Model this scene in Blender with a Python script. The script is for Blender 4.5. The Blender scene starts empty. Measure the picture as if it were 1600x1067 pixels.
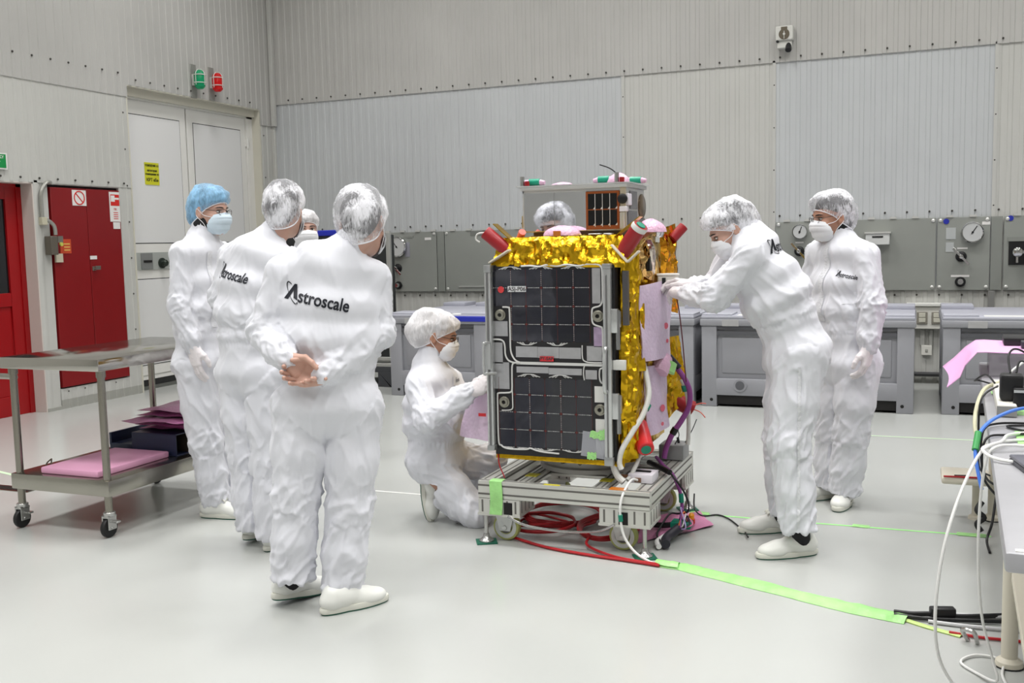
import bpy, bmesh, math, random
import numpy as np
from mathutils import Vector, Matrix, Quaternion
from mathutils.bvhtree import BVHTree
random.seed(7); RNG = np.random.default_rng(7)
PI = math.pi
SC = bpy.context.scene
COL = SC.collection

# ------------------------------------------------------------------ materials
def srgb(c):
    return tuple((v/12.92 if v <= .04045 else ((v+.055)/1.055)**2.4) for v in [x/255 for x in c])
MATS = {}
def mat(name, rgb, rough=.5, metal=0., spec=.5, noise=0., nscale=8., bump=0., bscale=40., trans=0., alpha=1., emit=0., coat=0., sheen=0., sss=0., bdetail=3., ior=1.45):
    if name in MATS: return MATS[name]
    m = bpy.data.materials.new(name); m.use_nodes = True
    nt = m.node_tree; b = nt.nodes['Principled BSDF']
    col = srgb(rgb) + (1,)
    b.inputs['Base Color'].default_value = col
    b.inputs['Roughness'].default_value = rough
    b.inputs['Metallic'].default_value = metal
    b.inputs['Specular IOR Level'].default_value = spec
    b.inputs['Transmission Weight'].default_value = trans
    b.inputs['Alpha'].default_value = alpha
    b.inputs['Coat Weight'].default_value = coat
    b.inputs['Sheen Weight'].default_value = sheen
    b.inputs['IOR'].default_value = ior
    if sss: 
        b.inputs['Subsurface Weight'].default_value = sss
        b.inputs['Subsurface Radius'].default_value = (.012,.005,.003)
    if emit:
        b.inputs['Emission Color'].default_value = col
        b.inputs['Emission Strength'].default_value = emit
    if noise or bump:
        tc = nt.nodes.new('ShaderNodeTexCoord')
    if noise:
        n = nt.nodes.new('ShaderNodeTexNoise'); n.inputs['Scale'].default_value = nscale; n.inputs['Detail'].default_value = 5
        nt.links.new(tc.outputs['Object'], n.inputs['Vector'])
        r = nt.nodes.new('ShaderNodeValToRGB')
        lo = tuple(c*(1-noise) for c in col[:3])+(1,); hi = tuple(min(1,c*(1+noise)) for c in col[:3])+(1,)
        r.color_ramp.elements[0].position=.3; r.color_ramp.elements[1].position=.7
        r.color_ramp.elements[0].color = lo; r.color_ramp.elements[1].color = hi
        nt.links.new(n.outputs['Fac'], r.inputs['Fac']); nt.links.new(r.outputs['Color'], b.inputs['Base Color'])
    if bump:
        n2 = nt.nodes.new('ShaderNodeTexNoise'); n2.inputs['Scale'].default_value = bscale; n2.inputs['Detail'].default_value = bdetail
        nt.links.new(tc.outputs['Object'], n2.inputs['Vector'])
        bp = nt.nodes.new('ShaderNodeBump'); bp.inputs['Strength'].default_value = bump; bp.inputs['Distance'].default_value = .01
        nt.links.new(n2.outputs['Fac'], bp.inputs['Height']); nt.links.new(bp.outputs['Normal'], b.inputs['Normal'])
    MATS[name] = m
    return m

# ------------------------------------------------------------------ object helpers
def link(o): COL.objects.link(o); return o
def tag(o, label=None, cat=None, group=None, kind=None):
    if label: o['label'] = label
    if cat: o['category'] = cat
    if group: o['group'] = group
    if kind: o['kind'] = kind
    return o
def thing(name, loc, label, cat, group=None):
    o = bpy.data.objects.new(name, None); link(o); o.location = loc; o.empty_display_size = .1
    return tag(o, label, cat, group)
def root_of(o):
    while o.parent: o = o.parent
    return o
def copy_tree(o, parent=None):
    kids = list(o.children)
    c = o.copy(); link(c)
    if parent: c.parent = parent
    for k in kids: copy_tree(k, c)
    return c

def finish(me, mats, smooth=True, ang=35):
    for m in mats: me.materials.append(m)
    if smooth:
        me.polygons.foreach_set('use_smooth', [True]*len(me.polygons))
        if ang < 180: me.set_sharp_from_angle(angle=math.radians(ang))
    me.update()

class MB:
    """collects shapes in world coordinates, builds one mesh object"""
    def __init__(s): s.v=[]; s.f=[]; s.m=[]; s.cur=0
    def add(s, vs, fs, mi=None):
        n=len(s.v); s.v += [tuple(map(float,v)) for v in vs]; s.f += [tuple(i+n for i in f) for f in fs]
        s.m += [s.cur if mi is None else mi]*len(fs); return s
    def box(s, x0,x1,y0,y1,z0,z1, mi=None, M=None, b=0.):
        if b>0:
            return s.bevbox(x0,x1,y0,y1,z0,z1,b,mi,M)
        vs=[(x,y,z) for x in (x0,x1) for y in (y0,y1) for z in (z0,z1)]
        if M is not None: vs=[M@Vector(v) for v in vs]
        return s.add(vs,[(0,1,3,2),(4,6,7,5),(0,4,5,1),(2,3,7,6),(0,2,6,4),(1,5,7,3)],mi)
    def bevbox(s, x0,x1,y0,y1,z0,z1,b,mi=None,M=None):
        b=min(b,(x1-x0)*.49,(y1-y0)*.49,(z1-z0)*.49)
        bm=bmesh.new(); bmesh.ops.create_cube(bm,size=1)
        for v in bm.verts: v.co=Vector(((x0+x1)/2+v.co.x*(x1-x0),(y0+y1)/2+v.co.y*(y1-y0),(z0+z1)/2+v.co.z*(z1-z0)))
        bmesh.ops.bevel(bm,geom=bm.edges[:],offset=b,segments=2,profile=.5,affect='EDGES')
        bm.verts.index_update()
        vs=[(M@v.co if M is not None else v.co.copy()) for v in bm.verts]; fs=[[v.index for v in f.verts] for f in bm.faces]
        bm.free(); return s.add(vs,fs,mi)
    def prism(s, poly, axis, a0, a1, mi=None, M=None):
        """poly in the other two axes (in order), extruded along axis from a0 to a1"""
        n=len(poly)
        def mk(p,a):
            if axis=='x': return (a,p[0],p[1])
            if axis=='y': return (p[0],a,p[1])
            return (p[0],p[1],a)
        vs=[mk(p,a0) for p in poly]+[mk(p,a1) for p in poly]
        if M is not None: vs=[M@Vector(v) for v in vs]
        fs=[tuple(range(n))[::-1],tuple(range(n,2*n))]+[(i,(i+1)%n,(i+1)%n+n,i+n) for i in range(n)]
        return s.add(vs,fs,mi)
    def cyl(s,p0,p1,r0,r1=None,n=20,mi=None,cap=True):
        r1=r0 if r1 is None else r1
        p0=Vector(p0);p1=Vector(p1);d=(p1-p0).normalized()
        a=d.orthogonal().normalized(); b=d.cross(a)
        vs=[];fs=[]
        for p,r in ((p0,r0),(p1,r1)):
            for i in range(n):
                t=2*PI*i/n; vs.append(p+a*(r*math.cos(t))+b*(r*math.sin(t)))
        fs=[(i,(i+1)%n,(i+1)%n+n,i+n) for i in range(n)]
        if cap: fs+= [tuple(range(n))[::-1],tuple(range(n,2*n))]
        return s.add(vs,fs,mi)
    def lathe(s,prof,p0,axis=(0,0,1),n=24,mi=None,cap=True):
        """prof: list of (radius, height along axis)"""
        p0=Vector(p0);d=Vector(axis).normalized();a=d.orthogonal().normalized();b=d.cross(a)
        vs=[];fs=[]
        for r,h in prof:
            for i in range(n):
                t=2*PI*i/n; vs.append(p0+d*h+a*(r*math.cos(t))+b*(r*math.sin(t)))
        for j in range(len(prof)-1):
            for i in range(n): fs.append((j*n+i,j*n+(i+1)%n,(j+1)*n+(i+1)%n,(j+1)*n+i))
        if cap and prof[0][0]>1e-6: fs.append(tuple(range(n))[::-1])
        if cap and prof[-1][0]>1e-6: fs.append(tuple(range((len(prof)-1)*n,len(prof)*n)))
        return s.add(vs,fs,mi)
    def tube(s,pts,r,n=8,mi=None,sm=6,closed=False,flat=1.):
        pts=spline(pts,sm,closed) if sm>1 else [Vector(p) for p in pts]
        N=len(pts); rs=r if hasattr(r,'__len__') else [r]*N
        if len(rs)!=N: rs=[rs[min(len(rs)-1,int(i*(len(rs)-1)/(N-1)+.5))] for i in range(N)]
        T=[]
        for i in range(N):
            if closed: t=pts[(i+1)%N]-pts[i-1]
            else: t=pts[min(i+1,N-1)]-pts[max(i-1,0)]
            T.append(t.normalized() if t.length>1e-9 else Vector((0,0,1)))
        a=T[0].orthogonal().normalized()
        vs=[];fs=[]
        for i in range(N):
            a=(a-T[i]*a.dot(T[i]));
            a=a.normalized() if a.length>1e-6 else T[i].orthogonal().normalized()
            b=T[i].cross(a)
            for k in range(n):
                t=2*PI*k/n; vs.append(pts[i]+a*(rs[i]*math.cos(t))+b*(rs[i]*flat*math.sin(t)))
        L=N if closed else N-1
        for i in range(L):
            j=(i+1)%N
            for k in range(n): fs.append((i*n+k,i*n+(k+1)%n,j*n+(k+1)%n,j*n+k))
        if not closed: fs+=[tuple(range(n))[::-1],tuple(range((N-1)*n,N*n))]
        return s.add(vs,fs,mi)
    def grid(s,P,mi=None,closed_u=False):
        """P[i][j] -> points"""
        nu=len(P);nv=len(P[0]); vs=[p for row in P for p in row]; fs=[]
        for i in range(nu if closed_u else nu-1):
            for j in range(nv-1):
                i2=(i+1)%nu
                fs.append((i*nv+j,i2*nv+j,i2*nv+j+1,i*nv+j+1))
        return s.add(vs,fs,mi)
    def ball(s,c,r,n=12,mi=None,M=None):
        c=Vector(c); r=(r,r,r) if not hasattr(r,'__len__') else r
        P=[]
        for i in range(n+1):
            th=PI*i/n
            row=[]
            for j in range(2*n+1):
                ph=PI*j/n
                v=Vector((r[0]*math.sin(th)*math.cos(ph),r[1]*math.sin(th)*math.sin(ph),r[2]*math.cos(th)))
                if M is not None: v=M@v
                row.append(c+v)
            P.append(row)
        return s.grid(P,mi)
    def text(s,txt,size,M,mi=None,depth=.0008,align='CENTER',bold=0.,shear=0.,sx=1.):
        cu=bpy.data.curves.new('t','FONT'); cu.body=txt; cu.size=size; cu.align_x=align; cu.align_y='CENTER'; cu.extrude=depth; cu.offset=bold; cu.shear=shear
        cu.resolution_u=4
        o=bpy.data.objects.new('t',cu); link(o)
        dg=bpy.context.evaluated_depsgraph_get(); me=bpy.data.meshes.new_from_object(o.evaluated_get(dg))
        vs=[M@Vector((v.co.x*sx,v.co.y,v.co.z)) for v in me.vertices]; fs=[tuple(p.vertices) for p in me.polygons]
        bpy.data.objects.remove(o); bpy.data.curves.remove(cu); bpy.data.meshes.remove(me)
        return s.add(vs,fs,mi)
    def build(s,name,mats,parent=None,smooth=True,ang=35,bevel=0.,merge=True,base=None):
        mats=mats if isinstance(mats,(list,tuple)) else [mats]
        if parent is not None: org=Vector(root_of(parent).location)
        elif base is not None: org=Vector(base)
        else:
            A=np.array(s.v); org=Vector(((A[:,0].min()+A[:,0].max())/2,(A[:,1].min()+A[:,1].max())/2,A[:,2].min()))
        me=bpy.data.meshes.new(name)
        me.from_pydata([tuple(Vector(v)-org) for v in s.v],[],s.f)
        me.polygons.foreach_set('material_index',[min(i,len(mats)-1) for i in s.m])
        bm=bmesh.new(); bm.from_mesh(me)
        if merge: bmesh.ops.remove_doubles(bm,verts=bm.verts,dist=1e-5)
        bmesh.ops.recalc_face_normals(bm,faces=bm.faces)
        bm.to_mesh(me); bm.free()
        finish(me,mats,smooth,ang)
        o=bpy.data.objects.new(name,me); link(o)
        if parent is not None: o.parent=parent
        else: o.location=org
        if bevel:
            md=o.modifiers.new('bevel','BEVEL'); md.width=bevel; md.segments=2; md.limit_method='ANGLE'; md.angle_limit=math.radians(40); md.harden_normals=False
        return o

def spline(pts,sm=6,closed=False):
    P=[Vector(p) for p in pts]; n=len(P)
    if n<3 and not closed: return P
    out=[]
    def g(i): return P[i%n] if closed else P[max(0,min(n-1,i))]
    for i in range(n if closed else n-1):
        p0,p1,p2,p3=g(i-1),g(i),g(i+1),g(i+2)
        for k in range(sm):
            t=k/sm
            out.append(.5*((2*p1)+(-p0+p2)*t+(2*p0-5*p1+4*p2-p3)*t*t+(-p0+3*p1-3*p2+p3)*t**3))
    if not closed: out.append(P[-1])
    return out
def frame(o,x,y):
    """matrix with origin o, local x, local y, z = x cross y"""
    x=Vector(x).normalized(); y=Vector(y); y=(y-x*y.dot(x)).normalized(); z=x.cross(y)
    M=Matrix.Identity(4)
    for i in range(3): M[i][0]=x[i];M[i][1]=y[i];M[i][2]=z[i];M[i][3]=o[i]
    return M

# ------------------------------------------------------------------ numpy noise
_perm=RNG.permutation(256); _perm=np.concatenate([_perm,_perm,_perm])
_grad=RNG.normal(size=(256,3)); _grad/=np.linalg.norm(_grad,axis=1)[:,None]
def pnoise(P):
    P=np.asarray(P,dtype=float); I=np.floor(P).astype(int); F=P-I; I&=255
    U=F*F*F*(F*(F*6-15)+10); r=np.zeros(len(P))
    for dx in (0,1):
        for dy in (0,1):
            for dz in (0,1):
                h=_perm[_perm[_perm[I[:,0]+dx]+I[:,1]+dy]+I[:,2]+dz]
                g=_grad[h]; d=F-np.array([dx,dy,dz])
                w=(U[:,0] if dx else 1-U[:,0])*(U[:,1] if dy else 1-U[:,1])*(U[:,2] if dz else 1-U[:,2])
                r+=w*(g*d).sum(1)
    return r*1.5

# ------------------------------------------------------------------ camera
cam=bpy.data.cameras.new('camera'); cam.sensor_width=36; cam.lens=35.231; cam.clip_end=100
camo=bpy.data.objects.new('camera',cam); link(camo)
yaw,pit,rol=.384967,.0983412,-.0219892
f=Vector((-math.sin(yaw)*math.cos(pit),math.cos(yaw)*math.cos(pit),-math.sin(pit)))
r=Vector((math.cos(yaw),math.sin(yaw),0)); u=r.cross(f)
r2=r*math.cos(rol)+u*math.sin(rol); u2=u*math.cos(rol)-r*math.sin(rol)
Mc=Matrix.Identity(4)
for i in range(3): Mc[i][0]=r2[i];Mc[i][1]=u2[i];Mc[i][2]=-f[i]
Mc[2][3]=1.45
camo.matrix_world=Mc
SC.camera=camo
vs=SC.view_settings; vs.view_transform='Standard'; vs.look='None'; vs.gamma=1; vs.use_curve_mapping=False; vs.exposure=0.0
# ================================================================== ROOM
WALLG=mat('wall_paint_warm',(192,192,188),.45,noise=.03,nscale=1.5,bump=.05,bscale=6)
WALLB=mat('wall_paint_cool',(190,193,195),.45,noise=.03,nscale=1.5,bump=.05,bscale=6)
WALLU=mat('wall_paint_upper',(182,181,178),.5,noise=.05,nscale=1.2,bump=.05,bscale=6)
WALLK=mat('band_grey',(160,160,154),.5)
SCREW=mat('screw_head',(70,68,64),.5,.4)
DARK=mat('dark_gap',(22,20,20),.7)
def sheet(mb,axis,plane,sgn,u0,u1,z0,z1,mi=0,off=0.,pitch=.1,h=.006,thick=.012,phase=0.):
    """trapezoid sheet along u ('x' wall at y=plane or 'y' wall at x=plane); ribs stick out by sgn*h"""
    us=[]; k=math.floor((u0-phase)/pitch)-1
    prof=((0,.0),(.052,0),(.059,1),(.091,1),(.0985,0))
    while k*pitch+phase<u1+pitch:
        for d,hh in prof: us.append((k*pitch+phase+d*pitch/.1,hh))
        k+=1
    pts=[]
    for i,(uu,hh) in enumerate(us):
        if u0<uu<u1: pts.append((uu,hh))
    pts=[(u0,pts[0][1])]+pts+[(u1,pts[-1][1])]
    A=[];B=[]
    for uu,hh in pts:
        d=plane+sgn*(off+hh*h)
        A.append((uu,d,z0) if axis=='x' else (d,uu,z0)); B.append((uu,d,z1) if axis=='x' else (d,uu,z1))
    mb.grid([A,B],mi)
    # lower hem edge
    A2=[((p[0],plane+sgn*(off-thick),z0) if axis=='x' else (plane+sgn*(off-thick),p[0],z0)) for p in pts]
    mb.grid([A,A2],mi)
def screws(mb,axis,plane,sgn,u0,u1,z,step,mi,off=0.):
    k=u0
    while k<u1:
        p=(k,plane+sgn*off,z) if axis=='x' else (plane+sgn*off,k,z)
        d=(0,sgn,0) if axis=='x' else (sgn,0,0)
        mb.lathe([(.010,-.004),(.010,.003),(.006,.006),(0,.006)],p,d,8,mi); k+=step

XW=-7.35; YW=10.5
# floor
FLOOR=mat('floor_epoxy',(176,178,175),.20,spec=.5,noise=.035,nscale=.7,bump=.02,bscale=2.5)
mb=MB(); mb.box(-9,6,-6,11.2,-.12,0); o=mb.build('floor',FLOOR,smooth=False); tag(o,kind='structure')
# ceiling
CEIL=mat('ceiling_paint',(190,190,186),.7)
mb=MB(); mb.box(-9,6,-6,11.2,6.5,6.6); o=mb.build('ceiling',CEIL,smooth=False); tag(o,kind='structure')
mb=MB(); mb.box(6,6.1,-6,11.2,0,6.5); o=mb.build('wall_right',WALLU,smooth=False); tag(o,kind='structure')
mb=MB(); mb.box(-9,6,-6.1,-6,0,6.5); o=mb.build('wall_front',WALLU,smooth=False); tag(o,kind='structure')

# back wall
mb=MB()
mb.box(-9,6,YW+.02,YW+.14,0,6.5,2)
sheet(mb,'x',YW,-1,XW-.02,-2.92,.0,3.2,1); sheet(mb,'x',YW,-1,-2.92,-1.357,.0,3.2,0); sheet(mb,'x',YW,-1,-1.357,.655,0,3.2,1); sheet(mb,'x',YW,-1,.655,6,0,3.2,0)
sheet(mb,'x',YW,-1,XW-.02,6,3.18,6.5,2,.014)
sheet(mb,'x',YW,-1,-6.7,3.9,.09,.94,0,.004)
screws(mb,'x',YW,-1,-7.1,4,3.225,.2,3,.024); screws(mb,'x',YW,-1,-7.1,4,1.66,.2,3,.01); screws(mb,'x',YW,-1,-7.0,4,.86,.2,3,.014)
for s_ in (-2.92,-1.357,.655):
    mb.box(s_-.016,s_+.016,YW-.014,YW,.95,3.2,0)
    for k in range(4): mb.lathe([(.007,0),(.004,.004),(0,.004)],(s_,YW-.014,1.7+k*.42),(0,-1,0),8,3)
o=mb.build('wall_back',[WALLG,WALLB,WALLU,SCREW],merge=False); tag(o,kind='structure')

# left wall with openings
mb=MB()
D0,D1,DT=8.03,10.22,3.1
sheet(mb,'y',XW,1,-6,D0,2.98,6.5,2,.014); sheet(mb,'y',XW,1,D0,D1,DT,6.5,2,.014); sheet(mb,'y',XW,1,D1,YW,2.92,6.5,2,.014)
sheet(mb,'y',XW,1,-6,D0,2.08,3.0,0,.006); sheet(mb,'y',XW,1,D1,YW,0,3.0,0)
sheet(mb,'y',XW,1,-6,5.55,0,2.1,0); sheet(mb,'y',XW,1,6.8,6.965,0,2.1,0,.0,pitch=.16)
sheet(mb,'y',XW,1,6.965,7.85,0,.187,0); sheet(mb,'y',XW,1,7.85,D0,0,2.1,0)
# solid backing behind the sheets, with the two door openings and cabinet bay
for a0,a1,z0,z1 in ((-6,5.55,0,6.5),(5.55,6.8,2.08,6.5),(6.8,6.965,0,6.5),(6.965,7.85,2.07,6.5),(6.965,7.85,0,.187),(7.85,D0,0,6.5),(D0,D1,DT,6.5),(D1,YW+.14,0,6.5)):
    mb.box(XW-.3,XW-.001,a0,a1,z0,z1,0)
screws(mb,'y',XW,1,5.0,D0,3.2,.208,3,.024); screws(mb,'y',XW,1,5.0,D0,2.12,.208,3,.018); screws(mb,'y',XW,1,8.15,D1,3.16,.208,3,.024)
for k in range(8): mb.lathe([(.010,0),(.006,.005),(0,.005)],(XW+.012,7.96,.3+k*.36),(1,0,0),8,3)
for k in range(6): mb.lathe([(.010,0),(.006,.005),(0,.005)],(XW+.012,10.28,.3+k*.5),(1,0,0),8,3)
for k in range(4): mb.lathe([(.008,0),(.005,.005),(0,.005)],(XW+.012,7.05+k*.2,.16),(1,0,0),8,3)
o=mb.build('wall_left',[WALLG,WALLB,WALLU,SCREW],merge=False); tag(o,kind='structure')
mb=MB()
for a0,a1 in ((6.965,7.85),(7.85,D0)): sheet(mb,'y',XW,1,a0,a1,0,.085,0,.003)
mb.box(XW,XW+.012,6.8,6.965,0,.03)
o=mb.build('wall_foot_band_left',WALLK,merge=False); tag(o,kind='structure')  # thin darker grey ribbed band along the foot of the left wall
mb=MB(); sheet(mb,'x',YW,-1,XW,4.5,0,.1,0,.016); o=mb.build('wall_foot_band_back',WALLK,merge=False); tag(o,kind='structure')  # same grey band along the foot of the back wall
# corner flashing and door reveal trim
JAMB=mat('jamb_cream',(206,203,190),.5)
mb=MB(); mb.box(XW,XW+.05,YW-.05,YW-.012,0,2.92); mb.box(XW+.02,XW+.075,YW-.075,YW-.02,2.92,6.5)
o=mb.build('trim_1',WALLG,bevel=.006); tag(o,kind='structure')
mb=MB(); mb.box(XW-.28,XW+.008,D1-.012,D1+.012,0,DT); mb.box(XW-.28,XW+.008,D0-.012,D0+.004,0,DT); mb.box(XW-.28,XW+.012,D0,D1,DT-.012,DT+.012); mb.box(XW-.16,XW-.06,D0,D1,DT-.09,DT-.012)
o=mb.build('trim_2',JAMB,smooth=False); tag(o,kind='structure')
PINKJ=mat('jamb_pinkish',(205,196,190),.5)
mb=MB(); mb.box(XW-.28,XW+.006,6.788,6.80,0,2.08); mb.box(XW-.28,XW+.006,5.55,6.8,2.068,2.08)
mb.box(XW-.2,XW-.17,6.74,6.79,0,2.07)
o=mb.build('trim_3',PINKJ,smooth=False); tag(o,kind='structure')

# --- white double door (door_1)
DW=mat('door_white',(228,227,223),.42,noise=.02,nscale=2)
DWP=mat('door_panel_white',(224,224,224),.36)
XD=XW-.15
door=thing('door_1',(XD,9.05,0),None,None); tag(door,kind='structure')
def leaf(y0,y1,nm):
    mb=MB(); st=.11
    mb.box(XD-.02,XD+.03,y0+.005,y1-.005,.10,2.99,0)
    lf=mb.build(nm,DW,door,smooth=False,bevel=.004)
    for z0,z1 in ((1.53,2.84),(.26,1.15)):
        g=MB(); g.box(XD+.028,XD+.031,y0+st-.008,y1-st+.008,z0-.008,z1+.008,0); g.build('panel_gasket',DARK,lf,smooth=False)
        g=MB(); g.box(XD+.028,XD+.036,y0+st,y1-st,z0,z1,0); g.build('panel',DWP,lf,smooth=False,bevel=.003)
    g=MB(); g.box(XD+.030,XD+.034,y0+.005,y1-.005,.145,.151); g.build('kick_line',WALLK,lf,smooth=False)
    return lf
l1=leaf(7.95,9.04,'door_leaf'); l2=leaf(9.05,10.10,'door_leaf')
mb=MB(); mb.box(XD+.03,XD+.042,8.0,8.93,1.25,1.43,0); pl=mb.build('lock_plate',mat('lock_plate_grey',(178,182,178),.35,.2),door,smooth=False)
mb=MB(); mb.box(XD+.042,XD+.052,8.22,8.39,1.255,1.425); mb.build('lock_box',mat('lock_box_grey',(140,142,141),.4,.3),door,bevel=.004)
mb=MB(); mb.box(XD+.052,XD+.058,8.25,8.37,1.325,1.35); mb.build('lock_slot',DARK,door,smooth=False)
mb=MB(); mb.lathe([(.055,0),(.055,.015),(.035,.02),(.03,.05),(.036,.06),(.02,.075),(0,.075)],(XD+.042,8.53,1.315),(1,0,.0),20); mb.build('round_knob',mat('lock_knob_dark',(52,60,54),.35,.5),door)
mb=MB(); mb.box(XD-.0,XD+.05,7.95,10.15,.0,.035); mb.build('threshold',mat('threshold_steel',(120,122,118),.4,.6),door,smooth=False)
mb=MB(); mb.box(XD-.01,XD+.025,7.95,10.15,.035,.1); mb.build('brush_gap',mat('brush_black',(40,40,40),.8),door,smooth=False)
mb=MB()
for z in (2.7,1.35,.4): mb.cyl((XD+.05,10.11,z-.06),(XD+.05,10.11,z+.06),.014,n=10); mb.box(XD+.03,XD+.05,10.08,10.14,z-.04,z+.04)
mb.build('hinge',DW,door)
mb=MB(); mb.box(XD-.02,XD+.05,10.10,10.22,.03,3.05); mb.box(XD-.02,XD+.05,7.9,10.22,2.99,3.09); mb.build('door_frame',DW,door,smooth=False)
# yellow sign
YS=mat('sign_yellow',(206,205,40),.45); INK=mat('sign_ink',(50,52,16),.6)
sg=thing('door_sign',(XD+.032,8.46,2.17),'yellow room notice with dark lettering on the white double door','sign')
mb=MB(); mb.box(XD+.036,XD+.042,8.355,8.565,2.135,2.365); mb.build('plate',YS,sg,smooth=False)
mb=MB(); X=XD+.043
def wl(mb,t,y,z,s,b=.001,sx=1): mb.text(t,s,frame((X,y,z),(0,1,0),(0,0,1)),bold=b,sx=sx)
wl(mb,'ПОМЕЩЕНИЕ 113',8.46,2.333,.029,.001,.82); wl(mb,'категория',8.46,2.282,.030); wl(mb,'помещения по',8.46,2.245,.028); wl(mb,'КРТ «Б»',8.46,2.185,.046,.0012)
mb.build('lettering',INK,sg,smooth=False)

# --- red hydrant cabinet, flush in the wall
RED=mat('cabinet_red',(128,18,22),.38,noise=.04,nscale=3); REDD=mat('door_red',(150,12,18),.3,noise=.04,nscale=3)
cab=thing('hydrant_cabinet',(XW,7.41,.187),'dark red double-leaf wall cabinet with safety notices, beside the white double door','cabinet')
mb=MB(); mb.box(XW-.28,XW-.03,6.968,7.848,.19,2.068); mb.build('cabinet_body',DARK,cab,smooth=False)
for y0,y1 in ((6.985,7.408),(7.414,7.84)):
    mb=MB(); mb.box(XW-.03,XW+.014,y0,y1,.2,2.045); mb.build('cabinet_door',RED,cab,bevel=.004)
WP=mat('paper_white',(226,224,222),.5); SR=mat('sign_red',(205,40,35),.45); SR2=mat('sign_orange_red',(190,70,40),.5)
Xc=XW+.015
mb=MB(); mb.box(Xc,Xc+.003,7.235,7.405,1.885,2.03); nm=mb.build('no_smoking_notice',WP,cab,smooth=False)
mb=MB(); mb.lathe([(.066,0),(.066,.003),(.056,.003),(.056,0)],(Xc+.003,7.32,1.958),(1,0,0),28,cap=False)
M=frame((Xc+.004,7.32,1.958),(0,1,-1),(0,1,1)); mb.box(-.058,.058,-.005,.005,-.001,.001,M=M); mb.build('ban_ring',SR,nm,smooth=False)
mb=MB(); mb.box(Xc,Xc+.003,7.70,7.835,1.74,2.03); fn=mb.build('fire_hydrant_notice',WP,cab,smooth=False)
mb=MB(); mb.box(Xc+.003,Xc+.004,7.715,7.83,1.895,2.005)
M=frame((Xc+.0045,7.77,1.86),(0,1,0),(0,0,1)); mb.text('ПК',.03,M)
for k in range(4): mb.box(Xc+.003,Xc+.004,7.745,7.805,1.765+k*.02,1.772+k*.02)
mb.build('red_print',SR,fn,smooth=False)
mb=MB(); mb.box(Xc+.004,Xc+.005,7.72,7.77,1.935,1.995); mb.box(Xc+.004,Xc+.005,7.77,7.825,1.955,1.975); mb.build('hydrant_pictogram',WP,fn,smooth=False)
mb=MB(); mb.box(Xc,Xc+.003,7.735,7.825,1.67,1.735); mb.build('blank_label',WP,cab,smooth=False)
mb=MB(); mb.box(Xc,Xc+.003,7.41,7.495,1.378,1.412); mb.build('blank_label',WP,cab,smooth=False)
mb=MB(); mb.box(Xc,Xc+.003,7.055,7.185,1.44,1.572); ol=mb.build('orange_print_label',SR2,cab,smooth=False)
mb=MB()
for k in range(3): mb.box(Xc+.003,Xc+.004,7.10,7.17,1.465+k*.028,1.478+k*.028)
mb.build('print_lines',mat('print_yellow',(214,170,90),.5),ol,smooth=False)
mb=MB(); mb.box(Xc,Xc+.008,7.43,7.47,1.27,1.31); mb.cyl((Xc+.008,7.45,1.285),(Xc+.035,7.45,1.285),.009,n=10); mb.box(Xc+.03,Xc+.04,7.44,7.50,1.278,1.315); mb.build('latch',mat('steel_dull',(150,146,138),.35,.8),cab,bevel=.002)
mb=MB(); mb.box(Xc,Xc+.02,6.985,7.065,1.36,1.44); mb.build('picture_label',mat('label_pale',(198,190,170),.5),cab,smooth=False)

# conduit + junction box on the pillar
PIPE=mat('pipe_galvanised',(178,178,172),.35,.7)
cd=thing('wall_conduit',(XW+.03,6.9,1.44),'bent galvanised conduit with a grey junction box left of the red cabinet','conduit')
mb=MB(); mb.tube([(XW+.03,6.985,2.085),(XW+.03,6.93,2.08),(XW+.03,6.87,2.0),(XW+.03,6.86,1.85),(XW+.03,6.865,1.72)],.017,10); mb.tube([(XW+.03,6.865,1.73),(XW+.035,6.92,1.74),(XW+.04,6.98,1.69),(XW+.045,6.985,1.61)],.017,10)
mb.build('pipe',PIPE,cd)
mb=MB(); mb.box(XW+.01,XW+.09,6.885,6.965,1.43,1.60); mb.build('junction_box',mat('box_brown_grey',(112,106,96),.4,.5),cd,bevel=.006)
mb=MB(); mb.box(XW+.005,XW+.05,6.84,6.90,1.70,1.77); mb.build('pipe_clip',mat('clip_beige',(190,186,165),.5),cd,bevel=.004)
mb=MB(); mb.box(XW+.06,XW+.085,6.97,7.03,1.54,1.60,0); mb.cyl((XW+.085,7.0,1.525),(XW+.10,7.0,1.525),.018,n=12,mi=1); mb.build('indicator',[mat('steel_dull',(150,146,138)),mat('amber_plastic',(190,190,90),.4)],cd)

# --- red door (door_2) at far left
XR=XW-.17
dr=thing('door_2',(XR,6.15,0),None,None); tag(dr,kind='structure')
mb=MB()
for a0,a1,z0,z1 in ((6.62,6.74,0,2.05),(5.56,5.68,0,2.05),(5.68,6.62,1.93,2.05),(5.68,6.62,.98,1.10),(5.68,6.62,.0,.18)): mb.box(XR-.02,XR+.03,a0,a1,z0,z1)
mb.box(XR-.01,XR+.015,5.68,6.62,.18,.98)
mb.build('door_leaf',REDD,dr,smooth=False,bevel=.004)
mb=MB(); mb.box(XR-.005,XR+.01,5.68,6.62,1.10,1.93); mb.build('door_glass',mat('dark_glass',(28,28,30),.06,spec=.6),dr,smooth=False)
mb=MB(); mb.box(XR-.03,XR+.04,6.735,6.79,0,2.07); mb.box(XR-.03,XR+.04,5.55,6.79,2.04,2.07); mb.build('door_frame',REDD,dr,smooth=False)
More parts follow.
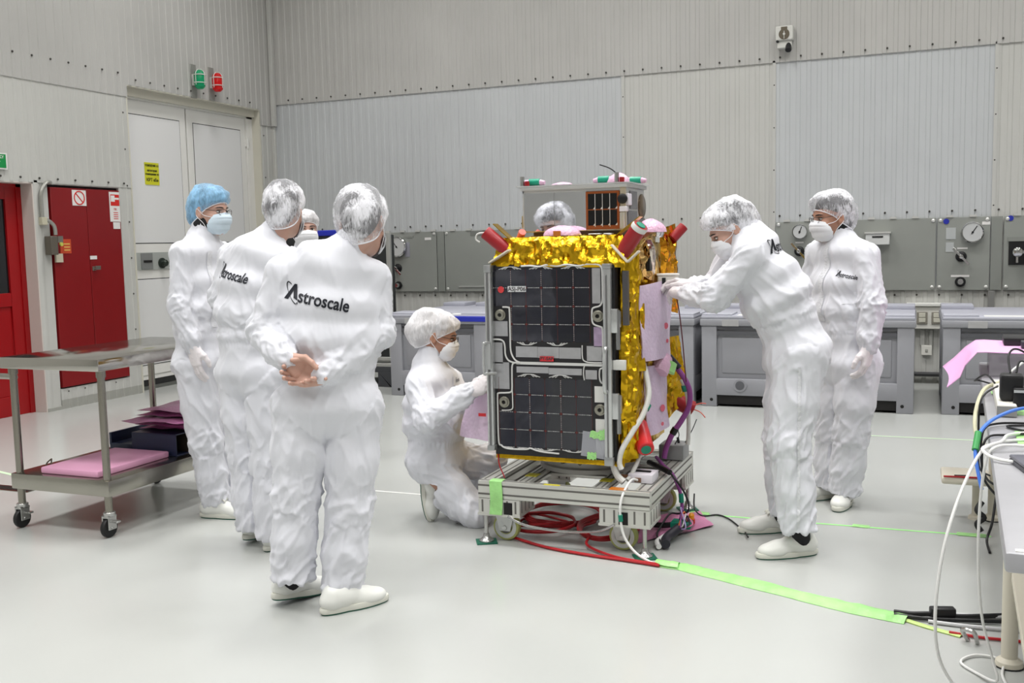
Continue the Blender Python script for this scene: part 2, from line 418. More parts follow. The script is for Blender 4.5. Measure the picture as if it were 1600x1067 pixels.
# exit sign
ES=thing('exit_sign',(XW+.02,6.45,2.18),'green and white exit sign above the red door at the left edge','sign')
GRN=mat('sign_green',(16,140,70),.45)
mb=MB(); mb.box(XW+.02,XW+.03,6.26,6.525,2.175,2.315); mb.build('plate',WP,ES,smooth=False)
mb=MB(); mb.box(XW+.03,XW+.032,6.27,6.51,2.187,2.303); mb.build('green_field',GRN,ES,smooth=False)
mb=MB(); mb.text('EMERGENCY',.034,frame((XW+.033,6.395,2.278),(0,1,0),(0,0,1)),bold=.0008,sx=.95); mb.text('EXIT',.052,frame((XW+.033,6.395,2.222),(0,1,0),(0,0,1)),bold=.001); mb.build('lettering',WP,ES,smooth=False)

# --- wall lamps above the double door
CAGE=mat('cage_white',(214,214,210),.4)
def wall_lamp(y,z,col,name,label,em):
    t=thing('signal_lamp',(XW+.02,y,z-.2),label,'lamp','caged signal lamps above the double door')
    mb=MB(); mb.box(XW+.012,XW+.03,y-.045,y+.045,z-.19,z+.17); mb.build('mounting_plate',mat('lamp_plate',(150,150,146),.45,.3),t,bevel=.004)
    mb=MB(); mb.lathe([(.0,-.105),(.03,-.10),(.055,-.075),(.06,-.03),(.06,.05),(.05,.085),(.03,.1),(0,.105)],(XW+.11,y,z),(0,0,1),20)
    mb.build('glass_dome',mat(name,col,.12,spec=.6,trans=.25,emit=em),t)
    mb=MB(); mb.box(XW+.03,XW+.06,y-.03,y+.03,z-.06,z+.06)
    for zz in (-.035,.05): mb.tube([(XW+.11+.064*math.cos(a),y+.064*math.sin(a),z+zz) for a in np.linspace(0,2*PI,17)[:-1]],.005,6,sm=1,closed=True)
    for a in (0,PI/2,PI,3*PI/2): mb.tube([(XW+.11+.064*math.cos(a),y+.064*math.sin(a),z-.06),(XW+.11+.066*math.cos(a),y+.066*math.sin(a),z),(XW+.11+.062*math.cos(a),y+.062*math.sin(a),z+.07),(XW+.11+.02*math.cos(a),y+.02*math.sin(a),z+.11)],.004,6,sm=3)
    mb.build('wire_cage',CAGE,t)
wall_lamp(9.03,3.28,(8,150,100),'lamp_green','green caged signal lamp above the double door',.12)
wall_lamp(9.33,3.29,(200,20,24),'lamp_red','red caged signal lamp above the double door',.12)

# --- gas panels on the back wall
GP=mat('gas_panel_grey',(150,153,148),.42,.15,noise=.04,nscale=2); GPD=mat('gas_panel_strip',(140,143,138),.42,.15)
BOLT=mat('bolt_bright',(225,225,222),.3,.6); CHR=mat('chrome',(200,200,200),.12,1.); BLK=mat('plastic_black',(24,24,26),.4)
BLUE=mat('dot_blue',(38,48,160),.4); GLS=mat('gauge_face',(196,198,198),.15,spec=.6)
YP=YW-.02
def panel(x0,x1,label,m=GP,bolts=True):
    t=thing('gas_panel',((x0+x1)/2,YP,.9),label,'wall panel','grey gas panels on the back wall')
    mb=MB(); mb.box(x0+.004,x1-.004,YP-.02,YP,.905,1.597); mb.build('plate',m,t,smooth=False,bevel=.003)
    if bolts:
        for x in (x0+.03,x1-.03):
            for z in (.935,1.57): mb=MB(); mb.lathe([(.017,0),(.017,.008),(.009,.013),(0,.013)],(x,YP-.02,z),(0,-1,0),10); mb.build('bolt',BOLT,t)
    x=x0+.08
    while x<x1-.06: mb=MB(); mb.box(x,x+.06,YP-.03,YP+.0,1.597,1.618); mb.build('top_clip',WALLG,t,smooth=False); x+=.2
    return t
def gauge(t,x,z,R,needle=2.2):
    mb=MB(); mb.lathe([(R,0),(R,.05),(R*.93,.058),(R*.86,.052),(R*.86,.05)],(x,YP-.02,z),(0,-1,0),32); gg=mb.build('pressure_gauge',CHR,t)
    mb=MB(); mb.lathe([(R*.88,.046),(R*.88,.0505),(0,.0505)],(x,YP-.02,z),(0,-1,0),32); mb.build('dial',GLS,gg,smooth=False)
    mb=MB(); d=Vector((math.cos(needle),0,math.sin(needle))); M=frame(Vector((x,YP-.0715,z)),d,Vector((0,-1,0)).cross(d)); mb.box(-.02,R*.7,-.004,.004,-.001,.001,M=M); mb.cyl((x,YP-.07,z),(x,YP-.075,z),.01,n=10); mb.build('needle',BLK,gg,smooth=False)
def lever_valve(t,x,z,ang):
    mb=MB(); mb.lathe([(.05,0),(.05,.012),(.03,.02),(.024,.06),(0,.06)],(x,YP-.02,z),(0,-1,0),18,0)
    d=Vector((math.cos(ang),0,math.sin(ang))); M=frame(Vector((x,YP-.09,z)),d,Vector((0,-1,0)).cross(d)); mb.box(-.10,.11,-.011,.011,-.006,.006,1,M=M); mb.lathe([(.02,0),(.02,.02),(0,.024)],(x,YP-.08,z),(0,-1,0),12,1)
    mb.build('lever_valve',[BLK,CHR],t,bevel=.002)
def knob(t,x,z,R=.05):
    mb=MB(); mb.lathe([(R,0),(R,.018),(R*.8,.02)],(x,YP-.02,z),(0,-1,0),20,0); mb.lathe([(R*.62,.018),(R*.62,.05),(R*.45,.07),(0,.07)],(x,YP-.02,z),(0,-1,0),16,1); mb.build('regulator_knob',[BLK,CHR],t)
def lab(t,x0,x1,z0,z1,m=WP,name='label_plate'):
    mb=MB(); mb.box(x0,x1,YP-.024,YP-.019,z0,z1); mb.build(name,m,t,smooth=False)
p=panel(-6.9,-5.15,'grey wall gas panel behind the black case, with a round gauge at its left')
gauge(p,-5.65,1.43,.12); lever_valve(p,-5.66,1.18,2.3); knob(p,-5.66,.98,.045); lab(p,-5.30,-5.22,1.50,1.53); lab(p,-5.58,-5.45,1.53,1.55,GPD); lab(p,-5.56,-5.50,1.31,1.48,mat('label_lilac',(150,150,160),.5))
p=panel(-5.05,-3.3,'blank grey wall gas panel above the bin left of the satellite'); lab(p,-4.72,-4.52,1.54,1.59,mat('plate_mid_grey',(118,120,116),.5),'vent_plate'); mb=MB(); mb.box(-4.88,-4.3,YP-.028,YP-.018,.952,.965); mb.build('lower_lip',BOLT,p,smooth=False)  # small plate of a darker grey near the panel top
p=panel(-5.15,-5.05,'narrow grey joint strip between the two left gas panels',GPD,False)
p=panel(-1.335,.165,'grey wall gas panel behind the two men at right, with a small gauge')
gauge(p,-1.094,1.495,.075,1.2); lever_valve(p,-1.10,1.30,2.3); lab(p,-1.14,-1.06,1.38,1.395)
mb=MB(); mb.box(-.47,-.25,YP-.12,YP-.02,1.35,1.46); wb=mb.build('control_box',mat('box_white',(206,208,206),.4),p,bevel=.006); mb=MB(); mb.box(-.48,-.24,YP-.13,YP-.0,1.46,1.475); mb.build('box_hood',BOLT,wb,smooth=False); mb=MB(); mb.box(-.41,-.31,YP-.124,YP-.119,1.42,1.435); mb.build('display',BLK,wb,smooth=False)
knob(p,-.62,1.14,.03)
p=panel(.17,.635,'grey wall gas panel with large gauge, lever valve and knob, right of the standing man')
gauge(p,.479,1.452,.10,1.0); lever_valve(p,.385,1.225,2.3); knob(p,.383,.985,.048); lab(p,.25,.335,1.39,1.50,mat('label_grey',(180,184,184),.5)); lab(p,.25,.32,1.27,1.36,mat('label_grey',(180,184,184),.5)); lab(p,.35,.44,1.295,1.31); lab(p,.30,.46,1.03,1.05); lab(p,.56,.63,1.52,1.55)
mb=MB(); mb.cyl((.25,YP-.02,1.56),(.25,YP-.026,1.56),.026,n=18); mb.build('blue_dot',BLUE,p,smooth=False)
p=panel(.635,.74,'plain grey strip between the two right gas panels',GPD,False)
p=panel(.745,2.4,'grey wall gas panel with black recess and fittings at the right edge')
mb=MB(); mb.cyl((.80,YP-.02,1.575),(.80,YP-.026,1.575),.026,n=18); mb.build('blue_dot',BLUE,p,smooth=False)
mb=MB(); mb.box(.79,1.1,YP-.03,YP-.018,1.14,1.36); rc=mb.build('black_recess',BLK,p,smooth=False); mb=MB(); mb.box(.78,1.12,YP-.04,YP-.018,1.36,1.40); mb.build('recess_hood',GPD,p,smooth=False)
mb=MB(); mb.lathe([(.02,0),(.02,.05),(.045,.055),(.045,.09),(.02,.1),(0,.1)],(.86,YP-.03,1.26),(0,-1,0),12); mb.cyl((.86,YP-.08,1.26),(1.1,YP-.08,1.26),.018); mb.box(.98,1.08,YP-.12,YP-.03,1.17,1.33); mb.cyl((.86,YP-.07,1.26),(.86,YP-.07,1.16),.012); mb.build('fittings',CHR,p,bevel=.004)

# --- wall camera housing
cc=thing('wall_camera',(-1.25,YW-.02,3.32),'small white wall-mounted camera housing high on the back wall','camera')
CW=mat('housing_white',(205,205,200),.45); CWD=mat('housing_brown',(96,88,74),.5)
mb=MB(); mb.box(-1.335,-1.165,YW-.12,YW-.02,3.37,3.51); mb.build('housing',CW,cc,bevel=.012)
mb=MB(); mb.lathe([(.052,0),(.052,.005),(0,.005)],(-1.25,YW-.12,3.43),(0,-1,0),20); mb.box(-1.28,-1.22,YW-.126,YW-.118,3.455,3.5); mb.build('opening',CWD,cc,smooth=False)
mb=MB(); mb.cyl((-1.25,YW-.11,3.43),(-1.25,YW-.135,3.43),.012,n=10); mb.box(-1.253,-1.247,YW-.13,YW-.12,3.385,3.46); mb.build('lens',CW,cc)
mb=MB(); mb.box(-1.32,-1.18,YW-.10,YW-.02,3.30,3.37,0); mb.cyl((-1.21,YW-.07,3.34),(-1.21,YW-.12,3.27),.03,n=14,mi=1); mb.cyl((-1.315,YW-.09,3.365),(-1.315,YW-.12,3.365),.013,n=10,mi=1); mb.build('bracket',[CW,BLK],cc,bevel=.004)

# --- socket box and sockets low on the back wall
SKT=mat('socket_cream',(206,204,190),.45)
sb=thing('socket_box',(.11,YW-.02,.53),'white wall box with two sockets between the grey bins','socket box')
mb=MB(); mb.box(-.06,.30,YW-.10,YW-.016,.535,.755); mb.build('box_body',mat('socket_box_white',(220,219,212),.45),sb,bevel=.006)
mb=MB(); mb.box(-.09,.33,YW-.12,YW-.016,.755,.785); mb.build('box_hood',mat('socket_hood_white',(232,232,228),.4),sb,bevel=.004)
for x in (.005,.135):
    mb=MB(); mb.box(x,x+.095,YW-.112,YW-.098,.585,.70,0); mb.box(x+.018,x+.077,YW-.116,YW-.108,.60,.642,1); mb.box(x+.018,x+.077,YW-.116,YW-.108,.648,.69,1); mb.build('socket',[mat('socket_frame_grey',(140,136,126),.5),SKT],sb,bevel=.003)
so=MB(); so.box(.05,.145,YW-.045,YW-.016,.275,.37,0); so.box(.085,.11,YW-.05,YW-.04,.305,.335,1); so=so.build('wall_socket',[mat('socket_box_white',(220,219,212)),WALLK],bevel=.004); tag(so,'single square white socket low on the wall under the socket box','socket')
so=MB(); so.box(.04,.08,YW-.03,YW-.016,.37,.52); so.box(.12,.15,YW-.03,YW-.016,.37,.52); so=so.build('cable_duct',WALLG,bevel=.003); tag(so,'short pale cable ducts between wall socket and socket box','duct')
so=MB(); so.box(.625,.68,YW-.05,YW-.016,.45,.9); so=so.build('cable_duct',mat('duct_grey',(128,128,126),.5),bevel=.004); tag(so,'grey vertical cable duct below the right gas panels','duct')
mb=MB(); mb.cyl((-.3,YW-.06,.09),(.6,YW-.06,.09),.022,n=12); o=mb.build('floor_pipe',mat('pipe_dark',(52,52,54),.5)); o.location.z=.07; tag(o,'thin dark pipe along the foot of the back wall between bins','pipe')

# --- ceiling lights (real lamps, above the frame)
LAMP=mat('lamp_diffuser',(255,252,246),.5,emit=6.)
li=0
for x in (-5.4,-2.6,.2,3.2):
    for y in (-2.5,1.2,4.6,8.0):
        t=thing('ceiling_light',(x,y,6.42),'square ceiling light panel, row above the hall','ceiling light','square ceiling lights')
        mb=MB(); mb.box(x-.55,x+.55,y-.55,y+.55,6.45,6.5); mb.build('frame',CEIL,t,smooth=False)
        mb=MB(); mb.box(x-.5,x+.5,y-.5,y+.5,6.44,6.452); mb.build('diffuser',LAMP,t,smooth=False)
        L=bpy.data.lights.new('ceiling_lamp','AREA'); L.shape='SQUARE'; L.size=1.1; L.energy=51; L.spread=math.radians(118); L.color=(1,.992,.985)
        lo=bpy.data.objects.new('ceiling_lamp',L); link(lo); lo.location=(x,y,6.40)
w=bpy.data.worlds.new('world'); SC.world=w; w.use_nodes=True
w.node_tree.nodes['Background'].inputs[0].default_value=(.9,.92,1,1); w.node_tree.nodes['Background'].inputs[1].default_value=.04
# ================================================================== FURNITURE AND FLOOR ITEMS
def bubble_mat(name,rgb,trans=.0,scale=90.,alpha=1.):
    if name in MATS: return MATS[name]
    m=mat(name,rgb,.32,spec=.5,alpha=alpha,sheen=.1); nt=m.node_tree; b=nt.nodes['Principled BSDF']
    tc=nt.nodes.new('ShaderNodeTexCoord'); v=nt.nodes.new('ShaderNodeTexVoronoi'); v.inputs['Scale'].default_value=scale
    bp=nt.nodes.new('ShaderNodeBump'); bp.inputs['Strength'].default_value=.55; bp.inputs['Distance'].default_value=.004; bp.invert=True
    nt.links.new(tc.outputs['Object'],v.inputs['Vector']); nt.links.new(v.outputs['Distance'],bp.inputs['Height']); nt.links.new(bp.outputs['Normal'],b.inputs['Normal'])
    return m
PINKB=bubble_mat('bubble_wrap_pink',(222,180,206)); LILAC=bubble_mat('bubble_wrap_lilac',(208,188,212),scale=60); PURP=bubble_mat('bubble_wrap_purple',(186,96,160),scale=60)
PINKF=mat('foam_pink',(224,164,196),.6,bump=.2,bscale=200); PINKS=mat('foam_sheet_pink',(226,172,216),.55,bump=.1,bscale=200)
BIN=mat('bin_grey',(146,147,153),.5,noise=.03,nscale=3,bump=.05,bscale=60); BIND=mat('bin_groove',(88,89,94),.6); LIDG=mat('bin_lid_grey',(172,173,184),.45)
STK=mat('sticker_white',(228,228,226),.45); TAPEC=mat('tape_clear',(196,196,196),.2,alpha=.6)
STEEL=mat('steel_brushed',(168,165,156),.24,1.,noise=.05,nscale=5); STEELT=mat('steel_top',(186,183,176),.13,1.,bump=.004,bscale=2); STEELD=mat('steel_leg',(150,146,136),.25,1.)
TYRE=mat('tyre_black',(26,26,27),.5); ZINC=mat('zinc',(190,190,188),.25,.9)
ALU=mat('aluminium_profile',(206,206,200),.33,.55,noise=.02,nscale=4); ALUG=mat('profile_slot',(104,102,98),.6,.2)
GTAPE=mat('tape_green',(160,218,136),.32,noise=.16,nscale=14,bump=.6,bscale=22); GTAPE2=mat('tape_green_thin',(160,235,140),.5)
CBLK=mat('cable_black',(20,20,22),.42); CWHT=mat('cable_white',(224,224,222),.42); CRED=mat('cable_red',(168,24,32),.4); CBLU=mat('cable_blue',(70,120,214),.42); CBEI=mat('cable_beige',(190,188,160),.45); CPUR=mat('cable_sleeve_purple',(140,70,140),.5)
TEAL=mat('tape_teal',(18,130,105),.45)

# ---------------- grey plastic bins
def make_bin(L=1.71,D=1.15,label='',loc=(0,0,0),short=False):
    t=thing('storage_bin',loc,label,'storage bin','grey plastic bins along the back wall')
    ox,oy,oz=loc
    W=lambda mb:mb
    mb=MB()
    def bx(x0,x1,y0,y1,z0,z1,mi=0,b=.008): mb.box(ox+x0,ox+x1,oy+y0,oy+y1,oz+z0,oz+z1,mi,b=b)
    pw=.13
    for x0,x1 in ((0,pw),(L-pw,L)):
        for y0,y1 in ((0,.12),(D-.12,D)): bx(x0,x1,y0,y1,.0,.70)
    bx(.01,L-.01,.03,D-.03,.12,.71,b=.004)
    bx(pw-.01,L-pw+.01,.0,.05,.10,.245); bx(pw-.01,L-pw+.01,D-.05,D,.10,.245)
    bx(0,.05,.11,D-.11,.10,.245); bx(L-.05,L,.11,D-.11,.10,.245)
    bx(pw+.04,L-pw-.04,.018,.04,.29,.60,b=.01); bx(L-.035,L-.012,.2,D-.2,.29,.60)
    bx(-.012,L+.012,-.015,D+.012,.70,.76,b=.012)
    body=mb.build('bin_body',BIN,t,ang=40)
    mb=MB(); mb.box(ox+pw,ox+L-pw,oy+.006,oy+.031,oz+.675,oz+.698); mb.build('rim_groove',BIND,t,smooth=False)
    mb=MB(); mb.box(ox+pw,ox+L-pw,oy+.006,oy+.031,oz+.62,oz+.655); mb.build('rim_groove',BIND,t,smooth=False)
    mb=MB(); mb.box(ox+.02,ox+L-.02,oy+.02,oy+D-.02,oz+.02,oz+.10); mb.build('gap_shade',DARK,t,smooth=False)  # near-black block stands in for the shade between the feet
    mb=MB(); mb.box(ox-.005,ox+L+.005,oy-.005,oy+D+.005,oz+.76,oz+.788,b=.01)
    for x0 in (.0,L-.26): mb.box(ox+x0,ox+x0+.26,oy+.01,oy+.3,oz+.785,oz+.803,b=.006); mb.box(ox+x0,ox+x0+.26,oy+D-.3,oy+D-.01,oz+.785,oz+.825,b=.006)
    mb.box(ox+L/2-.13,ox+L/2+.13,oy+D-.3,oy+D-.01,oz+.785,oz+.825,b=.006)
    mb.build('bin_lid',LIDG,t,ang=40)
    if not short:
        mb=MB(); mb.cyl((ox+.33,oy-.012,oz+.19),(ox+.33,oy+.03,oz+.19),.055,n=24); pl=mb.build('drain_boss',BIN,t); mb=MB(); mb.cyl((ox+.33,oy-.016,oz+.19),(ox+.33,oy-.010,oz+.19),.038,n=20); mb.build('drain_plug',BIND,pl)
    for x in (.085,L-.085): mb=MB(); mb.cyl((ox+x,oy-.003,oz+.06),(ox+x,oy+.01,oz+.06),.014,n=12); mb.build('foot_hole',DARK,t,smooth=False)
    for x0,x1 in ((.30,.62),(L-.55,L-.30)):
        if x1<L-.05: mb=MB(); mb.box(ox+x0,ox+x1,oy+.03,oy+.16,oz+.788,oz+.790); mb.build('lid_sticker',STK,t,smooth=False)
    mb=MB(); mb.box(ox+.18,ox+.32,oy-.018,oy-.014,oz+.70,oz+.755); mb.build('clear_tape',TAPEC,t,smooth=False)
    if not short: mb=MB(); mb.box(ox+L-.46,ox+L-.36,oy-.003,oy+.002,oz+.165,oz+.20); mb.build('small_label',STK,t,smooth=False)
    return t
make_bin(label='grey plastic bin with lid standing behind the two men at right',loc=(-1.72,8.61,0))
make_bin(label='grey plastic bin with lid half hidden behind the right side of the satellite',loc=(-3.50,8.61,0))
make_bin(label='grey plastic bin with lid behind the pink sheet and cables at the right edge',loc=(.20,8.66,0))
b=make_bin(L=1.02,D=1.5,label='grey plastic bin with a blue lid edge behind the kneeling man',loc=(-4.72,8.5,0),short=True)
BLUP=mat('plastic_blue',(36,48,170),.4)
mb=MB(); mb.box(-4.12,-3.69,8.475,8.53,.725,.775); mb.build('blue_lid_edge',BLUP,b,bevel=.006)
mb=MB(); mb.cyl((-4.20,8.512,.40),(-4.20,8.517,.40),.075,n=24); mb.build('round_sticker',mat('sticker_cream',(196,194,170),.5),b,smooth=False)
mb=MB(); mb.box(-4.22,-4.05,8.512,8.517,.60,.63); mb.build('name_label',STK,b,smooth=False)
mb=MB(); mb.box(-3.697,-3.69,8.6,8.75,.5,.62); mb.build('side_label',STK,b,smooth=False)

# ---------------- black case on a dark pallet
bc=thing('flight_case',(-5.5,9.1,0),'tall thin black case with grey edging and blue top on a dark pallet','case')
cx0,cx1,cy0,cy1=-6.25,-4.98,9.0,9.14
mb=MB(); mb.box(cx0,cx1,cy0,cy1,.30,1.56,b=.015); mb.build('case_body',mat('case_black',(30,32,34),.45,bump=.05,bscale=60),bc)
mb=MB()
for z0,z1 in ((.21,.245),(.275,.31)): mb.box(cx0-.015,cx1+.02,cy0-.02,cy1+.01,z0,z1)
mb.box(cx1-.02,cx1+.025,cy0-.012,cy0+.03,.31,1.575); mb.box(cx0-.025,cx0+.02,cy0-.012,cy0+.03,.31,1.575)
mb.build('edge_frame',mat('case_edging',(170,171,168),.35,.5),bc,bevel=.004)
mb=MB(); mb.box(cx0,cx1-.15,cy0-.004,cy1,1.56,1.62); mb.build('blue_top',BLUP,bc,bevel=.01)
mb=MB(); mb.box(cx1-.14,cx1-.07,cy0-.004,cy0,1.49,1.545); mb.build('yellow_sticker',mat('sticker_yellow',(214,206,50),.5),bc,smooth=False)
mb=MB(); mb.box(cx1-.28,cx1-.16,cy0-.012,cy0+.0,.25,.44,b=.006); mb.box(cx1-.25,cx1-.19,cy0-.03,cy0-.01,.2,.36,b=.006); mb.build('catch_plate',ZINC,bc)
mb=MB()
for x0,x1 in ((cx0,cx0+.16),(cx0+.5,cx0+.7),(cx1-.16,cx1)): mb.box(x0,x1,cy0-.02,cy1,.0,.16)
mb.box(cx0,cx1,cy0-.02,cy1+.3,.15,.21); mb.box(cx0,cx1,cy0-.02,cy1+.3,.0,.03)
mb.build('pallet',mat('pallet_dark',(58,60,64),.6),bc,bevel=.008)

# ---------------- steel trolley table (left)
tt=thing('steel_trolley_table',(-4.1,4.4,0),'stainless steel trolley table with lower shelf and four castors at left','table')
tx0,tx1,ty0,ty1=-4.43,-3.765,3.81,4.93
mb=MB(); mb.box(tx0,tx1,ty0,ty1,.855,.915,b=.004); mb.build('table_top',STEELT,tt)
mb=MB(); mb.box(tx0,tx1,ty0+.02,ty1-.02,.212,.295,b=.006); mb.build('lower_shelf',STEEL,tt)
for x in (tx0+.035,tx1-.035):
    for y in (ty0+.05,ty1-.05):
        mb=MB(); mb.cyl((x,y,.115),(x,y,.87),.019,n=20); mb.lathe([(.024,.82),(.024,.86)],(x,y,0),(0,0,1),20); lg=mb.build('leg',STEELD,tt)
        mb=MB(); mb.lathe([(.022,.105),(.03,.11),(.03,.128),(.022,.132)],(x,y,0),(0,0,1),18,0)
        mb.box(x-.022,x-.016,y-.03,y+.025,.04,.112,0); mb.box(x+.016,x+.022,y-.03,y+.025,.04,.112,0); mb.box(x-.022,x+.022,y-.03,y+.028,.10,.112,0)
        mb.lathe([(.03,-.013),(.047,-.013),(.05,-.008),(.05,.008),(.047,.013),(.03,.013)],(x,y-.008,.05),(1,0,0),26,1); mb.cyl((x-.026,y-.008,.05),(x+.026,y-.008,.05),.008,n=10,mi=0)
        mb.box(x+.02,x+.055,y-.01,y+.02,.075,.085,0); mb.build('castor',[ZINC,TYRE],lg,bevel=.002)
mb=MB(); mb.tube([(tx0-.25,3.9,.80),(tx0-.02,3.9,.80),(tx0+.035,3.86,.80)],.016,12); mb.build('side_rail',STEEL,tt)
# on the shelf
mb=MB(); mb.box(-4.26,-3.87,3.87,4.40,.296,.33,b=.008); o=mb.build('foam_sheet',PINKF); tag(o,'thick pink foam slab lying at the front of the trolley shelf','foam')
NAVY=mat('tray_navy',(36,44,72),.42); BRN=mat('tray_inside',(62,54,44),.6)
def tray(x0,x1,y0,y1,z0,z1,label):
    t=thing('storage_tray',((x0+x1)/2,(y0+y1)/2,z0),label,'tray','navy trays on the trolley shelf')
    mb=MB(); w=.006
    mb.box(x0,x1,y0,y0+w,z0,z1); mb.box(x0,x1,y1-w,y1,z0,z1); mb.box(x0,x0+w,y0,y1,z0,z1); mb.box(x0,x1,y0,y1,z1-w,z1); mb.box(x0,x1,y0,y1,z0,z0+w); mb.build('tray_shell',NAVY,t,smooth=False,bevel=.002)
    mb=MB(); mb.box(x0+w,x1-.004,(y0+y1)/2-.004,(y0+y1)/2+.004,z0+w,z1-w); mb.build('divider',BRN,t,smooth=False)
    mb=MB(); mb.box(x0+w,x0+w+.01,y0+w,y1-w,z0+w,z1-w); mb.build('tray_back',BRN,t,smooth=False)
tray(-4.15,-3.835,4.42,4.635,.296,.42,'navy tray with open side nearest the pink slab on the trolley shelf')
tray(-4.15,-3.835,4.645,4.86,.296,.42,'navy tray with open side at the far end of the trolley shelf')
mb=MB(); mb.box(-4.355,-4.165,4.46,4.82,.296,.34,b=.004); mb.box(-4.355,-4.34,4.46,4.82,.33,.40); mb.box(-4.18,-4.165,4.46,4.82,.33,.39); o=mb.build('perforated_rack',NAVY); tag(o,'low navy rack with upturned sides behind the trays on the shelf','rack')
def pack(cx,cy,z,sx,sy,h,seed,label,m):
    rg=np.random.default_rng(seed); P=[]
    n=14
    for s_ in (1,-1):
        rows=[]
        for i in range(n+1):
            row=[]
            for j in range(n+1):
                u,v=i/n*2-1,j/n*2-1
                e=(1-abs(u)**6)*(1-abs(v)**6)
                row.append((u,v,e))
            rows.append(row)
        arr=np.array([p for r_ in rows for p in r_])
        nz=pnoise(np.c_[arr[:,0]*1.5+seed*3,arr[:,1]*1.5,np.full(len(arr),seed*1.7)])
        zz=z+h/2+nz*.016+ s_*h*.5*arr[:,2]
        pts=[(cx+sx*a[0],cy+sy*a[1],max(zz[k],z+.001) ) for k,a in enumerate(arr)]
        P.append([pts[i*(n+1):(i+1)*(n+1)] for i in range(n+1)])
    mb=MB(); mb.grid(P[0]); mb.grid(P[1])
    o=mb.build('wrap_pouch',m,ang=80); tag(o,label,'pouch',None); return o
labs=['lowest purple bubble-wrap pouch of the pile on the navy trays','second purple bubble-wrap pouch from the bottom of the trolley pile','middle pink bubble-wrap pouch of the trolley pile','fourth purple bubble-wrap pouch, just under the top of the trolley pile','topmost pink bubble-wrap pouch of the pile on the trolley']
for k in range(5):
    pack(-3.97+.02*math.sin(k*2.1),4.68+.04*math.cos(k*1.7),.424+k*.026,.20-.01*(k%2),.24+.02*((k*7)%3-1),.022,k+1,labs[k],PURP if k in (0,1,3) else bubble_mat('bubble_wrap_rose',(206,128,180),scale=60))
mb=MB()
mb.tube([(-4.205,3.90,.2965),(-4.215,3.92,.33),(-4.20,3.94,.352)],.0035,6); mb.tube([(-4.20,3.94,.352),(-4.185,3.92,.325),(-4.17,3.90,.2985)],.0035,6)
o=mb.build('twist_tie',mat('tie_brown',(70,55,40),.6)); o.location.x-=.085; o.location.y+=.03; tag(o,'small brown twist tie standing on the trolley shelf beside the pink slab','tie')
# floor drain
mb=MB(); mb.box(-5.6,-5.0,4.43,4.53,.0,.004,0)
for k in range(30): mb.box(-5.59+k*.02,-5.58+k*.02,4.445,4.515,.004,.005,1)
o=mb.build('floor_drain',[STEELD,DARK],smooth=False); tag(o,'slotted steel floor drain at the left edge','drain')

# ---------------- cart under the satellite
ct=thing('satellite_cart',(-1.53,4.82,0),'aluminium profile cart with castors and levelling feet carrying the satellite','cart')
ax0,ax1,ay0,ay1=-1.955,-1.105,4.345,5.30
def profile(name,p0,p1,w,h,parent=ct,nslot_side=1,nslot_top=1):
    """extruded profile from p0 to p1 (axis along x, y or z); w across, h tall; slots as dark insets"""
    p0=Vector(p0);p1=Vector(p1); d=p1-p0; ax=max(range(3),key=lambda i:abs(d[i]))
    mb=MB()
    lo=[min(p0[i],p1[i]) for i in range(3)]; hi=[max(p0[i],p1[i]) for i in range(3)]
    o1,o2=[i for i in range(3) if i!=ax]
    lo[o1]-=w/2;hi[o1]+=w/2;lo[o2]-=h/2;hi[o2]+=h/2
    mb.box(lo[0],hi[0],lo[1],hi[1],lo[2],hi[2],0,b=.003)
    e=.0008
    for k in range(nslot_side):
        c=lo[o2]+(hi[o2]-lo[o2])*(k+.5)/nslot_side; l=list(lo);q=list(hi); l[o2]=c-.0045;q[o2]=c+.0045;l[o1]-=e;q[o1]+=e;l[ax]+=.001;q[ax]-=.001; mb.box(l[0],q[0],l[1],q[1],l[2],q[2],1)
    for k in range(nslot_top):
        c=lo[o1]+(hi[o1]-lo[o1])*(k+.5)/nslot_top; l=list(lo);q=list(hi); l[o1]=c-.0045;q[o1]=c+.0045;l[o2]-=e;q[o2]+=e;l[ax]+=.001;q[ax]-=.001; mb.box(l[0],q[0],l[1],q[1],l[2],q[2],1)
    return mb.build(name,[ALU,ALUG],parent,ang=30)
zt=.267
profile('frame_beam',(ax0,ay0+.02,zt),(ax1,ay0+.02,zt),.04,.084,ct,2,1)
profile('frame_beam',(ax0,ay1-.02,zt),(ax1,ay1-.02,zt),.04,.084,ct,2,1)
profile('frame_beam',(ax0+.04,ay0+.042,zt),(ax0+.04,ay1-.042,zt),.08,.084,ct,2,2)
profile('frame_beam',(ax1-.04,ay0+.042,zt),(ax1-.04,ay1-.042,zt),.08,.084,ct,2,2)
profile('cross_beam',(-1.74,ay0+.042,.287),(-1.74,ay1-.042,.287),.06,.04,ct,1,2)
profile('cross_beam',(-1.36,ay0+.042,.287),(-1.36,ay1-.042,.287),.06,.04,ct,1,2)
profile('cross_beam',(-1.705,4.72,.287),(-1.395,4.72,.287),.04,.04,ct,1,1)
profile('cross_beam',(-1.705,5.0,.287),(-1.395,5.0,.287),.04,.04,ct,1,1)
for k in range(4): profile('deck_slat',(-1.322,4.95+k*.07,.289),(-1.187,4.95+k*.07,.289),.06,.036,ct,1,1)
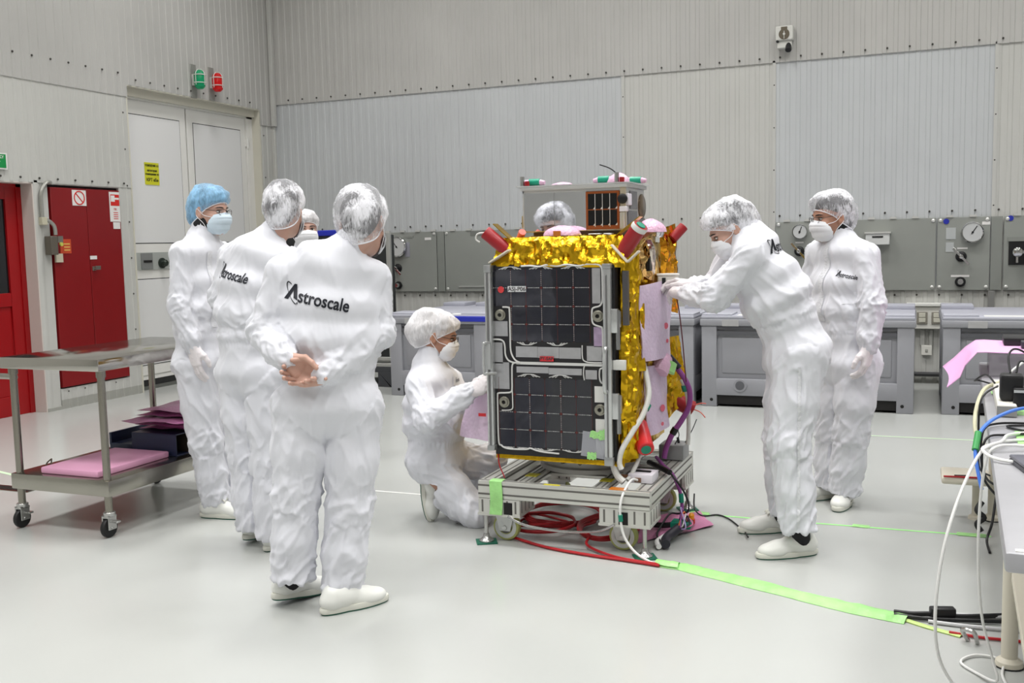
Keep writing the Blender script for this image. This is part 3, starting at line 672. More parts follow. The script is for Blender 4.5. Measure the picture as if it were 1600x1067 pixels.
def cornerblock(x0,x1,y0,y1):
    mb=MB(); mb.box(x0,x1,y0,y1,.150,.224,0,b=.003)
    n=5
    for k in range(n):
        if k in (2,): continue
        c=x0+(x1-x0)*(k+.5)/n; mb.box(c-.0045,c+.0045,y0-.0008,y0+.01,.157,.217,1)
    for k in range(4):
        c=y0+(y1-y0)*(k+.5)/4; mb.box(x1-.01,x1+.0008,c-.0045,c+.0045,.157,.217,1)
    mb.box(x0-.004,x1+.002,y0-.003,y1,.140,.151,0); return mb.build('castor_block',[ALU,ALUG],ct,ang=30)
blocks=[(ax0,ax0+.215,ay0,ay0+.2),(ax1-.24,ax1,ay0,ay0+.2),(ax0,ax0+.215,ay1-.2,ay1),(ax1-.24,ax1,ay1-.2,ay1)]
bl=[cornerblock(*q) for q in blocks]
for (bx_,by_) in ((-1.80,ay0+.0),(-1.23,ay0)): 
    mb=MB(); mb.box(bx_-.022,bx_+.022,by_-.002,by_+.03,.15,.21); mb.build('dark_slot_plate',DARK,ct,smooth=False)
PU=mat('tyre_yellow_green',(172,176,104),.4); WHL=mat('wheel_white',(206,208,206),.35,.3)
def castor(x,y,par):
    t=MB(); t.box(x-.032,x-.026,y-.035,y+.02,.05,.125); t.box(x+.026,x+.032,y-.035,y+.02,.05,.125); t.box(x-.04,x+.04,y-.045,y+.04,.118,.128); t.cyl((x-.037,y-.01,.062),(x+.037,y-.01,.062),.010,n=12); c=t.build('castor_fork',WHL,par,bevel=.003)
def castor_front(x,y):
    """wheel rolling along x, seen face-on from the front"""
    par=ct
    t=MB()
    t.prism([(x-.05,.138),(x+.05,.138),(x+.028,.05),(x-.028,.05)],'y',y-.036,y-.030); t.prism([(x-.05,.138),(x+.05,.138),(x+.028,.05),(x-.028,.05)],'y',y+.030,y+.036); t.box(x-.055,x+.055,y-.045,y+.045,.132,.140); t.cyl((x,y-.045,.068),(x,y+.045,.068),.012,n=12)
    fk=t.build('castor',WHL,par,bevel=.002)
    t=MB(); t.lathe([(.055,-.022),(.065,-.02),(.068,-.012),(.068,.012),(.065,.02),(.055,.022)],(x,y,.068),(0,1,0),32); t.build('tyre',PU,fk)
    t=MB(); t.lathe([(0,-.026),(.014,-.026),(.016,-.022),(.035,-.020),(.037,-.025),(.056,-.024),(.057,0),(.056,.024),(0,.02)],(x,y,.068),(0,1,0),32); t.build('wheel_hub',WHL,fk)
    t=MB(); t.lathe([(.024,-.0235),(.032,-.0235),(.032,-.021),(.024,-.021),(.024,-.0235)],(x,y,.068),(0,1,0),24); t.build('hub_groove',ALUG,fk)
castor_front(-1.845,4.44); castor_front(-1.26,4.46); castor_front(-1.83,5.18); castor_front(-1.24,5.18)
PADG=mat('pad_green',(14,92,70),.55)
for x,y in ((-1.925,4.365),(-1.135,4.365),(-1.125,5.24),(-1.925,5.27)):
    mb=MB(); mb.cyl((x,y,.03),(x,y,.142),.010,n=14,mi=0); mb.lathe([(.036,.006),(.036,.012),(.018,.028),(.014,.045),(0,.045)],(x,y,0),(0,0,1),20,0); lf=mb.build('levelling_foot',ZINC,ct)
    M=Matrix.Translation((x,y,0))@Matrix.Rotation(.5,4,'Z'); mb=MB(); mb.box(-.05,.05,-.045,.045,0,.006,M=M); mb.build('green_pad',PADG,lf,smooth=False)
# adaptor ring
RING=mat('ring_grey',(196,195,190),.4,.3)
mb=MB(); mb.lathe([(.255,.309),(.255,.33),(.235,.335),(.235,.385),(.25,.39),(.25,.405),(.2,.405)],(-1.545,4.85,0),(0,0,1),48); mb.build('adaptor_ring',RING,ct)
for k in range(16):
    a=k*PI/8+.1; p=Vector((-1.545+.237*math.cos(a),4.85+.237*math.sin(a),.362)); d=Vector((math.cos(a),math.sin(a),0))
    mb=MB(); mb.cyl(p-d*.01,p+d*.010,.010,n=10); mb.build('ring_bolt',mat('bolt_dark',(120,116,106),.4,.7),ct)
KAP=mat('tape_kapton',(190,110,30),.25,spec=.6); YTP=mat('tape_yellow',(200,190,40),.5)
for q in ((-1.30,-1.22,4.35,4.40),(-1.33,-1.25,4.60,4.66)): mb=MB(); mb.box(q[0],q[1],q[2],q[3],.3098,.3112); mb.build('kapton_tape',KAP,ct,smooth=False)
for q in ((-1.77,-1.71,4.50,4.56),(-1.39,-1.33,4.50,4.56),(-1.62,-1.54,4.35,4.37),(-1.93,-1.89,4.95,5.0)): mb=MB(); mb.box(q[0],q[1],q[2],q[3],.3078,.3105); mb.build('yellow_tape',YTP,ct,smooth=False)
# green tape flap on the front beam
P=[]
for i in range(2):
    x=-1.895+i*.065
    P.append([(x,4.40,.3108),(x,4.36,.3115),(x,4.3435,.309),(x+.003,4.342,.27),(x+.005,4.341,.22),(x+.003,4.338,.17),(x+.0,4.337,.148)])
mb=MB(); mb.grid(P); mb.grid([[(p[0],p[1]-.0015,p[2]+.001) for p in r_] for r_ in P][::-1]); mb.build('green_tape',GTAPE,ct)
mb=MB(); mb.tube([(-1.80,4.34,.145),(-1.72,4.33,.115),(-1.6,4.34,.098),(-1.45,4.345,.098),(-1.34,4.342,.115),(-1.27,4.338,.15)],.006,8); mb.build('steel_cable',ZINC,ct)

# items standing on the cart
wb=thing('connector_box',(-1.19,4.56,.311),'white connector box with black socket on the front right of the cart','box')
mb=MB(); mb.box(-1.25,-1.13,4.50,4.62,.311,.355,b=.006); mb.build('box_body',mat('box_offwhite',(220,216,224),.4),wb)
mb=MB(); mb.box(-1.23,-1.15,4.545,4.565,.355,.362,b=.004); mb.build('top_handle',BLK,wb)
mb=MB(); mb.box(-1.215,-1.185,4.49,4.502,.318,.338); mb.build('front_socket',mat('socket_brown',(120,90,70),.5),wb,smooth=False)
gb=thing('relay_box',(-1.16,5.1,.311),'grey metal box with toggle on the rear right of the cart','box')
mb=MB(); mb.box(-1.23,-1.10,5.03,5.17,.3115,.39,b=.006); mb.build('box_body',mat('box_grey',(142,143,144),.45),gb)
mb=MB(); mb.cyl((-1.14,5.1,.39),(-1.145,5.1,.42),.007,n=10); mb.build('toggle',BLK,gb)
mb=MB(); mb.tube([(-1.15,5.06,.391),(-1.12,5.02,.45),(-1.13,4.98,.50)],.0025,6); mb.tube([(-1.11,5.12,.391),(-1.07,5.1,.46),(-1.045,5.1,.52)],.0025,6); mb.build('stiff_wire',CBLK,gb)

# ---------------- cables around the cart
def cable(name,pts,r,m,label,cat='cable',n=8,group=None):
    mb=MB(); mb.tube(pts,r,n,0,7); o=mb.build(name,m); return tag(o,label,cat,group)
def zf(r): return r+.0005
# black lead with handle on the deck going down to the floor
bl_=thing('black_lead',(-1.15,4.75,0),'black lead with thick handle lying over the right of the cart','cable')
mb=MB(); mb.tube([(-1.235,4.85,.335),(-1.20,4.80,.337),(-1.13,4.72,.335),(-1.09,4.68,.33)],.014,10); mb.build('grip',CBLK,bl_)
mb=MB(); mb.tube([(-1.09,4.68,.33),(-1.06,4.65,.31),(-1.02,4.66,.25),(-1.01,4.72,.18),(-1.03,4.80,.11),(-1.09,4.86,.08),(-1.13,4.84,.08),(-1.15,4.72,.04),(-1.14,4.62,.03),(-1.09,4.52,.025)],.005,8); mb.build('lead',CBLK,bl_)
cable('white_cable',[(-1.20,4.485,.33),(-1.215,4.44,.34),(-1.225,4.36,.31),(-1.235,4.322,.26),(-1.235,4.318,.18),(-1.215,4.315,.10),(-1.16,4.30,.04),(-1.09,4.28,.012),(-1.05,4.27,.008)],.006,CWHT,'white cable hanging from the connector box over the front of the cart to the floor')
mb=MB(); mb.cyl((-1.236,4.317,.205),(-1.234,4.319,.175),.0105,n=12); o=mb.build('cable_tape',TEAL); tag(o,'teal tape band on the white cable hanging in front of the cart','tape')
# red cable coil
rg=np.random.default_rng(3)
pts=[]
def loop(cx,cy,rx,ry,n,z0,a0,turns,jit=.02):
    out=[]
    N=int(n*turns)
    for k in range(N):
        a=a0+2*PI*k/n; j=1+.15*math.sin(.43*k+cx*7)+jit*math.sin(3.1*k); out.append((cx+rx*j*math.cos(a),cy+ry*j*math.sin(a),z0+.007*(k/n)))
    return out
red=loop(-1.73,4.92,.20,.22,14,.011,-2.4,3.3)+loop(-1.72,4.66,.17,.17,14,.03,2.2,2.4)+loop(-1.40,4.68,.14,.22,14,.02,2.6,3.4)
cable('red_hose',[(-1.86,4.46,.012)]+red+[(-1.42,4.40,.02),(-1.25,4.30,.011),(-1.04,4.262,.010)],.0068,CRED,'coiled red cable lying on the floor under the cart')
cable('red_hose',[(-1.87,4.50,.009),(-1.80,4.44,.009),(-1.6,4.345,.009),(-1.4,4.30,.009),(-1.2,4.275,.009),(-1.04,4.25,.009)],.0072,CRED,'single red cable strand along the floor in front of the cart')
# pink bubble sheet on floor at right of cart
P=[]
for i in range(11):
    row=[]
    for j in range(11):
        u,v=i/10,j/10
        a=Vector((-1.22,4.56,0))*(1-u)*(1-v)+Vector((-.93,4.95,0))*u*(1-v)+Vector((-1.05,5.2,0))*u*v+Vector((-1.32,5.0,0))*(1-u)*v
        row.append((a.x,a.y,.002+.012*abs(math.sin(5*u+2*v))*abs(math.sin(4*v+1))))
    P.append(row)
mb=MB(); mb.grid(P); mb.grid([[(p[0],p[1],p[2]-.0015) for p in r_] for r_ in P][::-1]); o=mb.build('bubble_sheet',mat('bubble_floor_pink',(206,130,170),.35,bump=.5,bscale=120),ang=180); tag(o,'pink bubble-wrap sheet lying on the floor beside the cart','wrap')
am=thing('amber_plug',(-1.03,4.89,0),'small red and amber plug lying on the pink floor sheet','plug')
mb=MB(); mb.lathe([(.0,.016),(.010,.018),(.018,.03),(.018,.05),(.014,.052)],(-1.03,4.89,0),(0,0,1),14); mb.build('red_base',mat('plug_red',(214,50,30),.35),am)
mb=MB(); mb.lathe([(.014,.052),(.015,.07),(.008,.08),(0,.081)],(-1.03,4.89,0),(0,0,1),14); mb.build('amber_cap',mat('plug_amber',(235,150,30),.3),am)
cb=thing('cable_bundle',(-1.1,4.75,0),'tangle of dark connectors, teal tape and wires on the pink floor sheet','cables')
mb=MB(); mb.tube([(-1.07,4.50,.03),(-1.085,4.58,.035),(-1.06,4.68,.05),(-1.05,4.74,.05)],.022,12); mb.build('dark_sleeve',mat('sleeve_dark',(40,38,48),.5),cb)
mb=MB(); mb.tube([(-1.10,4.49,.018),(-1.125,4.56,.02),(-1.10,4.64,.03),(-1.07,4.70,.035)],.013,10); mb.build('white_sleeve',CWHT,cb)
mb=MB(); mb.box(-1.11,-1.01,4.76,4.84,.03,.062,b=.006,M=None); mb.build('teal_plug',TEAL,cb)
mb=MB(); mb.tube([(-1.20,4.80,.03),(-1.14,4.79,.035),(-1.09,4.79,.045)],.014,10); mb.build('black_plug',CBLK,cb)
for k in range(6):
    a=.5*k; mb=MB(); mb.tube([(-1.06+.01*k,4.80,.05),(-1.04+.02*math.cos(a),4.76,.09+.01*k),(-1.02+.03*math.cos(2*a),4.72-.01*k,.07),(-1.05,4.70,.05)],.0035,6); mb.build('thin_wire',[mat('wire_pink',(210,120,160)),CBLK,CWHT,mat('wire_orange',(220,110,50)),CPUR,mat('wire_lilac',(170,150,200))][k],cb)
cable('sleeved_cable',[(-1.235,5.0,.33),(-1.16,4.86,.317),(-1.11,4.80,.30),(-1.085,4.82,.24),(-1.07,4.84,.17),(-1.065,4.83,.10),(-1.065,4.80,.068)],.009,CPUR,'purple sleeved cable dropping from the cart to the floor tangle')
mb=MB(); mb.cyl((-1.072,4.838,.19),(-1.068,4.836,.145),.0125,n=12); o=mb.build('cable_tape',TEAL); tag(o,'teal tape wrapped round the purple cable beside the cart','tape')
# thin black cable to the man's shoe
cable('thin_cable',[(-1.08,5.2,.1),(-1.07,5.16,.03),(-1.02,5.12,.006),(-.95,5.16,.006),(-.88,5.10,.006),(-.80,4.96,.006),(-.765,4.88,.010),(-.735,4.79,.012)],.004,CBLK,'thin dark cable running over the floor to the far shoe of the bending man')

# ---------------- green tape runs on the floor
def ribbon(name,path,w0,w1,z,m,label,seg=60,wob=.006,hump=.0):
    P=spline(path,10); n=len(P); A=[]
    arr=np.array([[p.x*6,p.y*6,.3] for p in P]); nz=pnoise(arr); nz2=pnoise(arr*3+5)
    k=7
    for i,p in enumerate(P):
        t=(P[min(i+1,n-1)]-P[max(i-1,0)]).normalized(); s_=Vector((-t.y,t.x,0)); w=(w0+(w1-w0)*i/(n-1))*(1+.10*nz[i]+.05*nz2[i])
        A.append([p+s_*(w*(j/(k-1)-.5))+Vector((0,0,z+hump*math.cos((j/(k-1)-.5)*PI)*(1+.4*nz2[i]))) for j in range(k)])
    mb=MB(); mb.grid(A); mb.grid([[q-Vector((0,0,z*.9)) for q in r_] for r_ in A][::-1]); o=mb.build(name,m,ang=180); return tag(o,label,'tape')
ribbon('floor_tape',[(-1.0,4.30,0),(-.85,4.245,0),(-.55,4.13,0),(-.25,4.01,0),(-.01,3.945,0)],.075,.115,.002,GTAPE,'wide green tape strip over cables from the cart toward the right table',hump=.018)
ribbon('floor_tape',[(-1.06,4.285,0),(-1.0,4.268,0),(-.955,4.265,0)],.05,.05,.012,GTAPE,'short crumpled green tape patch at the cart end of the floor cables',hump=.016)
ribbon('floor_tape',[(-.02,3.935,0),(.06,3.885,0),(.17,3.83,0)],.03,.03,.004,mat('tape_green_pale',(190,214,130),.4),'narrow pale green tape strip below the black inline connector',hump=.004)
ribbon('floor_tape',[(-1.07,5.165,0),(-.6,5.17,0),(-.1,5.175,0),(.35,5.185,0)],.018,.018,.001,GTAPE2,'thin green tape line crossing the floor behind the bending man')
ribbon('floor_tape',[(-.28,5.185,0),(-.2,5.18,0)],.05,.05,.0025,GTAPE,'small green tape patch halfway along the thin tape line')
ribbon('floor_tape',[(.20,5.185,0),(.33,5.185,0)],.055,.055,.0025,GTAPE,'green tape patch at the foot of the right table')
ribbon('floor_tape',[(-1.10,5.19,0),(-1.0,5.18,0)],.06,.05,.0025,GTAPE,'green tape patch at the rear right foot of the cart')
ribbon('floor_tape',[(-.9,7.6,0),(.4,7.62,0)],.02,.02,.001,mat('tape_green_faint',(200,226,190),.5),'faint pale green line on the floor in front of the bins')
ribbon('floor_tape',[(-6.3,4.98,0),(-5.3,4.72,0)],.03,.03,.001,mat('tape_green_faint',(200,226,190)),'faint pale green line on the floor at the left edge')
ribbon('floor_line',[(-3.1,5.10,0),(-2.6,5.105,0)],.018,.018,.001,mat('line_white',(226,227,224),.4),'short white line on the floor left of the kneeling man')

# cables past the green tape to the right table
cable('black_cable',[(-.06,3.965,.018),(.0,3.96,.02),(.07,3.975,.022),(.16,4.0,.014),(.30,4.06,.012),(.5,4.15,.012)],.010,CBLK,'upper black cable emerging from the green tape','cable')
cable('black_cable',[(-.06,3.945,.014),(.05,3.945,.012),(.16,3.965,.012),(.30,4.0,.012),(.5,4.05,.012)],.008,CBLK,'lower black cable emerging from the green tape','cable')
cable('grey_cable',[(-.05,3.985,.012),(.06,4.01,.010),(.18,4.035,.010),(.5,4.09,.010)],.007,mat('cable_grey_light',(196,196,198),.4),'light grey cable beside the black cables on the floor','cable')
cable('grey_cable',[(.06,3.93,.009),(.16,3.925,.009),(.3,3.93,.009),(.5,3.95,.009)],.007,mat('cable_grey_light',(196,196,198)),'pale cable in front of the inline connector on the floor','cable')
cable('red_cable',[(.13,3.845,.008),(.22,3.83,.008),(.30,3.83,.008),(.5,3.84,.008)],.006,CRED,'red cable on the floor by the foot of the right table')
ic=thing('inline_connector',(.105,3.98,0),'black inline plug box on the floor cables right of the green tape','connector')
M=Matrix.Translation((.11,3.985,.003))@Matrix.Rotation(.28,4,'Z')
mb=MB(); mb.box(-.045,.045,-.02,.02,.004,.046,b=.006,M=M); mb.build('plug_body',CBLK,ic)
mb=MB(); mb.cyl(M@Vector((-.03,-.021,.03)),M@Vector((-.03,-.0195,.03)),.004,n=8); mb.build('green_led',mat('led_green',(120,220,60),.4,emit=.5),ic)
mb=MB(); mb.tube([(.19,3.80,.006),(.17,3.78,.05),(.205,3.755,.055),(.22,3.78,.006)],.008,8); o=mb.build('floor_ring',ZINC); o.location.z=-.002; tag(o,'small bent metal loop on the floor below the right table','loop')

# ---------------- right work table with equipment
rt=thing('work_table',(.6,4.0,0),'long grey-topped work table with cream legs along the right edge','table')
SL=.0365; TZ=.78
def TP(Y,dx=0.,z=TZ): return Vector((.178+SL*(Y-2.2)+dx,Y,z))
ang_t=-math.atan(SL)
MT=Matrix.Translation((.178,2.2,0))@Matrix.Rotation(ang_t,4,'Z')   # local x right, local y along the table
CREAM=mat('leg_cream',(212,206,190),.45); TOPG=mat('table_top_grey',(166,166,170),.32,.2,noise=.05,nscale=6)
mb=MB(); mb.box(0,.80,.085,3.5,.735,TZ,b=.008,M=MT); mb.build('table_top',TOPG,rt)
for yy in (1.42,3.30):
    mb=MB(); p=MT@Vector((.078,yy,0)); mb.cyl((p.x,p.y,.02),(p.x,p.y,.738),.026,n=20); lg=mb.build('leg',CREAM,rt)
    mb=MB(); mb.lathe([(.045,.004),(.042,.02),(.026,.032)],(p.x,p.y,0),(0,0,1),22,0); mb.lathe([(.047,.0),(.047,.005),(.0,.005)],(p.x,p.y,0),(0,0,1),22,1); mb.build('leg_foot',[CREAM,TYRE],lg)
    q=MT@Vector((.7,yy,0)); mb=MB(); mb.cyl((q.x,q.y,.0),(q.x,q.y,.738),.026,n=20); mb.build('leg',CREAM,rt)
    mb=MB(); mb.box(.07,.72,yy-.02,yy+.02,.69,.735,M=MT); mb.build('top_rail',CREAM,rt,bevel=.003)
mb=MB(); a=MT@Vector((.11,1.36,.33)); b_=MT@Vector((.16,.55,.03)); d=(b_-a); M=frame(a,d,(1,0,.0)); mb.box(0,d.length,-.035,.035,-.015,.015,M=M); mb.build('diagonal_brace',CREAM,rt,bevel=.003)
cs=thing('low_stool',(.30,5.45,0),'low cream stand with flat plate beyond the far leg of the right table','stand')
mb=MB(); mb.box(.13,.355,5.36,5.62,.20,.235,b=.012); mb.build('plate',CREAM,cs); mb=MB(); mb.cyl((.30,5.50,.01),(.30,5.50,.205),.022,n=16); mb.lathe([(.04,0),(.038,.014),(.02,.02)],(.30,5.5,0),(0,0,1),18); mb.build('post',CREAM,cs)
cable('red_pen',[(.14,5.36,.241),(.30,5.37,.241)],.005,CRED,'thin red rod lying on the low cream stand','rod')
mb=MB(); mb.tube([(.19,5.33,.241),(.25,5.34,.241)],.007,8); o=mb.build('black_marker',CBLK); o.location.y+=.05; tag(o,'short black marker lying on the low cream stand','marker')
def Tb(name,x0,x1,y0,y1,z0,z1,m,label,cat,b=.004,rot=0,parts=None):
    M=MT@Matrix.Translation(((x0+x1)/2,(y0+y1)/2,0))@Matrix.Rotation(rot,4,'Z'); mb=MB(); mb.box((x0-x1)/2,(x1-x0)/2,(y0-y1)/2,(y1-y0)/2,z0,z1,b=b,M=M); o=mb.build(name,m); return tag(o,label,cat)
# laptop (dark, closed) and grey case near the front
lp=thing('laptop',tuple(MT@Vector((.22,.95,TZ))),'dark grey closed laptop on the near part of the right table','laptop')
M=MT@Matrix.Translation((.235,.93,TZ))@Matrix.Rotation(.22,4,'Z')
mb=MB(); mb.box(-.17,.17,-.12,.12,.001,.014,b=.004,M=M); mb.build('base',mat('laptop_dark',(84,84,92),.4,.3),lp)
mb=MB(); mb.box(-.17,.17,-.12,.12,.0145,.024,b=.004,M=M); mb.build('lid',mat('laptop_lid',(112,112,122),.35,.3),lp)
Tb('grey_case',.10,.34,.22,.62,TZ+.001,TZ+.06,mat('case_lavender',(174,174,192),.5),'pale grey soft case at the near corner of the right table','case',.02)
mb=MB(); mb.box(.02,.07,.095,.113,TZ-.001,TZ+.001,M=MT); o=mb.build('corner_label',STK,smooth=False); o.location.z=TZ; tag(o,'small white sticker at the near corner of the right table','sticker')
for q,l in (((.08,.26,1.28,1.52),'green tape patch under the white cable coil on the right table'),((.10,.24,1.86,2.02),'green tape patch under the black cables on the right table'),((.03,.2,2.36,2.44),'green tape patch beside the power strip on the right table')):
    o=Tb('table_tape',*q,TZ+.0005,TZ+.002,GTAPE,l,'tape',0)
# power strip and adapters
ps=thing('power_strip',tuple(MT@Vector((.16,2.05,TZ))),'pale power strip holding a black adapter on the right table','power strip')
mb=MB(); mb.box(.035,.10,1.80,2.5,TZ+.001,TZ+.045,b=.006,M=MT); mb.build('strip_body',mat('strip_white',(216,214,206),.4),ps)
mb=MB(); mb.box(.034,.10,1.796,1.81,TZ+.003,TZ+.04,M=MT); mb.build('end_cap',mat('strip_end',(140,140,138),.5),ps)
ad=thing('power_adapter',tuple(MT@Vector((.08,1.93,TZ+.045))),'black plug-in adapter standing on the power strip','adapter')
mb=MB(); mb.box(.045,.125,1.88,1.96,TZ+.046,TZ+.145,b=.012,M=MT); mb.build('adapter_body',BLK,ad)
mb=MB(); mb.box(.088,.128,1.845,1.885,TZ+.03,TZ+.10,b=.006,M=MT); mb.build('plug_block',BLK,ad)
mb=MB(); mb.box(.09,.126,1.841,1.846,TZ+.085,TZ+.094,M=MT); mb.build('label_strip',mat('label_grey',(180,184,184)),ad,smooth=False)
# clear boxes with pink sheet and black devices at the far end
CLR=mat('plastic_clear',(214,214,218),.12,alpha=.45,spec=.5)
for k,(x0,x1,y0,y1,l) in enumerate(((.035,.30,2.95,3.35,'clear plastic box under the near left of the pink foam sheet'),(.32,.62,2.95,3.35,'clear plastic box under the near right of the pink foam sheet'))):
    t=thing('clear_box',tuple(MT@Vector(((x0+x1)/2,(y0+y1)/2,TZ))),l,'box')
    mb=MB(); w=.004
    for q in ((x0,x1,y0,y0+w),(x0,x1,y1-w,y1),(x0,x0+w,y0,y1),(x1-w,x1,y0,y1)): mb.box(*q,TZ+.002,TZ+.10,M=MT)
    mb.box(x0,x1,y0,y1,TZ+.001,TZ+.005,M=MT); mb.build('box_shell',CLR,t,smooth=False)
    mb=MB(); mb.box(x0-.005,x1+.005,y0-.005,y1+.005,TZ+.10,TZ+.112,M=MT,b=.003); mb.build('box_lid',CLR,t)
    mb=MB(); mb.box(x0+.05,x1-.09,y0+.08,y1-.1,TZ+.006,TZ+.06,M=MT,b=.004); mb.build('contents',mat('contents_grey',(160,160,166),.5),t)
    mb=MB(); mb.box(x0+.16,x0+.2,y0-.001,y0+.001,TZ+.02,TZ+.08,M=MT); mb.build('blue_label',mat('label_blue',(120,130,180),.5),t,smooth=False)
zp=TZ+.116
prof=[(-.175,-.135),(-.12,-.085),(-.07,-.03),(-.02,.0),(.02,.004),(.15,.002),(.35,.003),(.7,.002)]
P=[]
for j,(dx,dz) in enumerate(prof):
    P.append([MT@Vector((dx+(.02*math.sin(v*3) if j<3 else 0)+(.03*(1-v) if j<2 else 0),2.88+v*.55,zp+dz+(-.03*(1-v) if j<3 else .006*math.sin(v*5+j)*.5+.003))) for v in np.linspace(0,1,9)])
P=[spl for spl in P]
mb=MB(); mb.grid(P); mb.grid([[q+Vector((.002,0,-.004)) for q in r_] for r_ in P][::-1])
for r0,r1 in ((0,0),): pass
ed=[[p[0],p[0]+Vector((.002,0,-.004))] for p in P]; mb.grid(ed); ed=[[p[-1],p[-1]+Vector((.002,0,-.004))] for p in P]; mb.grid(ed)
o=mb.build('foam_sheet',PINKS,ang=180); tag(o,'thin pink foam sheet draped over clear boxes at the far end of the right table','foam')
Tb('black_device',.10,.42,3.14,3.36,zp+.010,zp+.045,BLK,'flat black device lying on the pink foam sheet','device',.004)
Tb('black_device',.17,.26,3.02,3.11,zp+.010,zp+.040,mat('device_dark',(52,52,58),.35),'small dark box in front of the flat black device on the pink sheet','device',.004)
# cables on and off the table
cz=TZ+.006
def tc(pts): return [tuple(MT@Vector(p)) for p in pts]
cable('network_cable',tc([(.5,1.35,cz),(.25,1.36,cz),(.08,1.33,cz),(.0,1.2,cz+.006),(-.025,1.08,cz+.01),(.03,.98,cz+.004),(.2,.99,cz),(.5,1.05,cz)]),.005,CWHT,'white network cable looping over the edge of the right table')
cable('network_cable',tc([(.34,1.55,cz),(.16,1.5,cz),(.06,1.38,cz+.008),(.03,1.22,cz+.014),(-.03,1.10,cz),(-.09,1.0,.66),(-.13,.93,.50),(-.145,.92,.3),(-.12,.98,.14),(-.03,1.02,.02),(.07,1.0,.008),(.25,.95,.008)]),.005,CWHT,'left of the two white cables hanging from the right table to the floor')
cable('network_cable',tc([(.30,1.24,cz),(.12,1.2,cz+.008),(.01,1.14,cz+.01),(-.02,1.12,.72),(-.03,1.14,.5),(-.015,1.2,.25),(.02,1.22,.1),(.035,1.21,.03),(-.02,1.30,.008),(-.07,1.38,.008),(-.02,1.46,.008),(.06,1.44,.008),(.055,1.3,.008),(.1,1.1,.008),(.2,1.0,.008)]),.0045,CWHT,'right of the two white cables hanging from the right table with a floor loop')
cable('blue_cable',tc([(.45,1.78,cz+.03),(.25,1.76,cz+.03),(.12,1.68,cz+.05),(.02,1.55,cz+.03),(-.03,1.45,cz-.01),(-.04,1.38,.72),(-.02,1.32,.62)]),.006,CBLU,'blue network cable bending over the left edge of the right table')
mb=MB(); mb.cyl(MT@Vector((-.032,1.44,.785)),MT@Vector((-.041,1.39,.735)),.011,n=10); o=mb.build('cable_tape',mat('tape_green_dark',(60,150,80),.5)); tag(o,'dark green tape on the blue cable at the edge of the right table','tape')
cable('beige_cable',tc([(.06,2.4,cz+.04),(.0,2.30,cz+.02),(-.03,2.15,.74),(-.03,2.0,.68),(.0,1.85,.66),(.03,1.7,.70)]),.008,CBEI,'thick beige cable sagging off the left edge of the right table')
rgc=np.random.default_rng(11)
names=['black cable curling behind the adapter','black cable dropping over the table edge by the blue cable','black cable lying across the middle of the right table','black cable looping under the clear boxes','thin black cable beside the beige cable','black cable reaching the table edge near the white coil','black cable trailing across the right table behind the laptop','black cable bent upward beside the power strip']
paths=[[(.08,1.92,TZ+.148),(.075,1.97,TZ+.21),(.11,2.02,TZ+.225),(.2,2.05,TZ+.16),(.34,2.0,TZ+.05),(.5,1.95,cz)],
[(.3,1.7,cz),(.14,1.66,cz),(.03,1.6,cz+.004),(-.015,1.52,cz-.01),(-.02,1.5,.68),(.0,1.47,.62),(.05,1.44,.60)],
[(.5,1.62,cz),(.3,1.66,cz),(.15,1.62,cz),(.06,1.58,cz),(.14,1.5,cz),(.4,1.52,cz)],
[(.4,2.7,cz),(.2,2.65,cz),(.07,2.6,cz),(-.01,2.66,cz+.01),(-.03,2.55,.81),(.01,2.45,.85),(.04,2.3,cz+.05)],
[(.05,2.25,cz+.045),(-.012,2.15,cz),(-.018,2.12,.62),(-.01,2.2,.5),(.03,2.3,.45)],
[(.36,1.48,cz),(.18,1.45,cz+.005),(.06,1.42,cz),(-.012,1.36,cz-.01),(-.016,1.34,.66),(.03,1.30,.60)],
[(.5,1.2,cz),(.36,1.28,cz),(.26,1.42,cz+.004),(.3,1.6,cz),(.5,1.72,cz)],
[(.10,1.93,TZ+.148),(.12,1.95,TZ+.19),(.2,1.9,TZ+.13),(.3,1.85,TZ+.03),(.5,1.84,cz)]]
for nm,pp in zip(names,paths): cable('black_cable',tc(pp),.004,CBLK,nm)
cable('white_cable',tc([(.45,2.3,cz),(.3,2.2,TZ+.1),(.18,2.08,TZ+.19),(.10,1.98,TZ+.16),(.075,1.95,TZ+.13)]),.0045,CWHT,'white cable arching over the adapter on the power strip')
cable('white_cable',tc([(.5,2.1,cz),(.32,2.0,cz+.004),(.2,2.02,cz),(.13,2.1,cz+.01)]),.005,CWHT,'short white cable beside the power strip on the right table')
cable('black_cable',tc([(.10,2.98,.35),(.075,2.9,.2),(.06,2.85,.10),(.04,2.82,.03),(.05,2.7,.006)]),.006,CBLK,'black cable coming down the far leg of the right table')
mb=MB(); mb.tube(tc([(.02,3.02,.16),(-.0,3.0,.12),(.03,2.99,.09),(.0,2.98,.06),(.02,2.97,.025)]),.014,8); o=mb.build('cable_bunch',CBLK); tag(o,'bunched black cable hanging at the far table leg above the floor tape','cable')
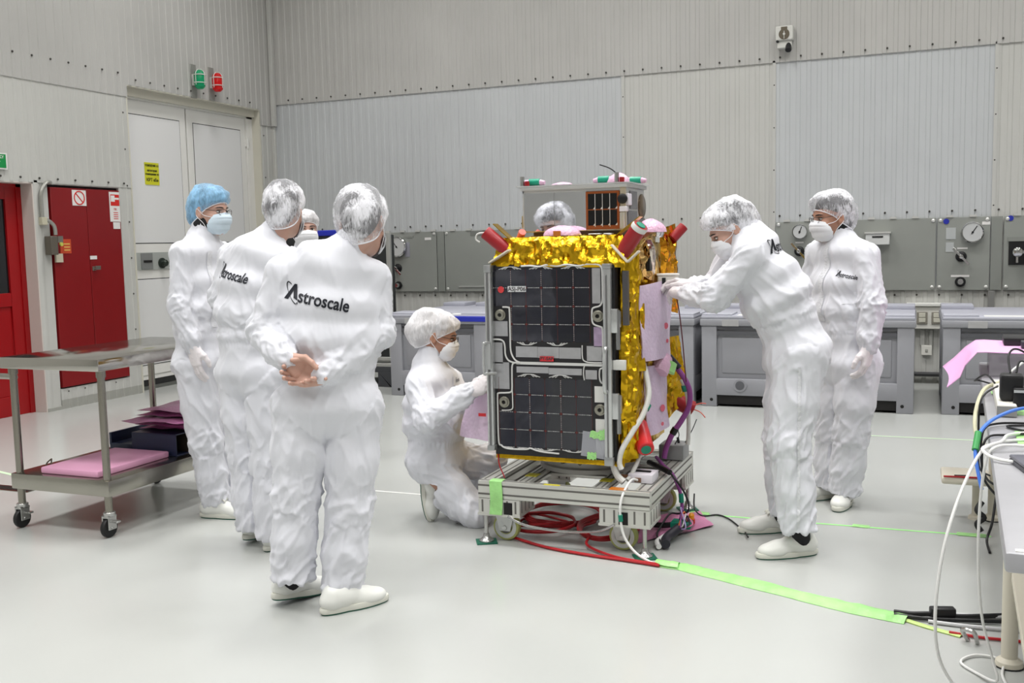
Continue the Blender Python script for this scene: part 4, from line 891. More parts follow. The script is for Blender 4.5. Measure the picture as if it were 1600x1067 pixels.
# ================================================================== SATELLITE
sat=thing('satellite',(-1.545,4.85,.405),'box-shaped satellite in gold foil with black solar panel and mirrored upper box on the cart','satellite')
def foil_mat(name,rgb,rough):
    if name in MATS: return MATS[name]
    return mat(name,rgb,rough,1.,bump=.12,bscale=22,bdetail=4)
GOLD=foil_mat('foil_gold',(206,164,34),.27); AMBF=foil_mat('foil_amber',(190,120,40),.16)
def crumple(P,amp,seed,freq=7.):
    P=np.asarray(P,float)
    P=P*np.array([1.35,1.35,.75]); freq=freq*1.05; a=1-2*np.abs(pnoise(P*freq+seed)); b=1-2.4*np.abs(pnoise(P*freq*2.2+seed*2+9)); c=1-2*np.abs(pnoise(P*freq*4.1+seed))
    return amp*(.75*a+.5*b+.22*c)
def foil_sheet(name,P00,P10,P11,P01,nu,nv,amp,seed,m=GOLD,parent=sat,freq=7.,nrm=None,edge=.35):
    P00,P10,P11,P01=[np.array(p,float) for p in (P00,P10,P11,P01)]
    N=np.cross(P10-P00,P01-P00); N=N/np.linalg.norm(N) if nrm is None else np.array(nrm,float)
    U,V=np.meshgrid(np.linspace(0,1,nu+1),np.linspace(0,1,nv+1),indexing='ij')
    P=(1-U)[...,None]*(1-V)[...,None]*P00+U[...,None]*(1-V)[...,None]*P10+U[...,None]*V[...,None]*P11+(1-U)[...,None]*V[...,None]*P01
    flat=P.reshape(-1,3); d=crumple(flat,amp,seed,freq).reshape(U.shape)
    e=np.minimum.reduce([U,V,1-U,1-V]); d=d*(edge+(1-edge)*np.clip(e*6,0,1))
    jit=(np.array([pnoise(flat*freq*1.7+seed+k*31) for k in range(3)]).T*amp*.6).reshape(P.shape)
    Q=P+N*d[...,None]+jit*np.clip(e*8,.2,1)[...,None]
    mb=MB(); mb.grid([[tuple(q) for q in row] for row in Q])
    o=mb.build(name,m,parent,smooth=True,ang=22)
    bm=bmesh.new(); bm.from_mesh(o.data); bmesh.ops.triangulate(bm,faces=bm.faces); bm.to_mesh(o.data); bm.free()
    return o
bx0,bx1,by0,by1,bz0,bz1=-1.865,-1.235,4.53,5.16,.43,1.43
BODY=mat('body_dark',(60,54,44),.5,.3)
mb=MB(); mb.box(bx0+.02,bx1-.02,by0+.02,by1-.02,.407,bz1-.02); mb.build('body_frame',BODY,sat,smooth=False)
# foil blankets
foil_sheet('foil_front',(bx0,by0,bz0),(bx1,by0,bz0),(bx1,by0,bz1),(bx0,by0,bz1),40,56,.014,1)
foil_sheet('foil_left',(bx0,by1,bz0),(bx0,by0,bz0),(bx0,by0,bz1),(bx0,by1,bz1),34,50,.014,2)
foil_sheet('foil_back',(bx1,by1,bz0),(bx0,by1,bz0),(bx0,by1,bz1),(bx1,by1,bz1),30,44,.014,3)
foil_sheet('foil_side',(bx1,by0,bz0),(bx1,by1,bz0),(bx1,by1,bz1),(bx1,by0,bz1),40,56,.02,4)
foil_sheet('foil_top',(bx0,by0,bz1),(bx1,by0,bz1),(bx1,by1,bz1),(bx0,by1,bz1),36,36,.012,5)
# bulging front hood above the panel and a strip at the front right corner
foil_sheet('foil_hood',(-1.905,4.455,1.335),(-1.235,4.445,1.325),(-1.26,4.50,1.475),(-1.875,4.50,1.47),60,16,.022,6,freq=9)
foil_sheet('foil_hood_top',(-1.875,4.50,1.468),(-1.26,4.50,1.473),(-1.25,4.72,1.45),(-1.87,4.72,1.45),50,14,.012,7,freq=9)
foil_sheet('foil_corner',(-1.275,4.475,.425),(-1.205,4.53,.425),(-1.195,4.54,1.40),(-1.265,4.47,1.36),10,80,.018,8,freq=11)
foil_sheet('foil_bottom_edge',(-1.90,4.452,.402),(-1.25,4.452,.396),(-1.25,4.46,.435),(-1.90,4.46,.435),50,6,.006,9)
foil_sheet('foil_flap',(-1.20,5.0,1.10),(-1.16,5.17,1.06),(-1.17,5.16,1.53),(-1.22,5.02,1.50),12,34,.022,10,freq=9,m=foil_mat('foil_orange',(214,150,40),.14))
foil_sheet('foil_flap',(-1.235,4.62,1.30),(-1.18,4.86,1.22),(-1.195,4.84,1.50),(-1.25,4.64,1.48),16,20,.02,11,freq=9,m=foil_mat('foil_pale',(214,176,110),.10))
foil_sheet('foil_flap',(-1.19,4.98,.52),(-1.10,5.16,.62),(-1.15,5.15,.95),(-1.20,5.0,.95),14,26,.02,12,freq=9)
foil_sheet('foil_flap',(-1.26,4.56,.83),(-1.19,4.62,.83),(-1.195,4.62,1.16),(-1.245,4.56,1.16),8,30,.016,13,freq=11)
foil_sheet('foil_lower_skirt',(-1.30,4.47,.40),(-1.22,4.58,.40),(-1.215,4.58,.62),(-1.29,4.47,.62),10,20,.012,14,freq=11)
mb=MB(); mb.box(-1.232,-1.222,4.60,4.70,.60,1.20); mb.build('copper_strip',foil_mat('foil_copper',(176,104,44),.2),sat,smooth=False)
mb=MB(); mb.box(-1.252,-1.225,4.452,4.475,1.06,1.31); mb.build('edge_channel',mat('channel_grey',(96,94,96),.3,.6),sat,smooth=False)

# ---- front solar panel: px() maps photograph-measured panel coordinates to metres on the panel plane
PY=4.445
def U(x): return -1.921+(x-762)*.0032
def Z(y): return 1.345-(y-413)*.00309
PCB=mat('panel_black',(32,31,33),.28,spec=.5); CELL=mat('solar_cell',(16,18,30),.08,spec=.6,coat=.6,noise=.25,nscale=7); SILV=mat('panel_silver',(178,178,180),.35,.6,noise=.06,nscale=30)
WHT=mat('panel_white',(212,212,208),.45); REDT=mat('panel_red_trace',(88,34,32),.5); WIRE=mat('wire_white',(206,206,204),.4)
mb=MB(); mb.box(U(769),U(955),PY,PY+.022,Z(711.5),Z(413.5)); pan=mb.build('solar_panel',PCB,sat,smooth=False)
mb=MB(); mb.box(U(769),U(958),PY+.022,PY+.05,Z(711.5),Z(414)); mb.build('panel_backing',mat('panel_edge',(20,20,22),.5),pan,smooth=False)
F=PY-.0012
def rect(name,x0,x1,y0,y1,m,d=.0,th=.0015): 
    mb=MB(); mb.box(U(x0),U(x1),F-d,F-d+th,Z(y1),Z(y0)); return mb.build(name,m,pan,smooth=False)
def cell(x0,x1,y0,y1):
    a=.35; x0+=a;x1-=a;y0+=a;y1-=a; c=2.2
    poly=[(U(x0+c),Z(y0)),(U(x1-c),Z(y0)),(U(x1),Z(y0+c)),(U(x1),Z(y1-c)),(U(x1-c),Z(y1)),(U(x0+c),Z(y1)),(U(x0),Z(y1-c)),(U(x0),Z(y0+c))]
    mb=MB(); mb.prism(poly,'y',F,F+.0012); mb.build('solar_cell',CELL,pan,smooth=False)
cx=[770.5,799.5,823.5,848,872.5,897.7,922.5]; cy=[419.8,448.7,477.2,505,532]
for i in range(6):
    for j in range(4):
        if i==0 and j>1: continue
        cell(cx[i],cx[i+1],cy[j],cy[j+1])
dx=[776.5,802,826.3,850.7,875.7,899.5,923.8]; dy=[588,615,642.8,670.6,698.5]
for i in range(6):
    for j in range(4):
        if i==0 and j<2: continue
        cell(dx[i],dx[i+1],dy[j],dy[j+1])
# inter-cell dotted connectors (pattern of the panel) and red solder crosses
mb=MB()
def dots(xa,ya,xb,yb,mi=0,n=9,s=.8):
    for k in range(n):
        t=(k+.5)/n; x=xa+(xb-xa)*t; y=ya+(yb-ya)*t; s2=s*(.5+.5*abs(math.sin(k*2.3+xa)))
        mb.box(U(x-s2),U(x+s2),F-.0004,F,Z(y+.5),Z(y-.5),mi)
for j in range(1,4):
    for i in range(1,6): dots(cx[i],cy[j],cx[i+1],cy[j])
for j in (1,):
    dots(cx[0],cy[j],cx[1],cy[j])
for i in (1,3,5): 
    for j in range(4): dots(cx[i],cy[j]+2,cx[i],cy[j+1]-2,0,8,.45)
for j in range(1,4):
    for i in range(0 if j>1 else 1,6): dots(dx[i],dy[j],dx[i+1],dy[j])
for i in (2,4):
    for j in range(4): dots(dx[i],dy[j]+2,dx[i],dy[j+1]-2,0,8,.45)
for i in range(6):
    if i%2==1 or i==0: dots(dx[i]+2,dy[4]+.5,dx[i+1]-2,dy[4]+.5)
mb.build('cell_connectors',WIRE,pan,smooth=False)
mb=MB()
def cross(x,y): 
    M=frame((U(x),F-.0005,Z(y)),(1,0,1),(1,0,-1)); mb.box(-.0055,.0055,-.0055,.0055,-.0003,.0003,M=M)
for i in range(1,6):
    for j in range(1,4): cross(cx[i],cy[j])
for i in range(1,6):
    for j in range(1,4): cross(dx[i],dy[j])
mb.build('solder_crosses',REDT,pan,smooth=False)
mb=MB()
for gx in cx[1:]:
    for j in range(4):
        if True: mb.box(U(gx-.25),U(gx+.25),F-.0002,F,Z(cy[j+1]),Z(cy[j]))
for gx in dx:
    for j in range(4): mb.box(U(gx-.25),U(gx+.25),F-.0002,F,Z(dy[j+1]),Z(dy[j]))
mb.build('cell_gap_lines',REDT,pan,smooth=False)
# silver and white patches
for q in ((770,793,500.5,524),(770,784,534,567),(770,794,565,607),(805.5,840,539.5,556.3),(840.4,874,539.8,556.6),(874.4,908,540,557),(917,940,537,559.5),(926.5,939,419.5,472.5),(806,857,571,580.5),(857.4,909,572,582),(914.5,932,573.6,587.6)): rect('silver_patch',*q,SILV)
rect('purple_patch',928,940.5,508,538,mat('panel_lilac',(170,150,178),.35,.4,noise=.15,nscale=40))
for q in ((928,949,598,622.5),(929,957,648,703)): rect('white_patch',*q,WHT)
rect('white_bus',806,946,563.3,567.6,WIRE,.002,.003)
def wire(pts,w=.0042): 
    mb=MB(); mb.tube([(U(x),F-.003,Z(y)) for x,y in pts],w,8,sm=5); mb.build('white_wire',WIRE,pan)
wire([(771,529),(781,529.5),(786.5,533),(788.3,541),(789,553),(793,561),(800,564.5),(808,565.3)])
wire([(786,478.5),(795,479),(797,483),(797.3,520),(797.6,545),(801,556),(806,562),(812,564.5)])
wire([(812,564.5),(803,565.5),(799.5,570),(798.8,585),(798.5,606),(796,611.5),(788,613),(776.5,614),(774.5,618),(774.3,640),(774.5,690),(779,697),(786,701),(800,702),(820,701),(826,699),(836,702),(850,704),(872,705)])
wire([(798.8,608),(799,630),(798.5,637),(794,640),(781,641)],.003)
wire([(817,415.5),(832,415),(846,416.5),(858,414),(874,416),(888,413.8),(906,416),(920,413.6),(935,414.2),(940,417),(942,423),(942.4,445),(942,468),(938,476),(930,478.5),(926.4,482),(926.2,497),(929,504),(938,507.5),(941.5,511),(942,530),(942.3,553),(945,561)])
wire([(910.5,536),(910.3,546),(911,556),(914,560),(922,562),(940,562)],.003)
wire([(913,589),(912,580),(912.5,571),(914,566.5)],.003)
wire([(945,569.5),(938,571),(936.4,577),(936.6,586),(939,592),(946,594.5)])
def fan(xc,y0,y1,half):
    for s_ in (-1,1):
        for k in (1,.72,.45): wire([(xc,y0),(xc+s_*half*k*.45,y0+(y1-y0)*.12),(xc+s_*half*k*.7,y0+(y1-y0)*.6),(xc+s_*half*k,y1)],.0016)
for xc in (799,848,898): fan(xc,416.3,420,18)
for xc in (824,872): fan(xc,537,533,16)
for xc in (826,876): fan(xc,582.5,586.5,18)
for xc in (802,851,895): fan(xc,701.5,698.5,18)
for (x,y) in ((782,490.7),(935,491.5),(785.4,627.6),(936.5,633.5)):
    mb=MB(); mb.lathe([(.027,0),(.027,.006),(.022,.008),(.02,.014),(.010,.015),(.009,.008),(0,.008)],(U(x),F,Z(y)),(0,-1,0),28); sp=mb.build('spacer',mat('spacer_grey',(150,148,136),.3,.7),pan)
    mb=MB(); mb.lathe([(.009,.009),(0,.0095)],(U(x),F,Z(y)),(0,-1,0),14); mb.build('spacer_hole',DARK,sp,smooth=False)
# labels
mb=MB(); mb.box(U(795),U(824),F-.003,F-.001,Z(455),Z(446)); lb=mb.build('white_label',mat('label_white',(214,214,216),.45),pan,smooth=False)
mb=MB(); mb.text('ASJ-P06',.028,frame((U(809.5),F-.0035,Z(450.7)),(1,0,0),(0,0,1)),bold=.0004); mb.build('label_lettering',mat('ink_dark',(60,58,60)),lb,smooth=False)
mb=MB(); mb.cyl((U(783.7),F-.001,Z(451.4)),(U(783.7),F-.003,Z(451.4)),.016,n=24); mb.build('red_dot',mat('dot_red',(206,60,62),.5),pan,smooth=False)
mb=MB(); mb.box(U(844.5),U(866),F-.007,F-.005,Z(561.5),Z(554)); lb=mb.build('red_tag',mat('tag_red',(206,46,54),.5),pan,smooth=False)
mb=MB(); mb.text('PY-SAP',.021,frame((U(855.2),F-.0075,Z(557.7)),(1,0,0),(0,0,1)),bold=.0005); mb.build('label_lettering',mat('ink_dark',(60,58,60)),lb,smooth=False)
M=frame((U(929),F-.004,Z(689)),(1,0,-.1),(.1,0,1)); mb=MB(); mb.box(-.068,.062,-.058,.062,-.0008,.0008,M=M); mb.build('clear_film',mat('film_clear',(190,192,200),.1,alpha=.45),pan,smooth=False)
def scrap(x,y,w,h,rot):
    M=frame((U(x),F-.007,Z(y)),(math.cos(rot),0,math.sin(rot)),(-math.sin(rot),0,math.cos(rot))); P=[]
    for i in range(9):
        P.append([M@Vector((w*(i/8-.5),h*(j/5-.5)+.004*math.sin(i*2.1+j),.003*math.sin(i*1.7+j*1.3))) for j in range(6)])
    mb=MB(); mb.grid(P); mb.build('green_tape',GTAPE,pan,ang=180)
scrap(934,673,.085,.034,-.15); scrap(943,668,.05,.028,.3); scrap(923,705,.045,.034,0)
# rails left and right of the panel
RAIL=mat('rail_aluminium',(196,198,198),.22,.7); CLRP=mat('rail_clear',(206,208,208),.08,alpha=.55)
mb=MB(); mb.box(U(761),U(771),PY-.035,PY-.001,Z(703),Z(413),b=.003); mb.build('panel_rail',RAIL,sat)
mb=MB(); mb.box(U(764),U(767.5),PY-.037,PY-.034,Z(697),Z(425)); mb.build('rail_slot',mat('rail_slot',(120,120,120),.4,.5),sat,smooth=False)
mb=MB(); mb.box(U(945.5),U(957),PY-.035,PY-.001,Z(716),Z(413),b=.003); mb.build('panel_rail',RAIL,sat)
mb=MB(); mb.box(U(949.5),U(952),PY-.037,PY-.034,Z(710),Z(430)); mb.build('rail_slot',mat('rail_slot',(120,120,120)),sat,smooth=False)
mb=MB(); mb.box(U(957.5),U(961),PY-.01,PY+.05,Z(711),Z(414)); mb.build('rail_black_edge',mat('panel_edge',(20,20,22)),sat,smooth=False)  # black edge strip along the right rail
for x0,x1,y0,y1 in ((760.5,772,413,424),(760,772,696,704),(945,958,413,420),(945,958,704,717)):
    mb=MB(); mb.box(U(x0),U(x1),PY-.04,PY+.0,Z(y1),Z(y0),b=.003); mb.build('rail_end',mat('rail_end',(170,172,172),.3,.7),sat)
mb=MB(); mb.tube([(U(767),PY-.035,Z(534)),(U(763),PY-.06,Z(534)),(U(761.5),PY-.065,Z(537)),(U(761.5),PY-.065,Z(578)),(U(766),PY-.06,Z(581)),(U(775),PY-.02,Z(582))],.008,8); mb.build('rail_handle',RAIL,sat)
mb=MB(); mb.box(U(757.5),U(770),PY-.05,PY-.046,Z(575),Z(535)); mb.build('clear_guard',CLRP,sat,smooth=False)
mb=MB(); mb.tube([(U(951),PY-.035,Z(539)),(U(950),PY-.06,Z(540)),(U(949),PY-.06,Z(560)),(U(949),PY-.06,Z(600)),(U(950),PY-.035,Z(604))],.010,8); mb.build('rail_handle',RAIL,sat)
for ya,yb,yc in ((480,516,541),(607,646,668)):
    mb=MB(); mb.box(U(955),U(966),PY-.03,PY+.0,Z(yb),Z(ya),b=.004); mb.box(U(958),U(969),PY-.02,PY+.01,Z(yb-8),Z(ya+4),b=.003); h=mb.build('hinge_block',RAIL,sat)
    mb=MB(); mb.cyl((U(965.5),PY-.015,Z(yc)),(U(965.5),PY-.015,Z(ya+2)),.011,n=16); mb.build('hinge_pin',mat('pin_grey',(150,150,150),.25,.9),h)
mb=MB(); mb.box(U(957),U(976),PY-.012,PY+.008,Z(572),Z(557),b=.003)
mb.build('white_strap',WHT,sat)

# ---- upper instrument box
ux0,ux1,uy0,uy1,uz0,uz1=-1.805,-1.285,4.64,4.99,1.498,1.70
BOXG=mat('box_silver',(196,197,196),.35,.5); MIRR=mat('mirror_panel',(232,234,238),.03,1.); COPP=mat('array_copper',(150,80,40),.35,.4)
mb=MB(); mb.box(ux0,ux1,uy0+.004,uy1,uz0,uz1,0); ub=mb.build('instrument_box',BOXG,sat,smooth=False,bevel=.003)
mb=MB(); mb.box(ux0-.012,ux1+.012,uy0-.012,uy1+.012,uz1,uz1+.018,b=.003); mb.build('lid_plate',BOXG,ub)
mb=MB(); mb.box(ux0-.03,ux1+.025,uy0-.015,uy1+.02,uz1+.018,uz1+.024); mb.build('clear_top_sheet',CLRP,ub,smooth=False)
# mirrored panel, toed in very slightly
M=Matrix.Translation(((ux0-1.475)/2,uy0,0))@Matrix.Rotation(math.radians(.0),4,'Z'); hw=(-1.475-ux0)/2
mb=MB(); mb.box(-hw+.004,-.004-.0,-.002,.004,uz0+.004,uz1-.012,M=M); mb.build('mirror_panel',MIRR,ub,smooth=False)
mb=MB(); mb.box(-.001,hw-.006,-.002,.004,uz0+.004,uz1-.012,M=M); mb.build('mirror_panel',MIRR,ub,smooth=False)
mb=MB(); mb.box(ux0,ux1,uy0-.004,uy0+.002,uz1-.012,uz1); mb.box(ux0,ux0+.006,uy0-.004,uy0+.002,uz0,uz1); mb.build('mirror_frame',BOXG,ub,smooth=False)
ax_0,ax_1,az0,az1=-1.478,-1.312,uz0+.006,uz1-.016
mb=MB(); mb.box(ax_0,ax_1,uy0-.012,uy0+.002,az0,az1); sa=mb.build('small_solar_array',COPP,ub,smooth=False)
cw=(ax_1-ax_0-.02)/4; ch=(az1-az0-.032)/2
for i in range(4):
    for j in range(2):
        x=ax_0+.010+i*cw; z=az0+.018+j*(ch+.004)
        mb=MB(); c=.010; mb.prism([(x+.0015,z+.001),(x+cw-.0015-c,z+.001),(x+cw-.0015,z+.001+c),(x+cw-.0015,z+ch-.001),(x+.0015,z+ch-.001)],'y',uy0-.0135,uy0-.011); mb.build('solar_cell',mat('solar_cell_black',(12,12,14),.12,spec=.6),sa,smooth=False)
for i in range(1,4):
    x=ax_0+.010+i*cw; mb=MB(); mb.box(x-.0012,x+.0012,uy0-.0138,uy0-.012,az0+.012,az1-.012); mb.build('cell_bar',WIRE,sa,smooth=False)
for i in range(4):
    for j in range(2):
        x=ax_0+.010+(i+1)*cw; z=az0+.018+j*(ch+.004); mb=MB(); mb.prism([(x-.010,z),(x,z),(x,z+.012)],'y',uy0-.0142,uy0-.012); mb.build('cell_tab',WIRE,sa,smooth=False)
# right corner pillar and side face
mb=MB(); mb.box(-1.31,ux1+.002,uy0-.006,uy0+.01,uz0,uz1); mb.build('corner_plate',mat('plate_champagne',(196,184,160),.3,.5),ub,smooth=False)
mb=MB(); mb.lathe([(.024,0),(.024,.008),(.018,.012),(.0,.012)],(-1.297,uy0-.006,1.645),(0,-1,0),20); mb.build('black_port',BLK,ub)
mb=MB(); mb.box(ux1-.002,ux1+.015,uy0+.0,uy0+.06,1.615,1.67); mb.box(ux1-.03,ux1+.008,uy0-.012,uy0+.02,1.585,1.61); mb.build('white_connector',mat('box_offwhite',(220,216,224)),ub,bevel=.003)
mb=MB(); mb.cyl((-1.298,uy0-.012,1.505),(-1.298,uy0-.012,1.58),.013,n=14); mb.build('rod',mat('rod_pale',(200,196,186),.3,.6),ub)
SIDEG=mat('side_cell_grey',(100,96,98),.15,.5)
for y0,y1,z0,z1 in ((uy0+.07,uy0+.20,1.60,1.685),(uy0+.03,uy0+.20,1.505,1.59),(uy0+.22,uy0+.34,1.505,1.56)): mb=MB(); mb.box(ux1,ux1+.004,y0,y1,z0,z1); mb.build('side_panel',SIDEG,ub,smooth=False)
mb=MB(); mb.lathe([(.062,0),(.062,.006),(.05,.012),(0,.012)],(ux1+.0,uy0+.29,1.615),(1,0,0),28); mb.build('side_disc',mat('disc_bronze',(120,104,86),.25,.7),ub)
mb=MB(); mb.lathe([(.04,0),(.04,.010),(0,.010)],(ux0,uy0+.1,1.62),(-1,0,0),24); mb.build('left_disc',BLK,ub)
mb=MB(); mb.box(ux0-.014,ux0,uy0+.01,uy0+.03,1.52,1.58); mb.build('left_bracket',mat('bracket_brass',(186,170,130),.3,.6),ub,bevel=.003)
# standoffs between box and body
mb=MB()
for x in (-1.74,-1.60,-1.44,-1.34):
    for y in (4.68,4.94): 
        p=MB(); p.cyl((x,y,1.42),(x,y,1.50),.012,n=12); p.build('standoff',CHR,sat)
mb=MB(); mb.box(-1.76,-1.32,4.66,4.97,1.43,1.497); mb.build('interface_block',mat('interface_brown',(84,70,52),.4,.4),sat,smooth=False)
for q in ((-1.46,-1.40),(-1.385,-1.345)): mb=MB(); mb.box(q[0],q[1],4.60,4.645,1.455,1.485); mb.build('connector_row',BOXG,sat,bevel=.003)
mb=MB(); mb.box(-1.46,-1.30,4.575,4.60,1.46,1.474); mb.build('silver_edge',SILV,sat,smooth=False)

# ---- red protective covers on the thruster barrels
RCOV=mat('cover_red',(150,26,34),.4,bump=.1,bscale=60); RCOVB=mat('cover_red_bright',(206,40,46),.4)
def cover(p0,p1,R,band=None,cap=TEAL,m=RCOV):
    p0=Vector(p0);p1=Vector(p1);d=(p1-p0); L=d.length
    mb=MB(); mb.lathe([(R*.8,0),(R,.004),(R,L*.97),(R*.9,L),(0,L)],p0,d,24); c=mb.build('red_cover',m,sat)
    if band: mb=MB(); mb.lathe([(R+.001,L*.86),(R+.002,L*.95),(R*.95,L*1.005)],p0,d,24,cap=False); mb.build('white_band',WHT,c)
    if cap: mb=MB(); mb.lathe([(R*.62,L*.99),(R*.6,L+.004),(0,L+.006)],p0,d,18); mb.build('teal_end',cap,c)
    return c
def bracket(p0,p1,w):
    d=Vector(p1)-Vector(p0); M=frame(p0,d,(0,1,0)); mb=MB(); mb.box(0,d.length,-w,w,-.004,.004,M=M); mb.build('cover_bracket',mat('bracket_pale',(214,206,190),.4),sat,bevel=.002)
cover((-1.815,4.50,1.395),(-1.935,4.46,1.505),.033,False,None); bracket((-1.905,4.44,1.355),(-1.80,4.44,1.415),.02)
mb=MB(); mb.box(-.07,.07,-.03,.03,-.002,.002,M=frame((-1.845,4.50,1.495),(.75,0,-.66),(0,1,0))); mb.build('foil_tab',GOLD,sat,smooth=False)
mb=MB(); mb.tube([(-1.93,4.455,1.50),(-1.965,4.44,1.495),(-1.975,4.44,1.47),(-1.955,4.44,1.455)],.004,6); mb.build('teal_strap',WHT,sat)
cover((-1.265,4.50,1.39),(-1.165,4.46,1.515),.037,True,TEAL); bracket((-1.30,4.45,1.43),(-1.225,4.45,1.35),.016); bracket((-1.225,4.45,1.35),(-1.17,4.45,1.40),.016)
mb=MB(); mb.box(-.09,.06,-.03,.03,-.002,.002,M=frame((-1.225,4.51,1.52),(.8,0,.6),(0,1,0))); mb.build('foil_tab',GOLD,sat,smooth=False)
cover((-1.17,5.11,1.45),(-1.115,5.14,1.515),.026,False,None); cover((-1.78,5.05,1.44),(-1.72,5.08,1.56),.026,False,None,RCOVB)
mb=MB(); mb.cyl((-1.80,4.56,1.455),(-1.765,4.52,1.50),.018,n=16); mb.build('small_red_cap',mat('cap_coral',(224,110,96),.45),sat)
cover((-1.235,4.66,.56),(-1.165,4.52,.47),.04,False,TEAL,RCOVB); cover((-1.17,5.10,.62),(-1.075,5.14,.565),.042,False,None)
mb=MB(); mb.tube([(-1.08,5.12,.58),(-1.03,5.12,.60),(-1.0,5.12,.60)],.003,6); mb.build('red_tie',mat('cap_coral',(224,110,96)),sat)
mb=MB(); mb.tube([(-1.08,5.12,.57),(-1.03,5.10,.56),(-1.0,5.10,.53)],.003,6); mb.build('red_tie',mat('cap_coral',(224,110,96)),sat)
# silver tubes and chrome bits at the upper right
mb=MB(); mb.lathe([(.03,0),(.034,.02),(.03,.05),(.02,.06),(0,.06)],(-1.185,4.84,1.47),(.3,-.2,1),18); mb.build('chrome_fitting',CHR,sat)
mb=MB(); mb.tube([(-1.205,4.74,1.44),(-1.185,4.73,1.40),(-1.19,4.75,1.34),(-1.20,4.78,1.29)],.020,10); mb.build('wrapped_tube',foil_mat('foil_silver',(206,196,184),.15),sat)
mb=MB(); mb.box(-1.205,-1.185,4.70,4.74,1.30,1.36); mb.build('black_clip',BLK,sat,smooth=False)

# ---- cables fixed to the satellite
def satcable(name,pts,r,m): 
    mb=MB(); mb.tube(pts,r,10); return mb.build(name,m,sat)
satcable('white_harness',[(-1.21,4.66,.86),(-1.185,4.62,.80),(-1.165,4.58,.72),(-1.18,4.54,.64),(-1.22,4.49,.56),(-1.262,4.455,.48),(-1.275,4.45,.42),(-1.265,4.45,.385)],.013,WHT)
satcable('white_harness',[(-1.20,4.68,.78),(-1.19,4.66,.70),(-1.185,4.62,.64)],.011,WHT)
mb=MB(); mb.cyl((-1.168,4.575,.675),(-1.175,4.555,.655),.017,n=12); mb.build('teal_band',TEAL,sat)
satcable('white_strap_lower',[(-1.31,4.47,.43),(-1.305,4.462,.39),(-1.285,4.455,.35),(-1.255,4.45,.325)],.016,WHT)
satcable('white_harness',[(-1.20,4.60,.47),(-1.21,4.56,.42),(-1.235,4.52,.35),(-1.25,4.49,.325)],.010,WHT)
satcable('purple_harness',[(-1.17,4.98,.86),(-1.14,4.99,.82),(-1.09,5.0,.75),(-1.06,5.0,.68),(-1.065,5.0,.60),(-1.10,4.99,.53),(-1.145,4.98,.46),(-1.175,4.97,.39),(-1.185,4.96,.335)],.014,CPUR)
satcable('dark_harness',[(-1.19,4.97,.89),(-1.15,4.98,.85),(-1.11,4.99,.80)],.015,mat('sleeve_dark',(40,38,48)))
mb=MB(); mb.cyl((-1.145,4.982,.46),(-1.128,4.984,.49),.018,n=12); mb.build('black_band',CBLK,sat)
satcable('white_strap_rear',[(-1.10,5.0,.74),(-1.075,5.01,.66),(-1.07,5.02,.55),(-1.072,5.025,.45),(-1.075,5.02,.40)],.011,WHT)
mb=MB(); mb.cyl((-1.088,5.005,.71),(-1.08,5.01,.68),.018,n=12); mb.build('teal_band',TEAL,sat)
satcable('thin_red_wire',[(-1.89,4.45,.425),(-1.88,4.44,.37),(-1.86,4.43,.335),(-1.845,4.42,.312)],.003,CRED)
satcable('antenna_wire',[(-1.37,4.80,1.725),(-1.37,4.79,1.77),(-1.40,4.78,1.80),(-1.45,4.77,1.82)],.003,CBLK)

# ---- wraps and pads lying on / hung on the satellite: things of their own
def wrap_panel(name,P00,P10,P11,P01,m,label,bow=.03,nrm=(1,0,0),n=16,spots=()):
    P00,P10,P11,P01=[Vector(p) for p in (P00,P10,P11,P01)]; N=Vector(nrm)
    R=[]
    for i in range(n+1):
        row=[]
        for j in range(n+1):
            u,v=i/n,j/n
            p=P00*(1-u)*(1-v)+P10*u*(1-v)+P11*u*v+P01*(1-u)*v
            row.append(p+N*(bow*(1-(2*u-1)**2)*(1-.3*v)+.006*math.sin(u*9+v*7)))
        R.append(row)
    mb=MB(); mb.grid(R); R2=[[p-N*.007 for p in r_] for r_ in R]; mb.grid([r_[::-1] for r_ in R2])
    for e0,e1 in ((R[0],R2[0]),(R[-1],R2[-1]),([r_[0] for r_ in R],[r_[0] for r_ in R2]),([r_[-1] for r_ in R],[r_[-1] for r_ in R2])): mb.grid([e0,e1])
    mb.cur=1
    for u,v,rr in spots:
        p=P00*(1-u)*(1-v)+P10*u*(1-v)+P11*u*v+P01*(1-u)*v+N*(bow*(1-(2*u-1)**2)*(1-.3*v)+.009)
        mb.cyl(p,p+N*.001,rr,n=14)
    o=mb.build(name,[m,mat('spot_red',(214,100,120),.5)],ang=60); return tag(o,label,'wrap')
wrap_panel('bubble_wrap',(-1.20,4.60,.875),(-1.155,4.985,.865),(-1.15,5.0,1.255),(-1.205,4.575,1.235),LILAC,'upper pink bubble-wrap pad hung on the right side of the satellite',.035,(.9,-.42,0),spots=((.62,.42,.016),(.66,.22,.010)))
wrap_panel('bubble_wrap',(-1.205,4.68,.50),(-1.15,4.93,.52),(-1.17,4.93,.83),(-1.215,4.70,.84),LILAC,'lower pale pink bubble-wrap pad on the right side of the satellite',.03,(.9,-.42,0),spots=((.5,.35,.018),(.45,.12,.010)))
t=thing('pink_pouch',(-1.17,4.82,.82),'small rolled pink pouch with green tape between the two right-hand wraps of the satellite','pouch')
mb=MB(); mb.tube([(-1.165,4.80,.80),(-1.16,4.83,.835),(-1.15,4.87,.87)],[.045,.05,.04],14,sm=4,flat=.7); mb.build('roll',PINKB,t)
mb=MB(); mb.tube([(-1.125,4.84,.795),(-1.118,4.87,.84)],.028,12,flat=.6); mb.build('green_tape',GTAPE,t)
